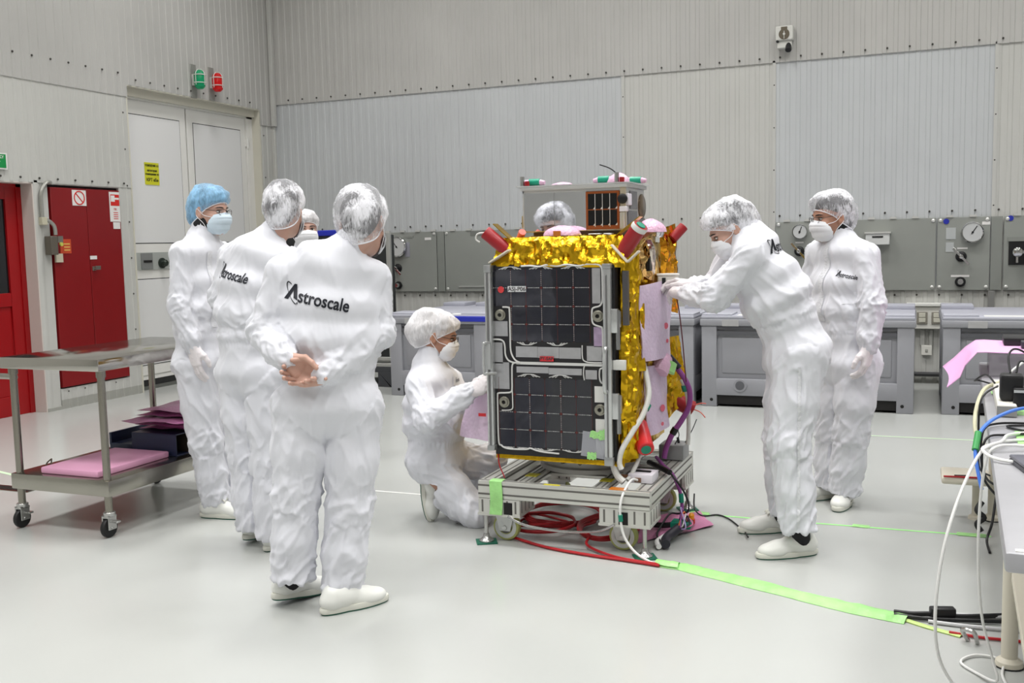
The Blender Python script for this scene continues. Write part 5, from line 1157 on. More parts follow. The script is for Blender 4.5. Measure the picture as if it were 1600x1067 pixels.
def dome(name,c,rx,ry,h,m,label,seed=0):
    P=[]
    for i in range(9):
        t_=i/8; rr=math.sin(t_*PI/2) if i else 0.001
        P.append([(c[0]+rx*rr*math.cos(a)*(1+.05*math.sin(5*a+seed)),c[1]+ry*rr*math.sin(a),c[2]+h*math.cos(t_*PI/2)*(1+.08*math.sin(3*a+seed*2))) for a in np.linspace(0,2*PI,25)])
    mb=MB(); mb.grid(P); o=mb.build(name,m,ang=80); return tag(o,label,'wrap')
dome('bubble_wrap',(-1.58,4.56,1.478),.095,.05,.045,PINKB,'pink bubble-wrap bundle on the front of the gold foil under the mirrored box',1)
dome('bubble_wrap',(-1.175,4.70,1.485),.07,.08,.06,PINKB,'pink bubble-wrap bundle behind the right red cover of the satellite',2)
mb=MB(); mb.box(-1.60,-1.565,4.497,4.507,1.475,1.50); o=mb.build('kapton_patch',KAP,smooth=False); tag(o,'small orange tape patch on the pink bundle under the mirrored box','tape')
GP2=mat('cap_green_teal',(20,150,120),.35)
zt2=uz1+.0245
for k,(x,y,l,flip) in enumerate(((-1.76,4.67,'capped connector roll in pink and teal at the left of the box top',1),(-1.40,4.70,'capped connector roll in teal and pink at the middle of the box top',-1),(-1.30,4.86,'capped connector roll in pink and teal at the right rear of the box top',1))):
    t=thing('capped_roll',(x,y,zt2),l,'wrap')
    a=[(x-.055,y),(x+.0,y+.005),(x+.06,y+.0)]
    mb=MB(); mb.tube([(x-.055*flip,y,zt2+.015),(x-.02*flip,y,zt2+.017)],[.014,.016],12,sm=1); mb.build('pink_part',PINKB,t)
    mb=MB(); mb.tube([(x-.02*flip,y,zt2+.018),(x+.035*flip,y,zt2+.018)],[.018,.017],12,sm=1); mb.build('teal_part',GP2,t)
    mb=MB(); mb.tube([(x+.035*flip,y,zt2+.016),(x+.06*flip,y,zt2+.014)],[.015,.010],12,sm=1); mb.build('pink_part',PINKB,t)
dome('bubble_wrap',(-1.335,4.70,zt2),.055,.04,.045,PINKB,'pink bubble-wrap dome at the front right of the box top',3)
dome('bubble_wrap',(-1.62,4.70,zt2),.055,.03,.014,PINKB,'flat pink bubble-wrap scrap in the middle of the box top',4)
for x,l in ((-1.805,'left small steel post with red base at the front edge of the box top'),(-1.325,'right small steel post with red base at the front edge of the box top')):
    t=thing('steel_post',(x,4.635,zt2),l,'post')
    mb=MB(); mb.cyl((x,4.635,zt2),(x,4.635,zt2+.045),.011,n=14); mb.build('post',CHR,t)
    mb=MB(); mb.cyl((x+.025,4.635,zt2),(x+.025,4.635,zt2+.022),.012,n=14); mb.build('red_base',mat('cover_red',(150,26,34)),t)

# pink sheet held beside the panel near the kneeling man, with red tags
wrap_panel('bubble_wrap',(-2.165,4.60,.47),(-1.93,4.50,.47),(-1.93,4.50,.70),(-2.10,4.60,.73),bubble_mat('bubble_wrap_pale',(224,200,222),scale=50),'pale pink bubble-wrap sheet hanging at the left edge of the solar panel',.015,(-.3,-.9,0))
mb=MB(); mb.box(-.02,.02,-.008,.008,-.001,.001,M=frame((-1.985,4.485,.605),(1,0,.0),(0,0,1))); o=mb.build('red_tag',mat('tag_red',(206,46,54)),smooth=False); tag(o,'small red tag on the pale pink sheet left of the solar panel','tag')
# ================================================================== PEOPLE (signed distance modelling)
A_=lambda p: np.array(p,float)
def unit(v): v=A_(v); return v/np.linalg.norm(v)
def smin(a,b,k):
    h=np.maximum(k-np.abs(a-b),0)/k
    return np.minimum(a,b)-h*h*k*.25
def smax(a,b,k): return -smin(-a,-b,k)
class Field:
    def __init__(s,lo,hi,h):
        s.h=h; s.lo=A_(lo); s.n=np.ceil((A_(hi)-s.lo)/h).astype(int)+1
        s.D=np.full(tuple(s.n),1.,dtype=np.float32)
    def sub(s,lo,hi,pad):
        a=np.clip(np.floor((A_(lo)-pad-s.lo)/s.h).astype(int),0,s.n-1); b=np.clip(np.ceil((A_(hi)+pad-s.lo)/s.h).astype(int)+1,1,s.n)
        sl=tuple(slice(i,j) for i,j in zip(a,b))
        ax=[(s.lo[k]+s.h*np.arange(a[k],b[k])).astype(np.float32) for k in range(3)]
        return sl,ax[0][:,None,None],ax[1][None,:,None],ax[2][None,None,:]
    def put(s,sl,d,k,op='u'):
        if op=='u': s.D[sl]=smin(s.D[sl],d,k)
        else: s.D[sl]=smax(s.D[sl],-d,k)
    def cone(s,a,b,r0,r1,k=.02,op='u'):
        a=A_(a);b=A_(b); R=max(r0,r1); pad=R+max(.06,2*k)
        sl,X,Y,Z=s.sub(np.minimum(a,b),np.maximum(a,b),pad)
        d=b-a; L2=max(d@d,1e-12)
        px,py,pz=X-a[0],Y-a[1],Z-a[2]
        t=np.clip((px*d[0]+py*d[1]+pz*d[2])/L2,0,1)
        q=np.sqrt((px-t*d[0])**2+(py-t*d[1])**2+(pz-t*d[2])**2)-(r0+(r1-r0)*t)
        s.put(sl,q,k,op)
    def ell(s,c,r,R=None,k=.02,op='u'):
        """ellipsoid, axes = rows of R"""
        c=A_(c); r=A_(r); R=np.eye(3) if R is None else A_(R); m=r.max()+max(.06,2*k)
        sl,X,Y,Z=s.sub(c,c,m); px,py,pz=X-c[0],Y-c[1],Z-c[2]
        u=[(px*R[i,0]+py*R[i,1]+pz*R[i,2]) for i in range(3)]
        k0=np.sqrt(sum((u[i]/r[i])**2 for i in range(3)))+1e-9; k1=np.sqrt(sum((u[i]/r[i]**2)**2 for i in range(3)))+1e-9
        s.put(sl,k0*(k0-1)/k1,k,op)
    def loft(s,secs,k=.03):
        """secs: (centre, lateral axis, half width, half depth)"""
        for (c0,l0,a0,b0),(c1,l1,a1,b1) in zip(secs[:-1],secs[1:]):
            c0=A_(c0);c1=A_(c1); m=max(a0,a1,b0,b1)+.09
            sl,X,Y,Z=s.sub(np.minimum(c0,c1),np.maximum(c0,c1),m)
            d=c1-c0; L=np.linalg.norm(d); w=d/L
            px,py,pz=X-c0[0],Y-c0[1],Z-c0[2]
            t0=(px*w[0]+py*w[1]+pz*w[2]); t=np.clip(t0/L,0,1); e=t0-t*L
            l=A_(l0)+(A_(l1)); l=l-w*(l@w); l/=np.linalg.norm(l); g=np.cross(w,l)
            qx,qy,qz=px-t0*w[0],py-t0*w[1],pz-t0*w[2]
            u=qx*l[0]+qy*l[1]+qz*l[2]; v=qx*g[0]+qy*g[1]+qz*g[2]
            tt=t*t*(3-2*t); a=a0+(a1-a0)*tt; b=b0+(b1-b0)*tt; cc=np.minimum(a,b)*.55
            k0=np.sqrt((u/a)**2+(v/b)**2+(e/cc)**2)
            s.put(sl,(k0-1)*np.minimum(a,b)*.9,k)
    def mesh(s): return surface_nets(s.D,s.lo,s.h)
def surface_nets(D,lo,h):
    S=D<0; nx,ny,nz=D.shape
    c=np.zeros((nx-1,ny-1,nz-1),np.int8)
    for i in (0,1):
        for j in (0,1):
            for k in (0,1): c+=S[i:nx-1+i,j:ny-1+j,k:nz-1+k]
    act=(c>0)&(c<8); idx=-np.ones(act.shape,np.int64); I=np.argwhere(act); idx[act]=np.arange(len(I))
    acc=np.zeros((len(I),3)); cnt=np.zeros(len(I))
    corners=[(i,j,k) for i in (0,1) for j in (0,1) for k in (0,1)]
    for a in corners:
        for ax in range(3):
            if a[ax]: continue
            b=list(a); b[ax]=1
            da=D[I[:,0]+a[0],I[:,1]+a[1],I[:,2]+a[2]]; db=D[I[:,0]+b[0],I[:,1]+b[1],I[:,2]+b[2]]
            m=(da<0)!=(db<0); t=da[m]/(da[m]-db[m]); p=np.tile(A_(a),(m.sum(),1)); p[:,ax]+=t
            acc[m]+=p; cnt[m]+=1
    V=lo+h*(I+acc/cnt[:,None]); F=[]
    for ax in range(3):
        u,v=[(1,2),(2,0),(0,1)][ax]
        sl0=[slice(None)]*3; sl1=[slice(None)]*3; sl0[ax]=slice(0,-1); sl1[ax]=slice(1,None)
        ch=S[tuple(sl0)]!=S[tuple(sl1)]; E=np.argwhere(ch)
        lim=np.array(act.shape)
        ok=(E[:,u]>0)&(E[:,v]>0)&(E[:,u]<lim[u])&(E[:,v]<lim[v]); E=E[ok]
        q=[]
        for du,dv in ((-1,-1),(0,-1),(0,0),(-1,0)):
            G=E.copy(); G[:,u]+=du; G[:,v]+=dv; q.append(idx[G[:,0],G[:,1],G[:,2]])
        q=np.stack(q,1); inside=S[E[:,0],E[:,1],E[:,2]]
        q[~inside]=q[~inside][:,::-1]; F.append(q)
    return V,np.concatenate(F)
def normals(V,F):
    n=np.cross(V[F[:,2]]-V[F[:,0]],V[F[:,3]]-V[F[:,1]]); N=np.zeros_like(V)
    for k in range(4): np.add.at(N,F[:,k],n)
    return N/(np.linalg.norm(N,axis=1)[:,None]+1e-12)
def relax(V,F,it,w=.5):
    e=np.concatenate([F[:,[0,1]],F[:,[1,2]],F[:,[2,3]],F[:,[3,0]]]); 
    for _ in range(it):
        a=np.zeros_like(V); c=np.zeros(len(V)); np.add.at(a,e[:,0],V[e[:,1]]); np.add.at(c,e[:,0],1); np.add.at(a,e[:,1],V[e[:,0]]); np.add.at(c,e[:,1],1)
        V=V+w*(a/c[:,None]-V)
    return V
def mesh_obj(name,V,F,m,parent,ang=180):
    org=A_(root_of(parent).location); me=bpy.data.meshes.new(name)
    V=np.asarray(V)-org
    if isinstance(F,np.ndarray): 
        me.vertices.add(len(V)); me.vertices.foreach_set('co',V.astype(np.float32).ravel()); n=len(F); k=F.shape[1]
        me.loops.add(n*k); me.loops.foreach_set('vertex_index',F.astype(np.int32).ravel()); me.polygons.add(n); me.polygons.foreach_set('loop_start',np.arange(0,n*k,k,dtype=np.int32)); me.update(calc_edges=True); me.validate()
    else: me.from_pydata([tuple(v) for v in V],[],F)
    bm=bmesh.new(); bm.from_mesh(me); bmesh.ops.recalc_face_normals(bm,faces=bm.faces); bm.to_mesh(me); bm.free()
    finish(me,m if isinstance(m,(list,tuple)) else [m],True,ang)
    o=bpy.data.objects.new(name,me); link(o); o.parent=parent; return o

CLOTH=mat('coverall_cloth',(220,221,228),.6,spec=.25,sheen=.15,bump=.22,bscale=10,bdetail=4)
SKIN=mat('skin',(196,156,140),.45,sss=.08,noise=.05,nscale=14); SKIN2=mat('skin_tan',(176,130,108),.45,sss=.08,noise=.05,nscale=14)
HAIR=mat('hair_black',(24,22,22),.45,bump=.4,bscale=120); MASKM=mat('mask_white',(232,233,237),.7,bump=.08,bscale=200); MASKB=mat('mask_pale_blue',(206,222,234),.7,bump=.08,bscale=200)
GLOVE=mat('glove_white',(226,220,222),.5,bump=.15,bscale=60); SHOE=mat('shoe_white',(226,227,222),.4,bump=.05,bscale=40); SOLE=mat('sole_cream',(214,214,204),.5); TREAD=mat('tread_green',(28,84,66),.6)
SOCK=mat('sock_black',(22,22,26),.8); EYEW=mat('eye_white',(214,208,204),.2); EYED=mat('eye_dark',(26,18,16),.15); LOGO=mat('logo_ink',(20,22,34),.5); GLASF=mat('glasses_frame',(70,64,60),.3,.6); COLLAR=mat('collar_black',(20,21,24),.7); COLLARB=mat('collar_blue',(176,196,224),.6); LENS=mat('glasses_lens',(230,236,238),.05,alpha=.12,spec=.8)
def net_mat(name,rgb,lo,hi,scale):
    if name in MATS: return MATS[name]
    m=mat(name,rgb,.55,spec=.3,sheen=.2); nt=m.node_tree; b=nt.nodes['Principled BSDF']
    tc=nt.nodes.new('ShaderNodeTexCoord'); mp=nt.nodes.new('ShaderNodeMapping'); mp.inputs['Scale'].default_value=(1.7,1.7,.55)
    n=nt.nodes.new('ShaderNodeTexNoise'); n.inputs['Scale'].default_value=scale; n.inputs['Detail'].default_value=6; n.inputs['Distortion'].default_value=1.4
    n2=nt.nodes.new('ShaderNodeTexNoise'); n2.inputs['Scale'].default_value=9; n2.inputs['Detail'].default_value=2
    ad=nt.nodes.new('ShaderNodeMath'); ad.operation='ADD'; 
    r=nt.nodes.new('ShaderNodeValToRGB'); r.color_ramp.elements[0].position=.80; r.color_ramp.elements[1].position=1.22 if False else 1.0
    mr=nt.nodes.new('ShaderNodeMapRange'); mr.inputs['From Min'].default_value=.84; mr.inputs['From Max'].default_value=1.22; mr.inputs['To Min'].default_value=lo; mr.inputs['To Max'].default_value=hi; mp.inputs['Rotation'].default_value=(.3,.2,0)
    nt.links.new(tc.outputs['Object'],mp.inputs['Vector']); nt.links.new(mp.outputs['Vector'],n.inputs['Vector']); nt.links.new(tc.outputs['Object'],n2.inputs['Vector'])
    nt.links.new(n.outputs['Fac'],ad.inputs[0]); mm=nt.nodes.new('ShaderNodeMath'); mm.operation='MULTIPLY_ADD'; mm.inputs[1].default_value=1.7; mm.inputs[2].default_value=-.35; nt.links.new(n2.outputs['Fac'],mm.inputs[0]); nt.links.new(mm.outputs[0],ad.inputs[1]); nt.links.new(ad.outputs[0],mr.inputs['Value']); nt.links.new(mr.outputs[0],b.inputs['Alpha'])
    nt.nodes.remove(r)
    bp=nt.nodes.new('ShaderNodeBump'); bp.inputs['Strength'].default_value=.5; bp.inputs['Distance'].default_value=.004; nt.links.new(n.outputs['Fac'],bp.inputs['Height']); nt.links.new(bp.outputs['Normal'],b.inputs['Normal'])
    return m
NETW=net_mat('hairnet_white',(236,236,242),.22,.93,46); NETB=net_mat('hairnet_blue',(138,186,222),.5,.95,42); NETD=net_mat('hairnet_dense',(238,236,238),.6,.95,42)

# ---------- head
def head_frame(center,fwd,up=(0,0,1)):
    f_=unit(fwd); r_=unit(np.cross(f_,up)); u_=np.cross(r_,f_); return A_(center),np.stack([r_,f_,u_])   # rows: right, forward, up
def to_w(P,c,R): return np.asarray(P)@R+c
_HEAD={}
def head_mesh(nl):
    """head in local space; nl = neck base in local space"""
    F=Field((-.12,-.15,min(-.2,nl[2]-.03)),(.12,.15,.15),.0036)
    F.ell((0,-.014,.036),(.077,.096,.088),k=.01); F.ell((0,.028,-.03),(.064,.064,.084),k=.03); F.ell((0,.045,-.083),(.046,.046,.034),k=.03); F.ell((0,.078,-.098),(.022,.02,.016),k=.02)
    F.ell((0,.074,.026),(.052,.022,.014),k=.02); 
    for s in (-1,1):
        F.ell((s*.04,.062,-.028),(.03,.028,.026),k=.02)
        F.ell((s*.033,.103,.004),(.019,.016,.011),k=.012,op='s')
        F.ell((s*.079,-.006,-.004),(.010,.019,.032),R=[(1,.25*s,0),(-.25*s,1,-.15),(0,.15,1)],k=.006); F.ell((s*.072,-.001,-.026),(.010,.010,.012),k=.008)
        F.ell((s*.087,.0,.0),(.006,.010,.018),k=.006,op='s')
        F.ell((s*.012,.104,-.031),(.009,.010,.008),k=.008)
    F.cone((0,.084,.016),(0,.110,-.026),.0085,.0125,k=.014)
    F.ell((0,.092,-.058),(.023,.012,.007),k=.008); F.ell((0,.090,-.068),(.020,.012,.007),k=.008); F.ell((0,.103,-.0625),(.022,.008,.0022),k=.004,op='s')
    F.cone((0,-.022,-.05),nl,.055,.058,k=.03)
    return F.mesh()
def eye_parts(c,R,par,sq=.9):
    for s in (-1,1):
        mb=MB(); 
        Mx=Matrix([[R[0][i],R[1][i],R[2][i],c[i]] for i in range(3)]+[[0,0,0,1]])
        e=Vector((s*.033,.0815,.0045)); mb.ball(Mx@e,(.0135,.008,.0062*sq),8,0,M=Mx.to_3x3())
        mb.ball(Mx@(e+Vector((s*-.001,.0052,.0))),(.0056,.004,.0056*sq),8,1,M=Mx.to_3x3()); o=mb.build('eye',[EYEW,EYED],par)
        mb=MB(); mb.tube([Mx@Vector((s*(.018+.03*t),.0905-.012*t*t-.001,.0105+.004*math.sin(PI*t)-.002*t)) for t in np.linspace(0,1,6)],.0016,6,sm=2); mb.build('eyelid',EYED,par)
        mb=MB(); mb.tube([Mx@Vector((s*(.012+.042*t),.0975-.020*t*t,.0245+.006*math.sin(PI*t*.8)-.004*t)) for t in np.linspace(0,1,7)],[.002,.0034,.0034,.003,.0014],6,sm=2,flat=1.); mb.build('eyebrow',HAIR,par)
def hair_mesh(low=0.):
    F=Field((-.13,-.15,-.14),(.13,.14,.16),.005)
    F.ell((0,-.014,.036),(.0805,.0995,.0915),k=.01); F.ell((0,-.042,-.018),(.066,.066,.074),k=.02)
    X=(F.lo[0]+F.h*np.arange(F.n[0]))[:,None,None]; Y=(F.lo[1]+F.h*np.arange(F.n[1]))[None,:,None]; Z=(F.lo[2]+F.h*np.arange(F.n[2]))[None,None,:]
    pl=-(Z-(-.012-low+np.where(Y>0,.70,1.0)*Y+.03*np.abs(X)/.08))*.8+0*X
    F.D=smax(F.D,pl.astype(np.float32),.012)
    return F.mesh()
_HM=hair_mesh()
def hairnet(c,R,par,m,puff=.016,back=.0,top=.0,side=0.,seed=0,front=.054,nape=-.085,low=0.):
    nA,nV=72,22; P=[]; rg=np.random.default_rng(seed)
    ph=rg.uniform(0,6.28,6)
    for i in range(nA+1):
        a=2*PI*i/nA; fy=math.cos(a); sx=math.sin(a)
        rz=(front+nape)/2+(front-nape)/2*fy-.012*(1-abs(fy))-low
        r0=1/math.sqrt((sx/.087)**2+((fy)/(.106))**2); zz=(rz-.036)/.09; sc=math.sqrt(max(.15,1-zz*zz)) ; rim=np.array([sx*r0*max(.80,sc)+.0,-.012+fy*r0*max(.84,sc),rz])
        row=[]
        ple=.0035*math.sin(a*17+ph[0])+.0025*math.sin(a*29+ph[1])
        for j in range(nV+1):
            t=j/nV; el=t*PI/2
            # elliptic sweep from rim to crown
            crown=np.array([0,-.022-.3*back,.036+.092+.012+top])
            bulge=puff*(math.sin(min(1,t*2.2)*PI/2)**.7)*(1-.55*t**3)+(back*max(0,-fy)**1.3+side*max(0,sx)**1.5)*math.sin(PI*min(1,t*1.15))**.8
            hr=math.cos(el)**.82
            rr=np.array([rim[0]*hr,(rim[1]-crown[1])*hr+crown[1],0]); n=np.array([sx,fy,0.])
            p=np.array([rr[0],rr[1],rim[2]+(crown[2]-rim[2])*math.sin(el)**1.0])
            p=p+n*bulge*hr**.5+np.array([0,0,1])*(.25*bulge*math.sin(el))-np.array([0,0,1])*(.55*back*max(0,-fy)*math.sin(PI*min(1,t*1.4)))
            wr=(ple*(1-t)*(1 if t<.5 else .6)+.003*math.sin(7*t*3+a*5+ph[2])*math.sin(a*3+ph[3])*math.sin(PI*t))
            if j==0: wr=0
            row.append(p+n*wr)
        P.append(row)
    arr=np.array(P); sh=arr.shape; fl=arr.reshape(-1,3)
    d=(.0055*pnoise(fl*26+seed*5)+.0035*pnoise(fl*60+seed)); tt=np.tile(np.linspace(0,1,nV+1),nA+1); d=d*np.clip(tt*6,0,1)
    d=d.reshape(sh[:2]); d[-1]=d[0]; d=d.ravel()
    nn=fl-np.array([0,-.02,.03]); nn/=np.linalg.norm(nn,axis=1)[:,None]; fl=fl+nn*d[:,None]
    W=to_w(fl,c,R).reshape(sh); mb=MB(); mb.grid([[tuple(q) for q in row] for row in W]); o=mb.build('hairnet',m,par,ang=180)
    rim=[tuple(W[i][0]) for i in range(0,nA,2)]; mb=MB(); mb.tube(rim,.003,6,sm=2,closed=True); mb.build('elastic_rim',mat('net_rim',(230,230,236),.6),o)
    return o
def mask(c,R,par,m=MASKM,ears=True):
    prof=[(.0,.107,.004),(.0,.1185,-.018),(.0,.1235,-.036),(.0,.1165,-.060),(.0,.1105,-.083),(.0,.100,-.104),(.0,.080,-.117)]
    sid=[(.063,.070,-.014),(.072,.060,-.03),(.077,.050,-.05),(.077,.043,-.066),(.072,.040,-.084),(.060,.038,-.100),(.046,.044,-.114)]
    nv=25; pc=spline(prof,4); ps=spline(sid,4); P=[]
    for k in range(-12,13):
        u=k/12; a=abs(u); s=1 if u>0 else -1; row=[]
        for i in range(nv):
            b=pc[i]; e=ps[i]; w=math.sin(a*PI/2)
            x=e.x*w; y=b.y+(e.y-b.y)*(1-math.cos(a*PI/2))**1.15; z=b.z+(e.z-b.z)*a*a
            if i==0: y-=.004*math.sin(a*PI); z-=.006*math.sin(a*PI)*1.0
            pl=.0048*((i%6)/6.) if 2<i<22 else 0
            row.append((s*x,y+pl,z))
        P.append(row)
    arr=np.array(P); W=to_w(arr.reshape(-1,3),c,R).reshape(arr.shape)
    inn=to_w((arr*[.96,.965,1]).reshape(-1,3),c,R).reshape(arr.shape)
    mb=MB(); mb.grid([[tuple(q) for q in r_] for r_ in W]); mb.grid([[tuple(q) for q in r_] for r_ in inn][::-1]); o=mb.build('face_mask',m,par,ang=70)
    for s in (-1,1):
        for zz,i in ((.0,3),(-.02,22)):
            p0=arr[-1 if s>0 else 0][i]; pts=[p0,(s*.077,.02,p0[2]*.5-.004 if zz==0 else p0[2]*.55),(s*.087,-.012,.014 if zz==0 else -.028),(s*.082,-.024,.0)]
            mb=MB(); mb.tube([tuple(q) for q in to_w(A_(pts),c,R)],.0017,6,sm=4); mb.build('ear_loop',MASKM,o)
    return o
def glasses(c,R,par,m=GLASF):
    g=[]
    mb=MB()
    for s in (-1,1):
        pts=[]
        for k in range(20):
            a=2*PI*k/20; x=.031+.024*abs(math.cos(a))**.7*(1 if math.cos(a)>0 else -1); z=.002+.0155*abs(math.sin(a))**.8*(1 if math.sin(a)>0 else -1)
            pts.append((s*x,.112-.010*(x/.055)**2,z))
        mb.tube([tuple(q) for q in to_w(A_(pts),c,R)],.0013,6,sm=1,closed=True)
        mb.tube([tuple(q) for q in to_w(A_([(s*.055,.102,.008),(s*.070,.075,.010),(s*.081,.0,.012),(s*.080,-.015,.004)]),c,R)],.0015,6,sm=4)
    mb.tube([tuple(q) for q in to_w(A_([(-.008,.111,.006),(0,.114,.009),(.008,.111,.006)]),c,R)],.0013,6,sm=3)
    o=mb.build('glasses',m,par)
    for s in (-1,1):
        pts=[(s*.031,.1105,.002)]
        ring=[]
        for k in range(20):
            a=2*PI*k/20; x=.031+.023*abs(math.cos(a))**.7*(1 if math.cos(a)>0 else -1); z=.002+.0148*abs(math.sin(a))**.8*(1 if math.sin(a)>0 else -1); ring.append((s*x,.112-.010*(x/.055)**2,z))
        W=to_w(A_(ring),c,R); mb=MB(); mb.add([tuple(q) for q in W],[tuple(range(20))]); mb.build('lens',LENS,o,smooth=False)
# ---------- hand
def hand_mesh(curl=(.3,.45,.3),spread=1.,thumb=0.,grow=0.,cuff=False,h=.0028,curls=None,arm=.10,ad=(0,-1,0)):
    ad=A_(ad)*arm; F=Field(np.minimum((-.075,-.05,-.10),ad-.045),np.maximum((.085,.21,.05),ad+.045),h); g=grow
    kn=[(.030,.088,.0),(.010,.092,.003),(-.010,.088,.002),(-.028,.079,-.002)]
    for x,y,z in kn: F.cone((x*.55,.008,0),(x,y,z),.018+g,.0125+g,k=.016)
    F.cone((.012,.012,-.004),(.034,.050,-.010),.018+g,.014+g,k=.016); F.cone((-.016,.015,-.006),(-.028,.06,-.008),.016+g,.012+g,k=.016)
    F.cone(ad,(0,.0,0),.027+g+(.003 if cuff else 0),.0235+g,k=.018)
    segs=[(.041,.026,.020),(.046,.030,.021),(.042,.028,.020),(.033,.020,.018)]; rad=[.0095,.0098,.0092,.0080]
    for i in range(4):
        cu=curls[i] if curls else curl
        p=A_(kn[i]); ang=0.; sp=(kn[i][0])*2.2*spread
        for j,L in enumerate(segs[i]):
            ang+=cu[j]; d=A_([math.sin(sp)*math.cos(ang),math.cos(sp)*math.cos(ang),-math.sin(ang)]); q=p+d*L
            F.cone(p,q,rad[i]*(1-.06*j)+g,rad[i]*(.93-.06*j)+g,k=.004); p=q
    t0=A_((.026,.022,-.008)); t1=t0+A_((.030*math.cos(thumb),.030,-.012-.02*math.sin(thumb))); t2=t1+A_((.010-.016*thumb,.030,-.010-.012*thumb)); t3=t2+A_((.0-.012*thumb,.024,-.006-.006*thumb))
    F.cone(t0,t1,.016+g,.0130+g,k=.014); F.cone(t1,t2,.0122+g,.0108+g,k=.005); F.cone(t2,t3,.0106+g,.0088+g,k=.004)
    return F.mesh()
def hand_xform(V,wr,d,dorsal,side):
    """side: 'R' or 'L'"""
    y=unit(d); z=A_(dorsal); z=unit(z-y*(z@y)); x=np.cross(y,z) if side=='L' else np.cross(z,y)
    return V@np.stack([x,y,z])+A_(wr)
# ---------- shoe (local: +y toe, origin on the floor under the ankle)
def shoe_meshes():
    F=Field((-.08,-.12,-.01),(.08,.24,.15),.004)
    F.cone((0,-.040,.055),(0,-.035,.078),.038,.036,k=.02); F.ell((0,-.02,.05),(.042,.065,.042),k=.02); F.cone((0,.03,.052),(0,.10,.040),.040,.040,k=.03); F.ell((.003,.135,.034),(.047,.066,.034),k=.03); F.cone((0,-.03,.07),(0,.035,.072),.036,.036,k=.02)
    F.ell((0,-.008,.135),(.033,.045,.05),k=.006,op='s')
    X=(F.lo[0]+F.h*np.arange(F.n[0]))[:,None,None]; Y=(F.lo[1]+F.h*np.arange(F.n[1]))[None,:,None]; Z=(F.lo[2]+F.h*np.arange(F.n[2]))[None,None,:]
    F.D=smax(F.D,(.016-Z+0*X+0*Y).astype(np.float32),.004)
    up=F.mesh()
    out=[]
    for k in range(40):
        a=2*PI*k/40; s,c=math.sin(a),math.cos(a); y=.062+.148*c; w=.046 if c>-.2 else .040; w=w*(1-.10*math.exp(-((y-.04)/.05)**2)); out.append((abs(s)**.75*(1 if s>0 else -1)*w+.003*(1 if c>0 else 0),y))
    return up,out
_SHU,_SHO=shoe_meshes()
def shoe(par,heel=None,toe=None,pitch=0.,tip=None,lift=0.,scale=1.,roll=0.,fr=None):
    """placed with heel -> toe on the floor; pitch raises the heel about the toe ball"""
    if fr is not None:
        org=A_(fr[0]); d=unit(fr[1]); u_=A_(fr[2]); u_=unit(u_-d*(u_@d)); R=np.stack([np.cross(d,u_),d,u_])
    else:
        heel=A_(heel);toe=A_(toe); d=toe-heel; d[2]=0; d=unit(d); r_=A_((d[1],-d[0],0)); u_=A_((0,0,1)); R=np.stack([r_,d,u_]); org=heel+d*.086*scale; org[2]=lift
    def tw(P):
        P=A_(P)*scale
        if pitch:
            c,s=math.cos(pitch),math.sin(pitch); piv=A_((0,.14*scale,.0)); Q=P-piv
            Q=np.stack([Q[:,0],Q[:,1]*c+Q[:,2]*s,-Q[:,1]*s+Q[:,2]*c],1)
            # toes stay flat beyond the ball of the foot
            w=np.clip((P[:,1]-piv[1]+.03)/.06,0,1)[:,None] if abs(pitch)>.05 else 0
            P=(Q*(1-w)+(P-piv)*w)+piv
        return P@R+org
    o=mesh_obj('shoe',tw(_SHU[0]),_SHU[1],SHOE,par,ang=60)
    n=len(_SHO)
    def ring(z,s): return [(x*s,.062+(y-.062)*s,z) for x,y in _SHO]
    def stack(zs,nm,m):
        V=[];F=[]
        for z,s in zs: V+=ring(z,s)
        for k in range(len(zs)-1): F+=[(k*n+i,k*n+(i+1)%n,(k+1)*n+(i+1)%n,(k+1)*n+i) for i in range(n)]
        F+=[tuple(range(n))[::-1],tuple(range((len(zs)-1)*n,len(zs)*n))]
        return mesh_obj(nm,tw(V),F,m,o,ang=50)
    stack([(.006,1.0),(.010,1.02),(.024,1.02),(.028,1.0)],'sole',SOLE); stack([(.0,.97),(.008,1.0)],'tread',TREAD)
    P_=A_([[(-.028+.056*i/6),.052+.010*k,.0] for i in range(7) for k in range(3)]); V0=_SHU[0]
    for q in P_: 
        m_=(np.abs(V0[:,0]-q[0])<.008)&(np.abs(V0[:,1]-q[1])<.012); q[2]=(V0[m_][:,2].max() if m_.any() else .07)+.004
    G=tw(P_).reshape(7,3,3); mb=MB(); mb.grid([[tuple(c_) for c_ in r_] for r_ in G]); G2=G-R[2]*.004; mb.grid([[tuple(c_) for c_ in r_] for r_ in G2][::-1]); mb.build('instep_band',SOLE,o,ang=80)
    return tw([(0,-.008,.080)])[0]
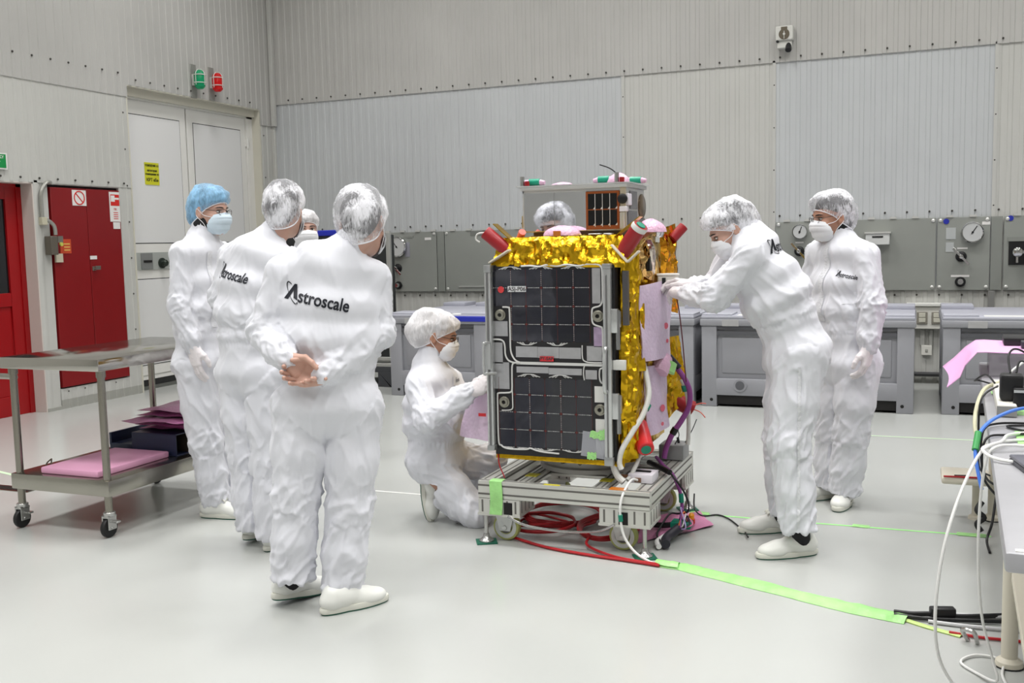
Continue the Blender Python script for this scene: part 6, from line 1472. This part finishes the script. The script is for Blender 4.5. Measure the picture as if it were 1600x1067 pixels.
# ---------- coverall
def coverall(J,par,bulk=1.,seed=0,chest_push=0.,leg=1.,arm=1.,neckr=1.,h=.0072,armz=.0):
    j={k:A_(v) for k,v in J.items()}
    latH=unit(j['hipR']-j['hipL']); latS=unit(j['shR']-j['shL']); up=unit(j['upper']-j['pelvis']); fH=np.cross(up,latH)
    pts=np.array([v for k,v in j.items()]); lo=pts.min(0)-.25; hi=pts.max(0)+.25; lo[2]=max(lo[2],-.02); hi[2]=min(hi[2],j['neck'][2]+.14)
    b=bulk
    def fld(): return Field(lo,hi,h)
    T=fld(); mid=(j['waist']+j['chest'])/2; upn=unit(j['neck']-j['upper'])
    lm=unit(latH+latS)
    T.loft([(j['pelvis']-unit(j['waist']-j['pelvis'])*.06,latH,.150*b,.118*b),(j['pelvis'],latH,.182*b,.140*b),(j['waist'],latH,.172*b,.132*b),(mid,lm,.186*b,.142*b),(j['chest'],latS,.186*b,.136*b),(j['upper'],latS,.150*b,.102*b),(j['neck'],latS,.078*neckr,.078*neckr)],k=.05)
    for s in 'LR': T.cone(j['upper']*.8+j['sh'+s]*.2+up*.004,j['sh'+s]-up*.006,.078*b,.060*b,k=.07)
    nk=unit(j['head']-j['neck']); T.cone(j['neck']-nk*.03,j['neck']+nk*.040,.074*neckr,.067*neckr,k=.02)
    legs=[];arms=[]
    for s in 'LR':
        L=fld(); hp,kn,an=j['hip'+s],j['kn'+s],j['an'+s]
        L.cone(hp,kn*.5+hp*.5,.118*b*leg,.106*b*leg,k=.03); L.cone(kn*.5+hp*.5,kn,.106*b*leg,.092*b*leg,k=.03); L.cone(kn,an*.55+kn*.45,.092*b*leg,.086*b*leg,k=.03); L.cone(an*.55+kn*.45,an,.086*b*leg,.082*b*leg,k=.03)
        dn=unit(an-kn); gx=[(L.lo[q]+L.h*np.arange(L.n[q])).astype(np.float32) for q in range(3)]
        pl=(gx[0][:,None,None]-an[0])*dn[0]+(gx[1][None,:,None]-an[1])*dn[1]+(gx[2][None,None,:]-an[2])*dn[2]-.012
        near=(gx[0][:,None,None]-an[0])**2+(gx[1][None,:,None]-an[1])**2+(gx[2][None,None,:]-an[2])**2<.14**2
        L.D=np.where(near,np.maximum(L.D,pl.astype(np.float32)),L.D); legs.append(L.D)
        Aq=fld(); sh,el,wr=j['sh'+s],j['el'+s],j['wr'+s]
        Aq.cone(sh-up*.012,el,.066*b*arm,.062*b*arm,k=.03); Aq.cone(el,el*.25+wr*.75,.066*b*arm,.056*b*arm,k=.03); Aq.cone(el*.25+wr*.75,wr,.056*b*arm,.040*b**.5,k=.02); arms.append(Aq.D)
    D=smin(legs[0],legs[1],.010); D=smin(T.D,D,.05)
    for a in arms: D=smin(D,a,.022)
    T.D=D
    # hems: cut the trouser ends flat a little above the floor
    V,F=T.mesh(); V=relax(V,F,2,.4)
    N=normals(V,F)
    # ---- folds
    bones=[]
    for s in 'LR':
        bones+=[('ua',j['sh'+s],j['el'+s],.07),('fa',j['el'+s],j['wr'+s],.058),('th',j['hip'+s],j['kn'+s],.11),('sk',j['kn'+s],j['an'+s],.09)]
    bones+=[('to',j['pelvis'],j['waist'],.165),('to2',j['waist'],j['neck'],.165)]
    best=np.full(len(V),9.); bid=np.zeros(len(V),int); S=np.zeros(len(V)); 
    for i,(nm,a,c,r_) in enumerate(bones):
        d=c-a; L=np.linalg.norm(d); t=np.clip(((V-a)@d)/(L*L),0,1); q=np.linalg.norm(V-a-t[:,None]*d,axis=1)/r_ + (0.10 if nm in('ua',) else 0)
        m=q<best; best[m]=q[m]; bid[m]=i; S[m]=t[m]*L
    disp=np.zeros(len(V)); sd=seed*13.7
    def ridge(P):
        P=P+np.stack([pnoise(P*.8+k_) for k_ in (3.,17.,41.)],1)*.35
        return .72*(1-np.minimum(1,np.abs(pnoise(P))*2.4))**1.6+.2*(1-np.minimum(1,np.abs(pnoise(P*2.1+7))*2.4))**1.4
    for i,(nm,a,c,r_) in enumerate(bones):
        m=bid==i
        if not m.any(): continue
        d=unit(c-a); L=np.linalg.norm(c-a); s=S[m]; v=V[m]; o1=unit(np.cross(d,(.3,.9,.2))); o2=np.cross(d,o1); rel=v-a; x=rel@o1; y=rel@o2; ss=rel@d; ph=np.arctan2(y,x)
        cu,sv=np.cos(ph),np.sin(ph); k=i*7.1+sd
        soft=pnoise(np.c_[cu*.9+k,sv*.9,ss*7])*.006
        if nm in('ua','fa'):
            e=np.exp(-((ss-L)/.085)**2) if nm=='ua' else np.exp(-(ss/.075)**2)+.9*np.exp(-((ss-L)/.09)**2)
            rings=ridge(np.c_[cu*1.1+k,sv*1.1,ss*21+1.1*cu+.7*sv])-.35
            diag=ridge(np.c_[cu*1.0+k+9,sv*1.0,ss*9+1.5*sv])-.3
            dd=soft+rings*.017*e+diag*.012
        elif nm=='th':
            e=np.exp(-((ss-L)/.12)**2)+.5*np.exp(-(ss/.10)**2); rings=ridge(np.c_[cu*1.0+k,sv*1.0,ss*13+1.2*cu])-.35; diag=ridge(np.c_[cu*1.1+k+5,sv*1.1,ss*6+1.3*sv])-.3
            dd=soft+rings*.017*e+diag*.013
        elif nm=='sk':
            e=np.exp(-(ss/.11)**2)+1.2*np.exp(-((ss-L)/.13)**2); rings=ridge(np.c_[cu*.9+k,sv*.9,ss*14+1.4*cu-.8*sv])-.35; diag=ridge(np.c_[cu*1.1+k+3,sv*1.1,ss*7+1.6*cu])-.3
            dd=soft+rings*.017*e+diag*.013
        elif nm=='to':
            diag=ridge(np.c_[cu*1.5+k,sv*1.5,ss*6+1.3*cu])-.3; dd=soft+diag*.011
        else:
            dist=ss
            diag=ridge(np.c_[cu*1.1+k,sv*1.1,ss*6.5+2.2*np.abs(cu)])-.3; blo=ridge(np.c_[cu*2+k+2,sv*2,ss*16])-.35
            dd=soft*1.2+diag*.014*(.3+.7*np.exp(-((ss-.04)/.2)**2))+blo*.012*np.exp(-((ss-.07)/.06)**2)+.010*np.exp(-((ss-.085)/.05)**2)
        disp[m]=dd
    # waistband gather
    wa=unit(j['waist']-j['pelvis']); z=(V-j['waist'])@wa+.012; tor=(bid>=len(bones)-2); ang=np.arctan2((V-j['waist'])@fH,(V-j['waist'])@latH)
    band=np.exp(-(z/.018)**2)*tor; disp+=band*(-.006+.0035*np.sin(ang*46+2*np.sin(ang*5)))
    # sleeve cuffs and hem keep a clean end
    V=V+N*disp[:,None]
    V=relax(V,F,1,.2)
    o=mesh_obj('coverall',V,F,CLOTH,par,ang=180)
    return o,V,F
def drape(par_obj,VF,pts2d,faces,origin,ex,ey,off,name,m,parent,maxlen=.011,push=.3):
    """lay a flat shape on a surface: local x,y -> origin+ex*x+ey*y, projected along the local normal"""
    V,F=VF; bvh=BVHTree.FromPolygons([tuple(v) for v in V],[tuple(map(int,f)) for f in F])
    bm=bmesh.new(); vs=[bm.verts.new((p[0],p[1],0)) for p in pts2d]; bm.verts.ensure_lookup_table()
    for f in faces:
        try: bm.faces.new([vs[i] for i in f])
        except Exception: pass
    bmesh.ops.remove_doubles(bm,verts=bm.verts,dist=1e-6); bmesh.ops.triangulate(bm,faces=bm.faces)
    for _ in range(5):
        e=[q for q in bm.edges if q.calc_length()>maxlen]
        if not e: break
        bmesh.ops.subdivide_edges(bm,edges=e,cuts=1); bmesh.ops.triangulate(bm,faces=[f for f in bm.faces if len(f.verts)>3])
    ex=Vector(ex).normalized(); ey=Vector(ey); ey=(ey-ex*ey.dot(ex)).normalized(); nz=ex.cross(ey); org=Vector(root_of(parent).location)
    last=None
    for v in bm.verts:
        P=Vector(origin)+ex*v.co.x+ey*v.co.y; h,n,_,_=bvh.ray_cast(P+nz*push,-nz)
        if h is None: h=P
        v.co=h+nz*off-org
    me=bpy.data.meshes.new(name); bmesh.ops.recalc_face_normals(bm,faces=bm.faces); bm.to_mesh(me); bm.free(); finish(me,[m],True,180)
    o=bpy.data.objects.new(name,me); link(o); o.parent=parent; return o
def logo_shape(W):
    """word mark, width W, centred on origin"""
    s=W/1.0; mb=MB()
    A=[(.0,.02),(.058,.02),(.105,.155),(.118,.20),(.130,.235),(.137,.268),(.108,.285)]
    def poly(p): mb.add([(x*s,y*s,0) for x,y in p],[tuple(range(len(p)))])
    poly([(-.004,-.01),(.062,-.01),(.155,.225),(.122,.262)]); poly([(.128,.262),(.150,.235),(.160,.0),(.108,.075)]) if False else None
    poly([(.112,.235),(.164,.266),(.215,.0),(.146,.03)])
    poly([(.118,.235),(.128,.262),(.160,.262),(.150,.235)])
    # orbit ring: tilted ellipse band, thicker at its ends
    n=56; cx,cy=.110,.105; a,b=.185,.052; th=math.radians(-58); pts=[]
    for i in range(n):
        t=2*PI*i/n
        if .55<t<2.35: continue
        w=.006+.014*max(0,abs(math.cos(t))-.3)
        def P(k): x=(a+k)*math.cos(t); y=(b+k)*math.sin(t); return ((cx+x*math.cos(th)-y*math.sin(th)),(cy+x*math.sin(th)+y*math.cos(th)))
        pts.append((t,P(w),P(-w*.4)))
    for (t0,o0,i0),(t1,o1,i1) in zip(pts[:-1],pts[1:]):
        if t1-t0<.3: poly([o0,o1,i1,i0])
    mb.text('stroscale',.30*s,Matrix.Translation((.215*s,.075*s,0)),depth=0,align='LEFT',bold=.006*s,sx=.79*.62/.62)
    xs=[v[0] for v in mb.v]; w=max(xs); k=(W/w)
    V=[((v[0])*k-W/2,v[1]*k-.1*W) for v in mb.v]
    return V,mb.f
_LG=logo_shape(1.0)
def logo(ob,VF,origin,ex,ey,W,par):
    p=[(x*W,y*W) for x,y in _LG[0]]; return drape(ob,VF,p,_LG[1],origin,ex,ey,.0035,'logo',LOGO,par)
SEAM=mat('coverall_seam',(216,217,222),.6,spec=.25,bump=.4,bscale=90)
def strip(ob,VF,origin,ex,ey,w,L,par,name='front_placket',off=.0035):
    n=12; p=[(x,-L/2+L*i/n) for i in range(n+1) for x in (-w/2,w/2)]; f=[(2*i,2*i+1,2*i+3,2*i+2) for i in range(n)]
    return drape(ob,VF,p,f,origin,ex,ey,off,name,SEAM,par,maxlen=.014)
def person(name,loc,label,J,**kw):
    t=thing('person',loc,label,'person'); return t
def torso_skin(J,par,headV,headF,hands,m):
    """hidden body under the clothing joined with head and hands into one mesh"""
    j={k:A_(v) for k,v in J.items()}; pts=np.array(list(j.values())); F=Field(pts.min(0)-.16,pts.max(0)+.16,.016)
    F.loft([(j['pelvis']-(0,0,.04),unit(j['hipR']-j['hipL']),.12,.09),(j['waist'],unit(j['hipR']-j['hipL']),.12,.09),(j['chest'],unit(j['shR']-j['shL']),.13,.09),(j['neck'],unit(j['shR']-j['shL']),.06,.06)],k=.04)
    F.cone(j['neck'],j['neck']*.5+j['head']*.5,.05,.05,k=.02)
    for s in 'LR':
        F.cone(j['upper'],j['sh'+s],.05,.05); F.cone(j['sh'+s],j['el'+s],.045,.036); F.cone(j['el'+s],j['wr'+s],.036,.022); F.cone(j['hip'+s],j['kn'+s],.075,.055); F.cone(j['kn'+s],j['an'+s]*.8+j['kn'+s]*.2,.048,.032)
    V,Q=F.mesh(); Vs=[V];Fs=[Q];n=len(V)
    for v,f in [(headV,headF)]+hands: Vs.append(v);Fs.append(f+n); n+=len(v)
    return mesh_obj('body',np.concatenate(Vs),np.concatenate(Fs),m,par)
def ring_collar(J,par,m,name='inner_collar',r=.067,up=.058,h=.040,fw=None):
    n=A_(J['neck']); d=unit(A_(J['head'])-n); c=n+d*up; mb=MB(); mb.lathe([(r-.006,-.03),(r,-.01),(r-.002,h*.6),(r-.006,h),(r-.010,h*.7),(r-.010,-.02)],tuple(c),tuple(d),28,cap=False); return mb.build(name,m,par)
def build_person(label,J,fwd,up=(0,0,1),bulk=1.,seed=0,skin=SKIN,net=NETW,netkw={},maskm=MASKM,glass=False,inner=None,hands={},gloved=True,shoes=(),hcenter=None,cov={},scale=1.,cuffm=None):
    base=A_(J['pelvis']).copy(); base[2]=0
    P=thing('person',tuple(base),label,'person')
    c,R=head_frame(J['head'],fwd,up)
    nl=(A_(J['neck'])-c)@R.T
    hv,hf=head_mesh(nl-(0,0,.02)); hw=to_w(hv*[scale,scale,scale],c,R)
    hl=[]
    for s,kw in hands.items():
        kk={q:v for q,v in kw.items() if q not in('d','dorsal','gl')}
        y=unit(kw['d']); z=A_(kw['dorsal']); z=unit(z-y*(z@y)); x=np.cross(y,z) if s=='L' else np.cross(z,y); kk['ad']=tuple(np.stack([x,y,z])@unit(A_(J['el'+s])-A_(J['wr'+s])))
        gl=kw.get('gl',gloved)
        v,f=hand_mesh(**kk,grow=-.0012 if gl else 0.); hl.append((hand_xform(v,J['wr'+s],kw['d'],kw['dorsal'],s),f))
        if gl:
            v,f=hand_mesh(**{**kk,'arm':.05},grow=.0022,cuff=True); wv=hand_xform(v,J['wr'+s],kw['d'],kw['dorsal'],s); wv=wv+normals(wv,f)*(.0009*pnoise(wv*90))[:,None]
            mesh_obj('glove',wv,f,GLOVE,P)
    torso_skin(J,P,hw,hf,hl,skin)
    eye_parts(c,R,P)
    mesh_obj('hair',to_w(_HM[0],c,R),_HM[1],HAIR,P)
    hairnet(c,R,P,net,seed=seed,**netkw)
    mask(c,R,P,maskm)
    if glass: glasses(c,R,P)
    if inner: ring_collar(J,P,inner)
    ob,V,F=coverall(J,P,bulk,seed,**cov)
    ops=[shoe(P,**q) for q in shoes]
    for s in 'LR':
        a=A_(J['an'+s]); best=min(ops,key=lambda o_:np.linalg.norm(o_-a),default=None)
        if best is not None and np.linalg.norm(best-a)<.34:
            mb=MB(); d=unit(A_(J['kn'+s])-a); mb.tube([tuple(best-d*.02),tuple(best*.5+a*.5),tuple(a+d*.05)],[.040,.044,.046],18,sm=4); mb.build('sock',SOCK,P)
    return P,ob,(V,F)
UPZ=(0,0,1)
def view(n,a,pitch):
    a=math.radians(a); p=math.radians(pitch); aw=A_((n[0],n[1],0)); rt=A_((n[1],-n[0],0)); v=aw*math.cos(a)+rt*math.sin(a); v=v*math.cos(p); v[2]=math.sin(p); return v

def adj(p,**k):
    p=dict(p)
    for a,b in k.items(): p[a]=tuple(A_(p[a])+A_(b))
    return p
# ---- nearest man, seen from behind with hands clasped
p3=dict(pelvis=(-2.161,3.376,0.836),waist=(-2.150,3.371,0.985),chest=(-2.146,3.385,1.217),upper=(-2.135,3.393,1.363),neck=(-2.080,3.417,1.427),head=(-2.043,3.489,1.534),shL=(-2.303,3.307,1.358),shR=(-2.008,3.500,1.338),elL=(-2.366,3.265,1.124),elR=(-1.990,3.488,1.104),wrL=(-2.203,3.163,1.029),wrR=(-2.088,3.226,0.961),hipL=(-2.243,3.322,0.810),hipR=(-2.078,3.430,0.800),knL=(-2.287,3.317,0.473),knR=(-2.105,3.413,0.410),anL=(-2.317,3.309,0.129),anR=(-2.141,3.388,0.058))
n3=(-.549,.836); aw=A_((n3[0],n3[1],0)); rt=A_((n3[1],-n3[0],0)); uz=A_((0,0,1))
P,ob,VF=build_person('man seen from behind in white coverall, hands clasped behind his back, nearest the camera',p3,view(n3,17,-12),up=A_((0,0,1))-rt*.10,bulk=.99,seed=3,netkw=dict(puff=.046,back=.016,top=.010,low=.016),gloved=False,
  hands=dict(L=dict(d=rt*.80-uz*.62+aw*.0,dorsal=aw+uz*.1,curls=[(.35,.35,.25),(.75,.85,.5),(.8,.9,.5),(.8,.8,.5)],thumb=.5,spread=.8),R=dict(d=-rt*.97+uz*.02+aw*.10,dorsal=aw-uz*.25,curls=[(.45,.7,.4),(.5,.7,.4),(.5,.7,.4),(.5,.7,.4)],thumb=.3,spread=.7)),
  shoes=(dict(heel=(-2.40,3.275,0),toe=(-2.325,3.50,0),pitch=.13),dict(heel=(-2.162,3.262,0),toe=(-2.01,3.50,0))),inner=None,cov=dict(neckr=1.0))
logo(ob,VF,(-2.135,3.29,1.255),rt*1.0-uz*.245,uz+rt*.15,.245,P)

# ---- second man from behind
p2=dict(pelvis=(-2.943,3.955,0.870),waist=(-2.945,3.954,1.024),chest=(-2.923,3.970,1.277),upper=(-2.904,3.984,1.419),neck=(-2.859,4.018,1.490),head=(-2.813,4.077,1.620),shL=(-3.076,4.006,1.415),shR=(-2.723,3.970,1.395),elL=(-3.130,3.990,1.205),elR=(-2.717,3.974,1.140),wrL=(-3.117,4.150,1.076),wrR=(-2.880,4.152,1.047),hipL=(-3.029,3.966,0.822),hipR=(-2.857,3.945,0.830),knL=(-3.014,3.977,0.443),knR=(-2.863,3.953,0.426),anL=(-3.012,3.979,0.091),anR=(-2.876,3.943,0.062))
n2=(-.598,.801); aw=A_((n2[0],n2[1],0)); rt=A_((n2[1],-n2[0],0))
P,ob,VF=build_person('man seen from behind in white coverall, second nearest the camera, dark hair under hairnet',p2,view(n2,18,-6),up=A_((0,0,1))-rt*.05,bulk=.95,seed=12,netkw=dict(puff=.034,back=.010,top=.008,low=.010),
  hands=dict(L=dict(d=(.8,.55,.1),dorsal=(-.3,.6,.6),curl=(.5,.6,.4)),R=dict(d=(-.8,.5,.1),dorsal=(.3,.6,.6),curl=(.5,.6,.4))),
  shoes=(dict(heel=(-3.045,3.95,0),toe=(-3.03,4.2,0),pitch=.10),dict(heel=(-2.875,3.885,0),toe=(-2.84,4.15,0))))
logo(ob,VF,(-2.965,3.86,1.335),(.95,-.20,-.20),(.15,.0,1),.225,P)

# ---- man with blue hairnet at the left
p1=dict(pelvis=(-3.560,4.373,0.856),waist=(-3.564,4.370,1.019),chest=(-3.559,4.374,1.278),upper=(-3.555,4.376,1.432),neck=(-3.544,4.385,1.524),head=(-3.516,4.407,1.649),shL=(-3.556,4.554,1.432),shR=(-3.548,4.216,1.438),elL=(-3.558,4.578,1.144),elR=(-3.551,4.188,1.159),wrL=(-3.500,4.522,0.953),wrR=(-3.493,4.196,0.942),hipL=(-3.549,4.458,0.800),hipR=(-3.564,4.293,0.820),knL=(-3.536,4.468,0.389),knR=(-3.539,4.312,0.412),anL=(-3.527,4.501,0.085),anR=(-3.522,4.351,0.086))
n1=(-.621,.784)
P,ob,VF=build_person('man with blue hairnet, glasses and pale blue mask standing beside the steel trolley',p1,view(n1,126,-5),bulk=.92,seed=21,net=NETB,netkw=dict(puff=.025,back=.016,top=.006),maskm=MASKB,glass=True,inner=COLLAR,
  hands=dict(R=dict(d=(.12,.0,-1),dorsal=(-.3,-1,0),curl=(.18,.3,.2),arm=.07),L=dict(d=(.2,0,-1),dorsal=(0,1,0),curl=(.2,.3,.2))),
  shoes=(dict(heel=(-3.60,4.31,0),toe=(-3.38,4.36,0)),dict(heel=(-3.60,4.50,0),toe=(-3.38,4.58,0))))

strip(ob,VF,(-3.45,4.31,1.24),(.25,.97,0),(0,0,1),.034,.40,P)
# ---- man standing at right, facing left
p6=dict(pelvis=(-0.344,5.602,0.787),waist=(-0.356,5.602,0.949),chest=(-0.368,5.601,1.205),upper=(-0.373,5.600,1.364),neck=(-0.386,5.600,1.436),head=(-0.421,5.577,1.544),shL=(-0.249,5.479,1.348),shR=(-0.505,5.732,1.365),elL=(-0.212,5.431,1.097),elR=(-0.561,5.768,1.092),wrL=(-0.224,5.410,0.875),wrR=(-0.551,5.689,0.868),hipL=(-0.279,5.547,0.741),hipR=(-0.407,5.658,0.723),knL=(-0.308,5.545,0.411),knR=(-0.411,5.668,0.394),anL=(-0.341,5.553,0.080),anR=(-0.429,5.677,0.083))
n6=(-.068,.998); aw=A_((n6[0],n6[1],0)); rt=A_((n6[1],-n6[0],0))
P,ob,VF=build_person('man with glasses and mask standing upright at right, gloved hand at his side',p6,view(n6,-118,-8),bulk=.98,seed=33,netkw=dict(puff=.030,back=.022,top=.004),glass=True,inner=COLLAR,skin=SKIN2,
  hands=dict(L=dict(d=(-.12,-.05,-1),dorsal=(.9,-.35,0),curl=(.35,.5,.3),arm=.07),R=dict(d=(-.1,0,-1),dorsal=(-.5,.8,0),curl=(.3,.4,.3))),
  shoes=(dict(heel=(-.325,5.70,0),toe=(-.362,5.46,0)),dict(heel=(-.37,5.76,0),toe=(-.52,5.64,0))))
strip(ob,VF,(-.455,5.50,1.20),(.47,-.88,0),(.02,.0,1),.034,.40,P); strip(ob,VF,(-.27,5.47,1.10),(.83,-.55,0),(0,0,1),.10,.004,P,'pocket_seam')
logo(ob,VF,(-.335,5.43,1.245),(.83,-.55,-.16),(.1,0,1),.118,P)

# ---- man bending to the satellite
p4=dict(pelvis=(-0.504,4.732,0.915),waist=(-0.561,4.725,1.083),chest=(-0.646,4.714,1.269),upper=(-0.697,4.708,1.399),neck=(-0.737,4.703,1.470),head=(-0.797,4.695,1.489),shL=(-0.689,4.537,1.373),shR=(-0.819,4.874,1.387),elL=(-0.854,4.567,1.184),elR=(-0.932,4.920,1.182),wrL=(-1.013,4.708,1.188),wrR=(-0.994,4.811,1.222),hipL=(-0.483,4.644,0.896),hipR=(-0.542,4.818,0.893),knL=(-0.520,4.589,0.524),knR=(-0.575,4.864,0.473),anL=(-0.479,4.574,0.139),anR=(-0.575,4.884,0.139))
n4=(-.126,.992); aw=A_((n4[0],n4[1],0)); rt=A_((n4[1],-n4[0],0))
P,ob,VF=build_person('man in white coverall bending toward the satellite, both gloved hands holding a small white device',p4,view(n4,-100,-32),bulk=1.0,seed=44,netkw=dict(puff=.032,back=.024,top=.0),
  hands=dict(L=dict(d=(-.75,.62,.20),dorsal=(.25,-.5,.8),curls=[(.3,.5,.3),(.5,.6,.4),(.7,.7,.5),(.8,.8,.5)],thumb=.4,arm=.06),R=dict(d=(-.85,.30,.12),dorsal=(-.1,.5,.85),curls=[(.4,.6,.4)]*4,thumb=.3,arm=.06)),
  shoes=(dict(heel=(-.405,4.665,0),toe=(-.655,4.50,0)),dict(heel=(-.535,5.02,0),toe=(-.785,4.885,0))))
logo(ob,VF,(-.66,4.665,1.385),(-.10,.99,0),(-.35,-.05,.93),.235,P)
strip(ob,VF,(-.475,4.55,.52),(.97,.1,0),(-.03,-.02,1),.014,.72,P,'side_seam')
t=thing('handheld_device',(-1.135,4.85,1.225),'small white boxy device held by the bending man against the side of the satellite','device')
M=frame((-1.135,4.85,1.245),(.9,.3,0),(-.3,.9,0))
mb=MB(); mb.box(-.05,.05,-.03,.03,-.022,.028,M=M,b=.006); mb.build('device_body',mat('device_white',(222,220,212),.4),t)
mb=MB(); mb.box(-.055,.055,-.034,.034,.028,.038,M=M,b=.004); mb.build('device_lid',mat('device_lid_white',(232,230,224),.4),t)
mb=MB(); mb.box(-.03,-.012,-.0315,-.029,-.012,.018,M=M); mb.build('dark_slot',BLK,t,smooth=False)
cable('thin_cable',[(-1.10,4.83,1.215),(-1.075,4.82,1.12),(-1.06,4.83,.98),(-1.055,4.86,.84),(-1.06,4.92,.74)],.003,mat('wire_dark_red',(96,30,40),.5),'thin dark red wire hanging from the white device beside the satellite')

# ---- kneeling man left of the satellite
p5=dict(pelvis=(-2.342,4.680,0.323),waist=(-2.336,4.683,0.440),chest=(-2.352,4.675,0.635),upper=(-2.355,4.673,0.747),neck=(-2.361,4.670,0.846),head=(-2.322,4.689,0.972),shL=(-2.340,4.859,0.723),shR=(-2.339,4.503,0.738),elL=(-2.239,4.796,0.569),elR=(-2.247,4.403,0.582),wrL=(-2.054,4.598,0.721),wrR=(-2.045,4.491,0.724),hipL=(-2.346,4.778,0.267),hipR=(-2.352,4.608,0.311),knL=(-2.112,4.881,0.295),knR=(-2.100,4.620,0.058),anL=(-2.184,4.891,0.026),anR=(-2.280,4.632,0.132))
n5=(-.44,.898)
P,ob,VF=build_person('man kneeling on one knee left of the satellite, gloved hands reaching to the panel edge',p5,view(n5,98,-14),bulk=.97,seed=55,net=NETD,netkw=dict(puff=.026,back=.06,top=-.004),glass=True,skin=SKIN2,
  hands=dict(R=dict(d=(.85,-.1,.35),dorsal=(-.2,-.9,.5),curl=(.25,.4,.3),arm=.06),L=dict(d=(.8,-.35,.3),dorsal=(.0,.8,.6),curl=(.3,.4,.3),arm=.06)),
  cov=dict(leg=.88),shoes=(dict(heel=(-2.30,4.87,0),toe=(-2.06,4.91,0)),dict(fr=((-2.395,4.62,.205),(.14,0,-1),(1,-.05,.1)))))
strip(ob,VF,(-2.22,4.70,.64),(-.31,.95,0),(0,0,1),.032,.26,P); logo(ob,VF,(-2.235,4.775,.735),(-.31,.95,-.05),(0,0,1),.10,P)
# ---- man behind the group, only the face shows
p7=dict(pelvis=(-3.843,5.752,0.749),waist=(-3.837,5.755,0.915),chest=(-3.826,5.761,1.197),upper=(-3.821,5.764,1.347),neck=(-3.822,5.763,1.425),head=(-3.809,5.747,1.566),shL=(-3.672,5.846,1.335),shR=(-3.969,5.682,1.343),elL=(-3.675,5.879,1.059),elR=(-4.019,5.688,1.071),wrL=(-3.636,5.729,0.855),wrR=(-3.911,5.577,0.865),hipL=(-3.770,5.792,0.694),hipR=(-3.912,5.713,0.700),knL=(-3.774,5.789,0.341),knR=(-3.925,5.706,0.348),anL=(-3.785,5.784,0.048),anR=(-3.936,5.700,0.056))
n7=(-.485,.875)
P,ob,VF=build_person('man in white hairnet and mask facing the camera behind the group at left',p7,view(n7,163,-3),bulk=.92,seed=66,net=NETD,netkw=dict(puff=.022,back=.008,top=-.004),inner=COLLAR,
  hands=dict(R=dict(d=(.1,-.1,-1),dorsal=(-.9,-.3,0),curl=(.3,.4,.3)),L=dict(d=(.1,-.1,-1),dorsal=(.9,.3,0),curl=(.3,.4,.3))),
  shoes=(dict(heel=(-3.79,5.86,0),toe=(-3.70,5.62,0)),dict(heel=(-3.945,5.78,0),toe=(-3.86,5.54,0))))
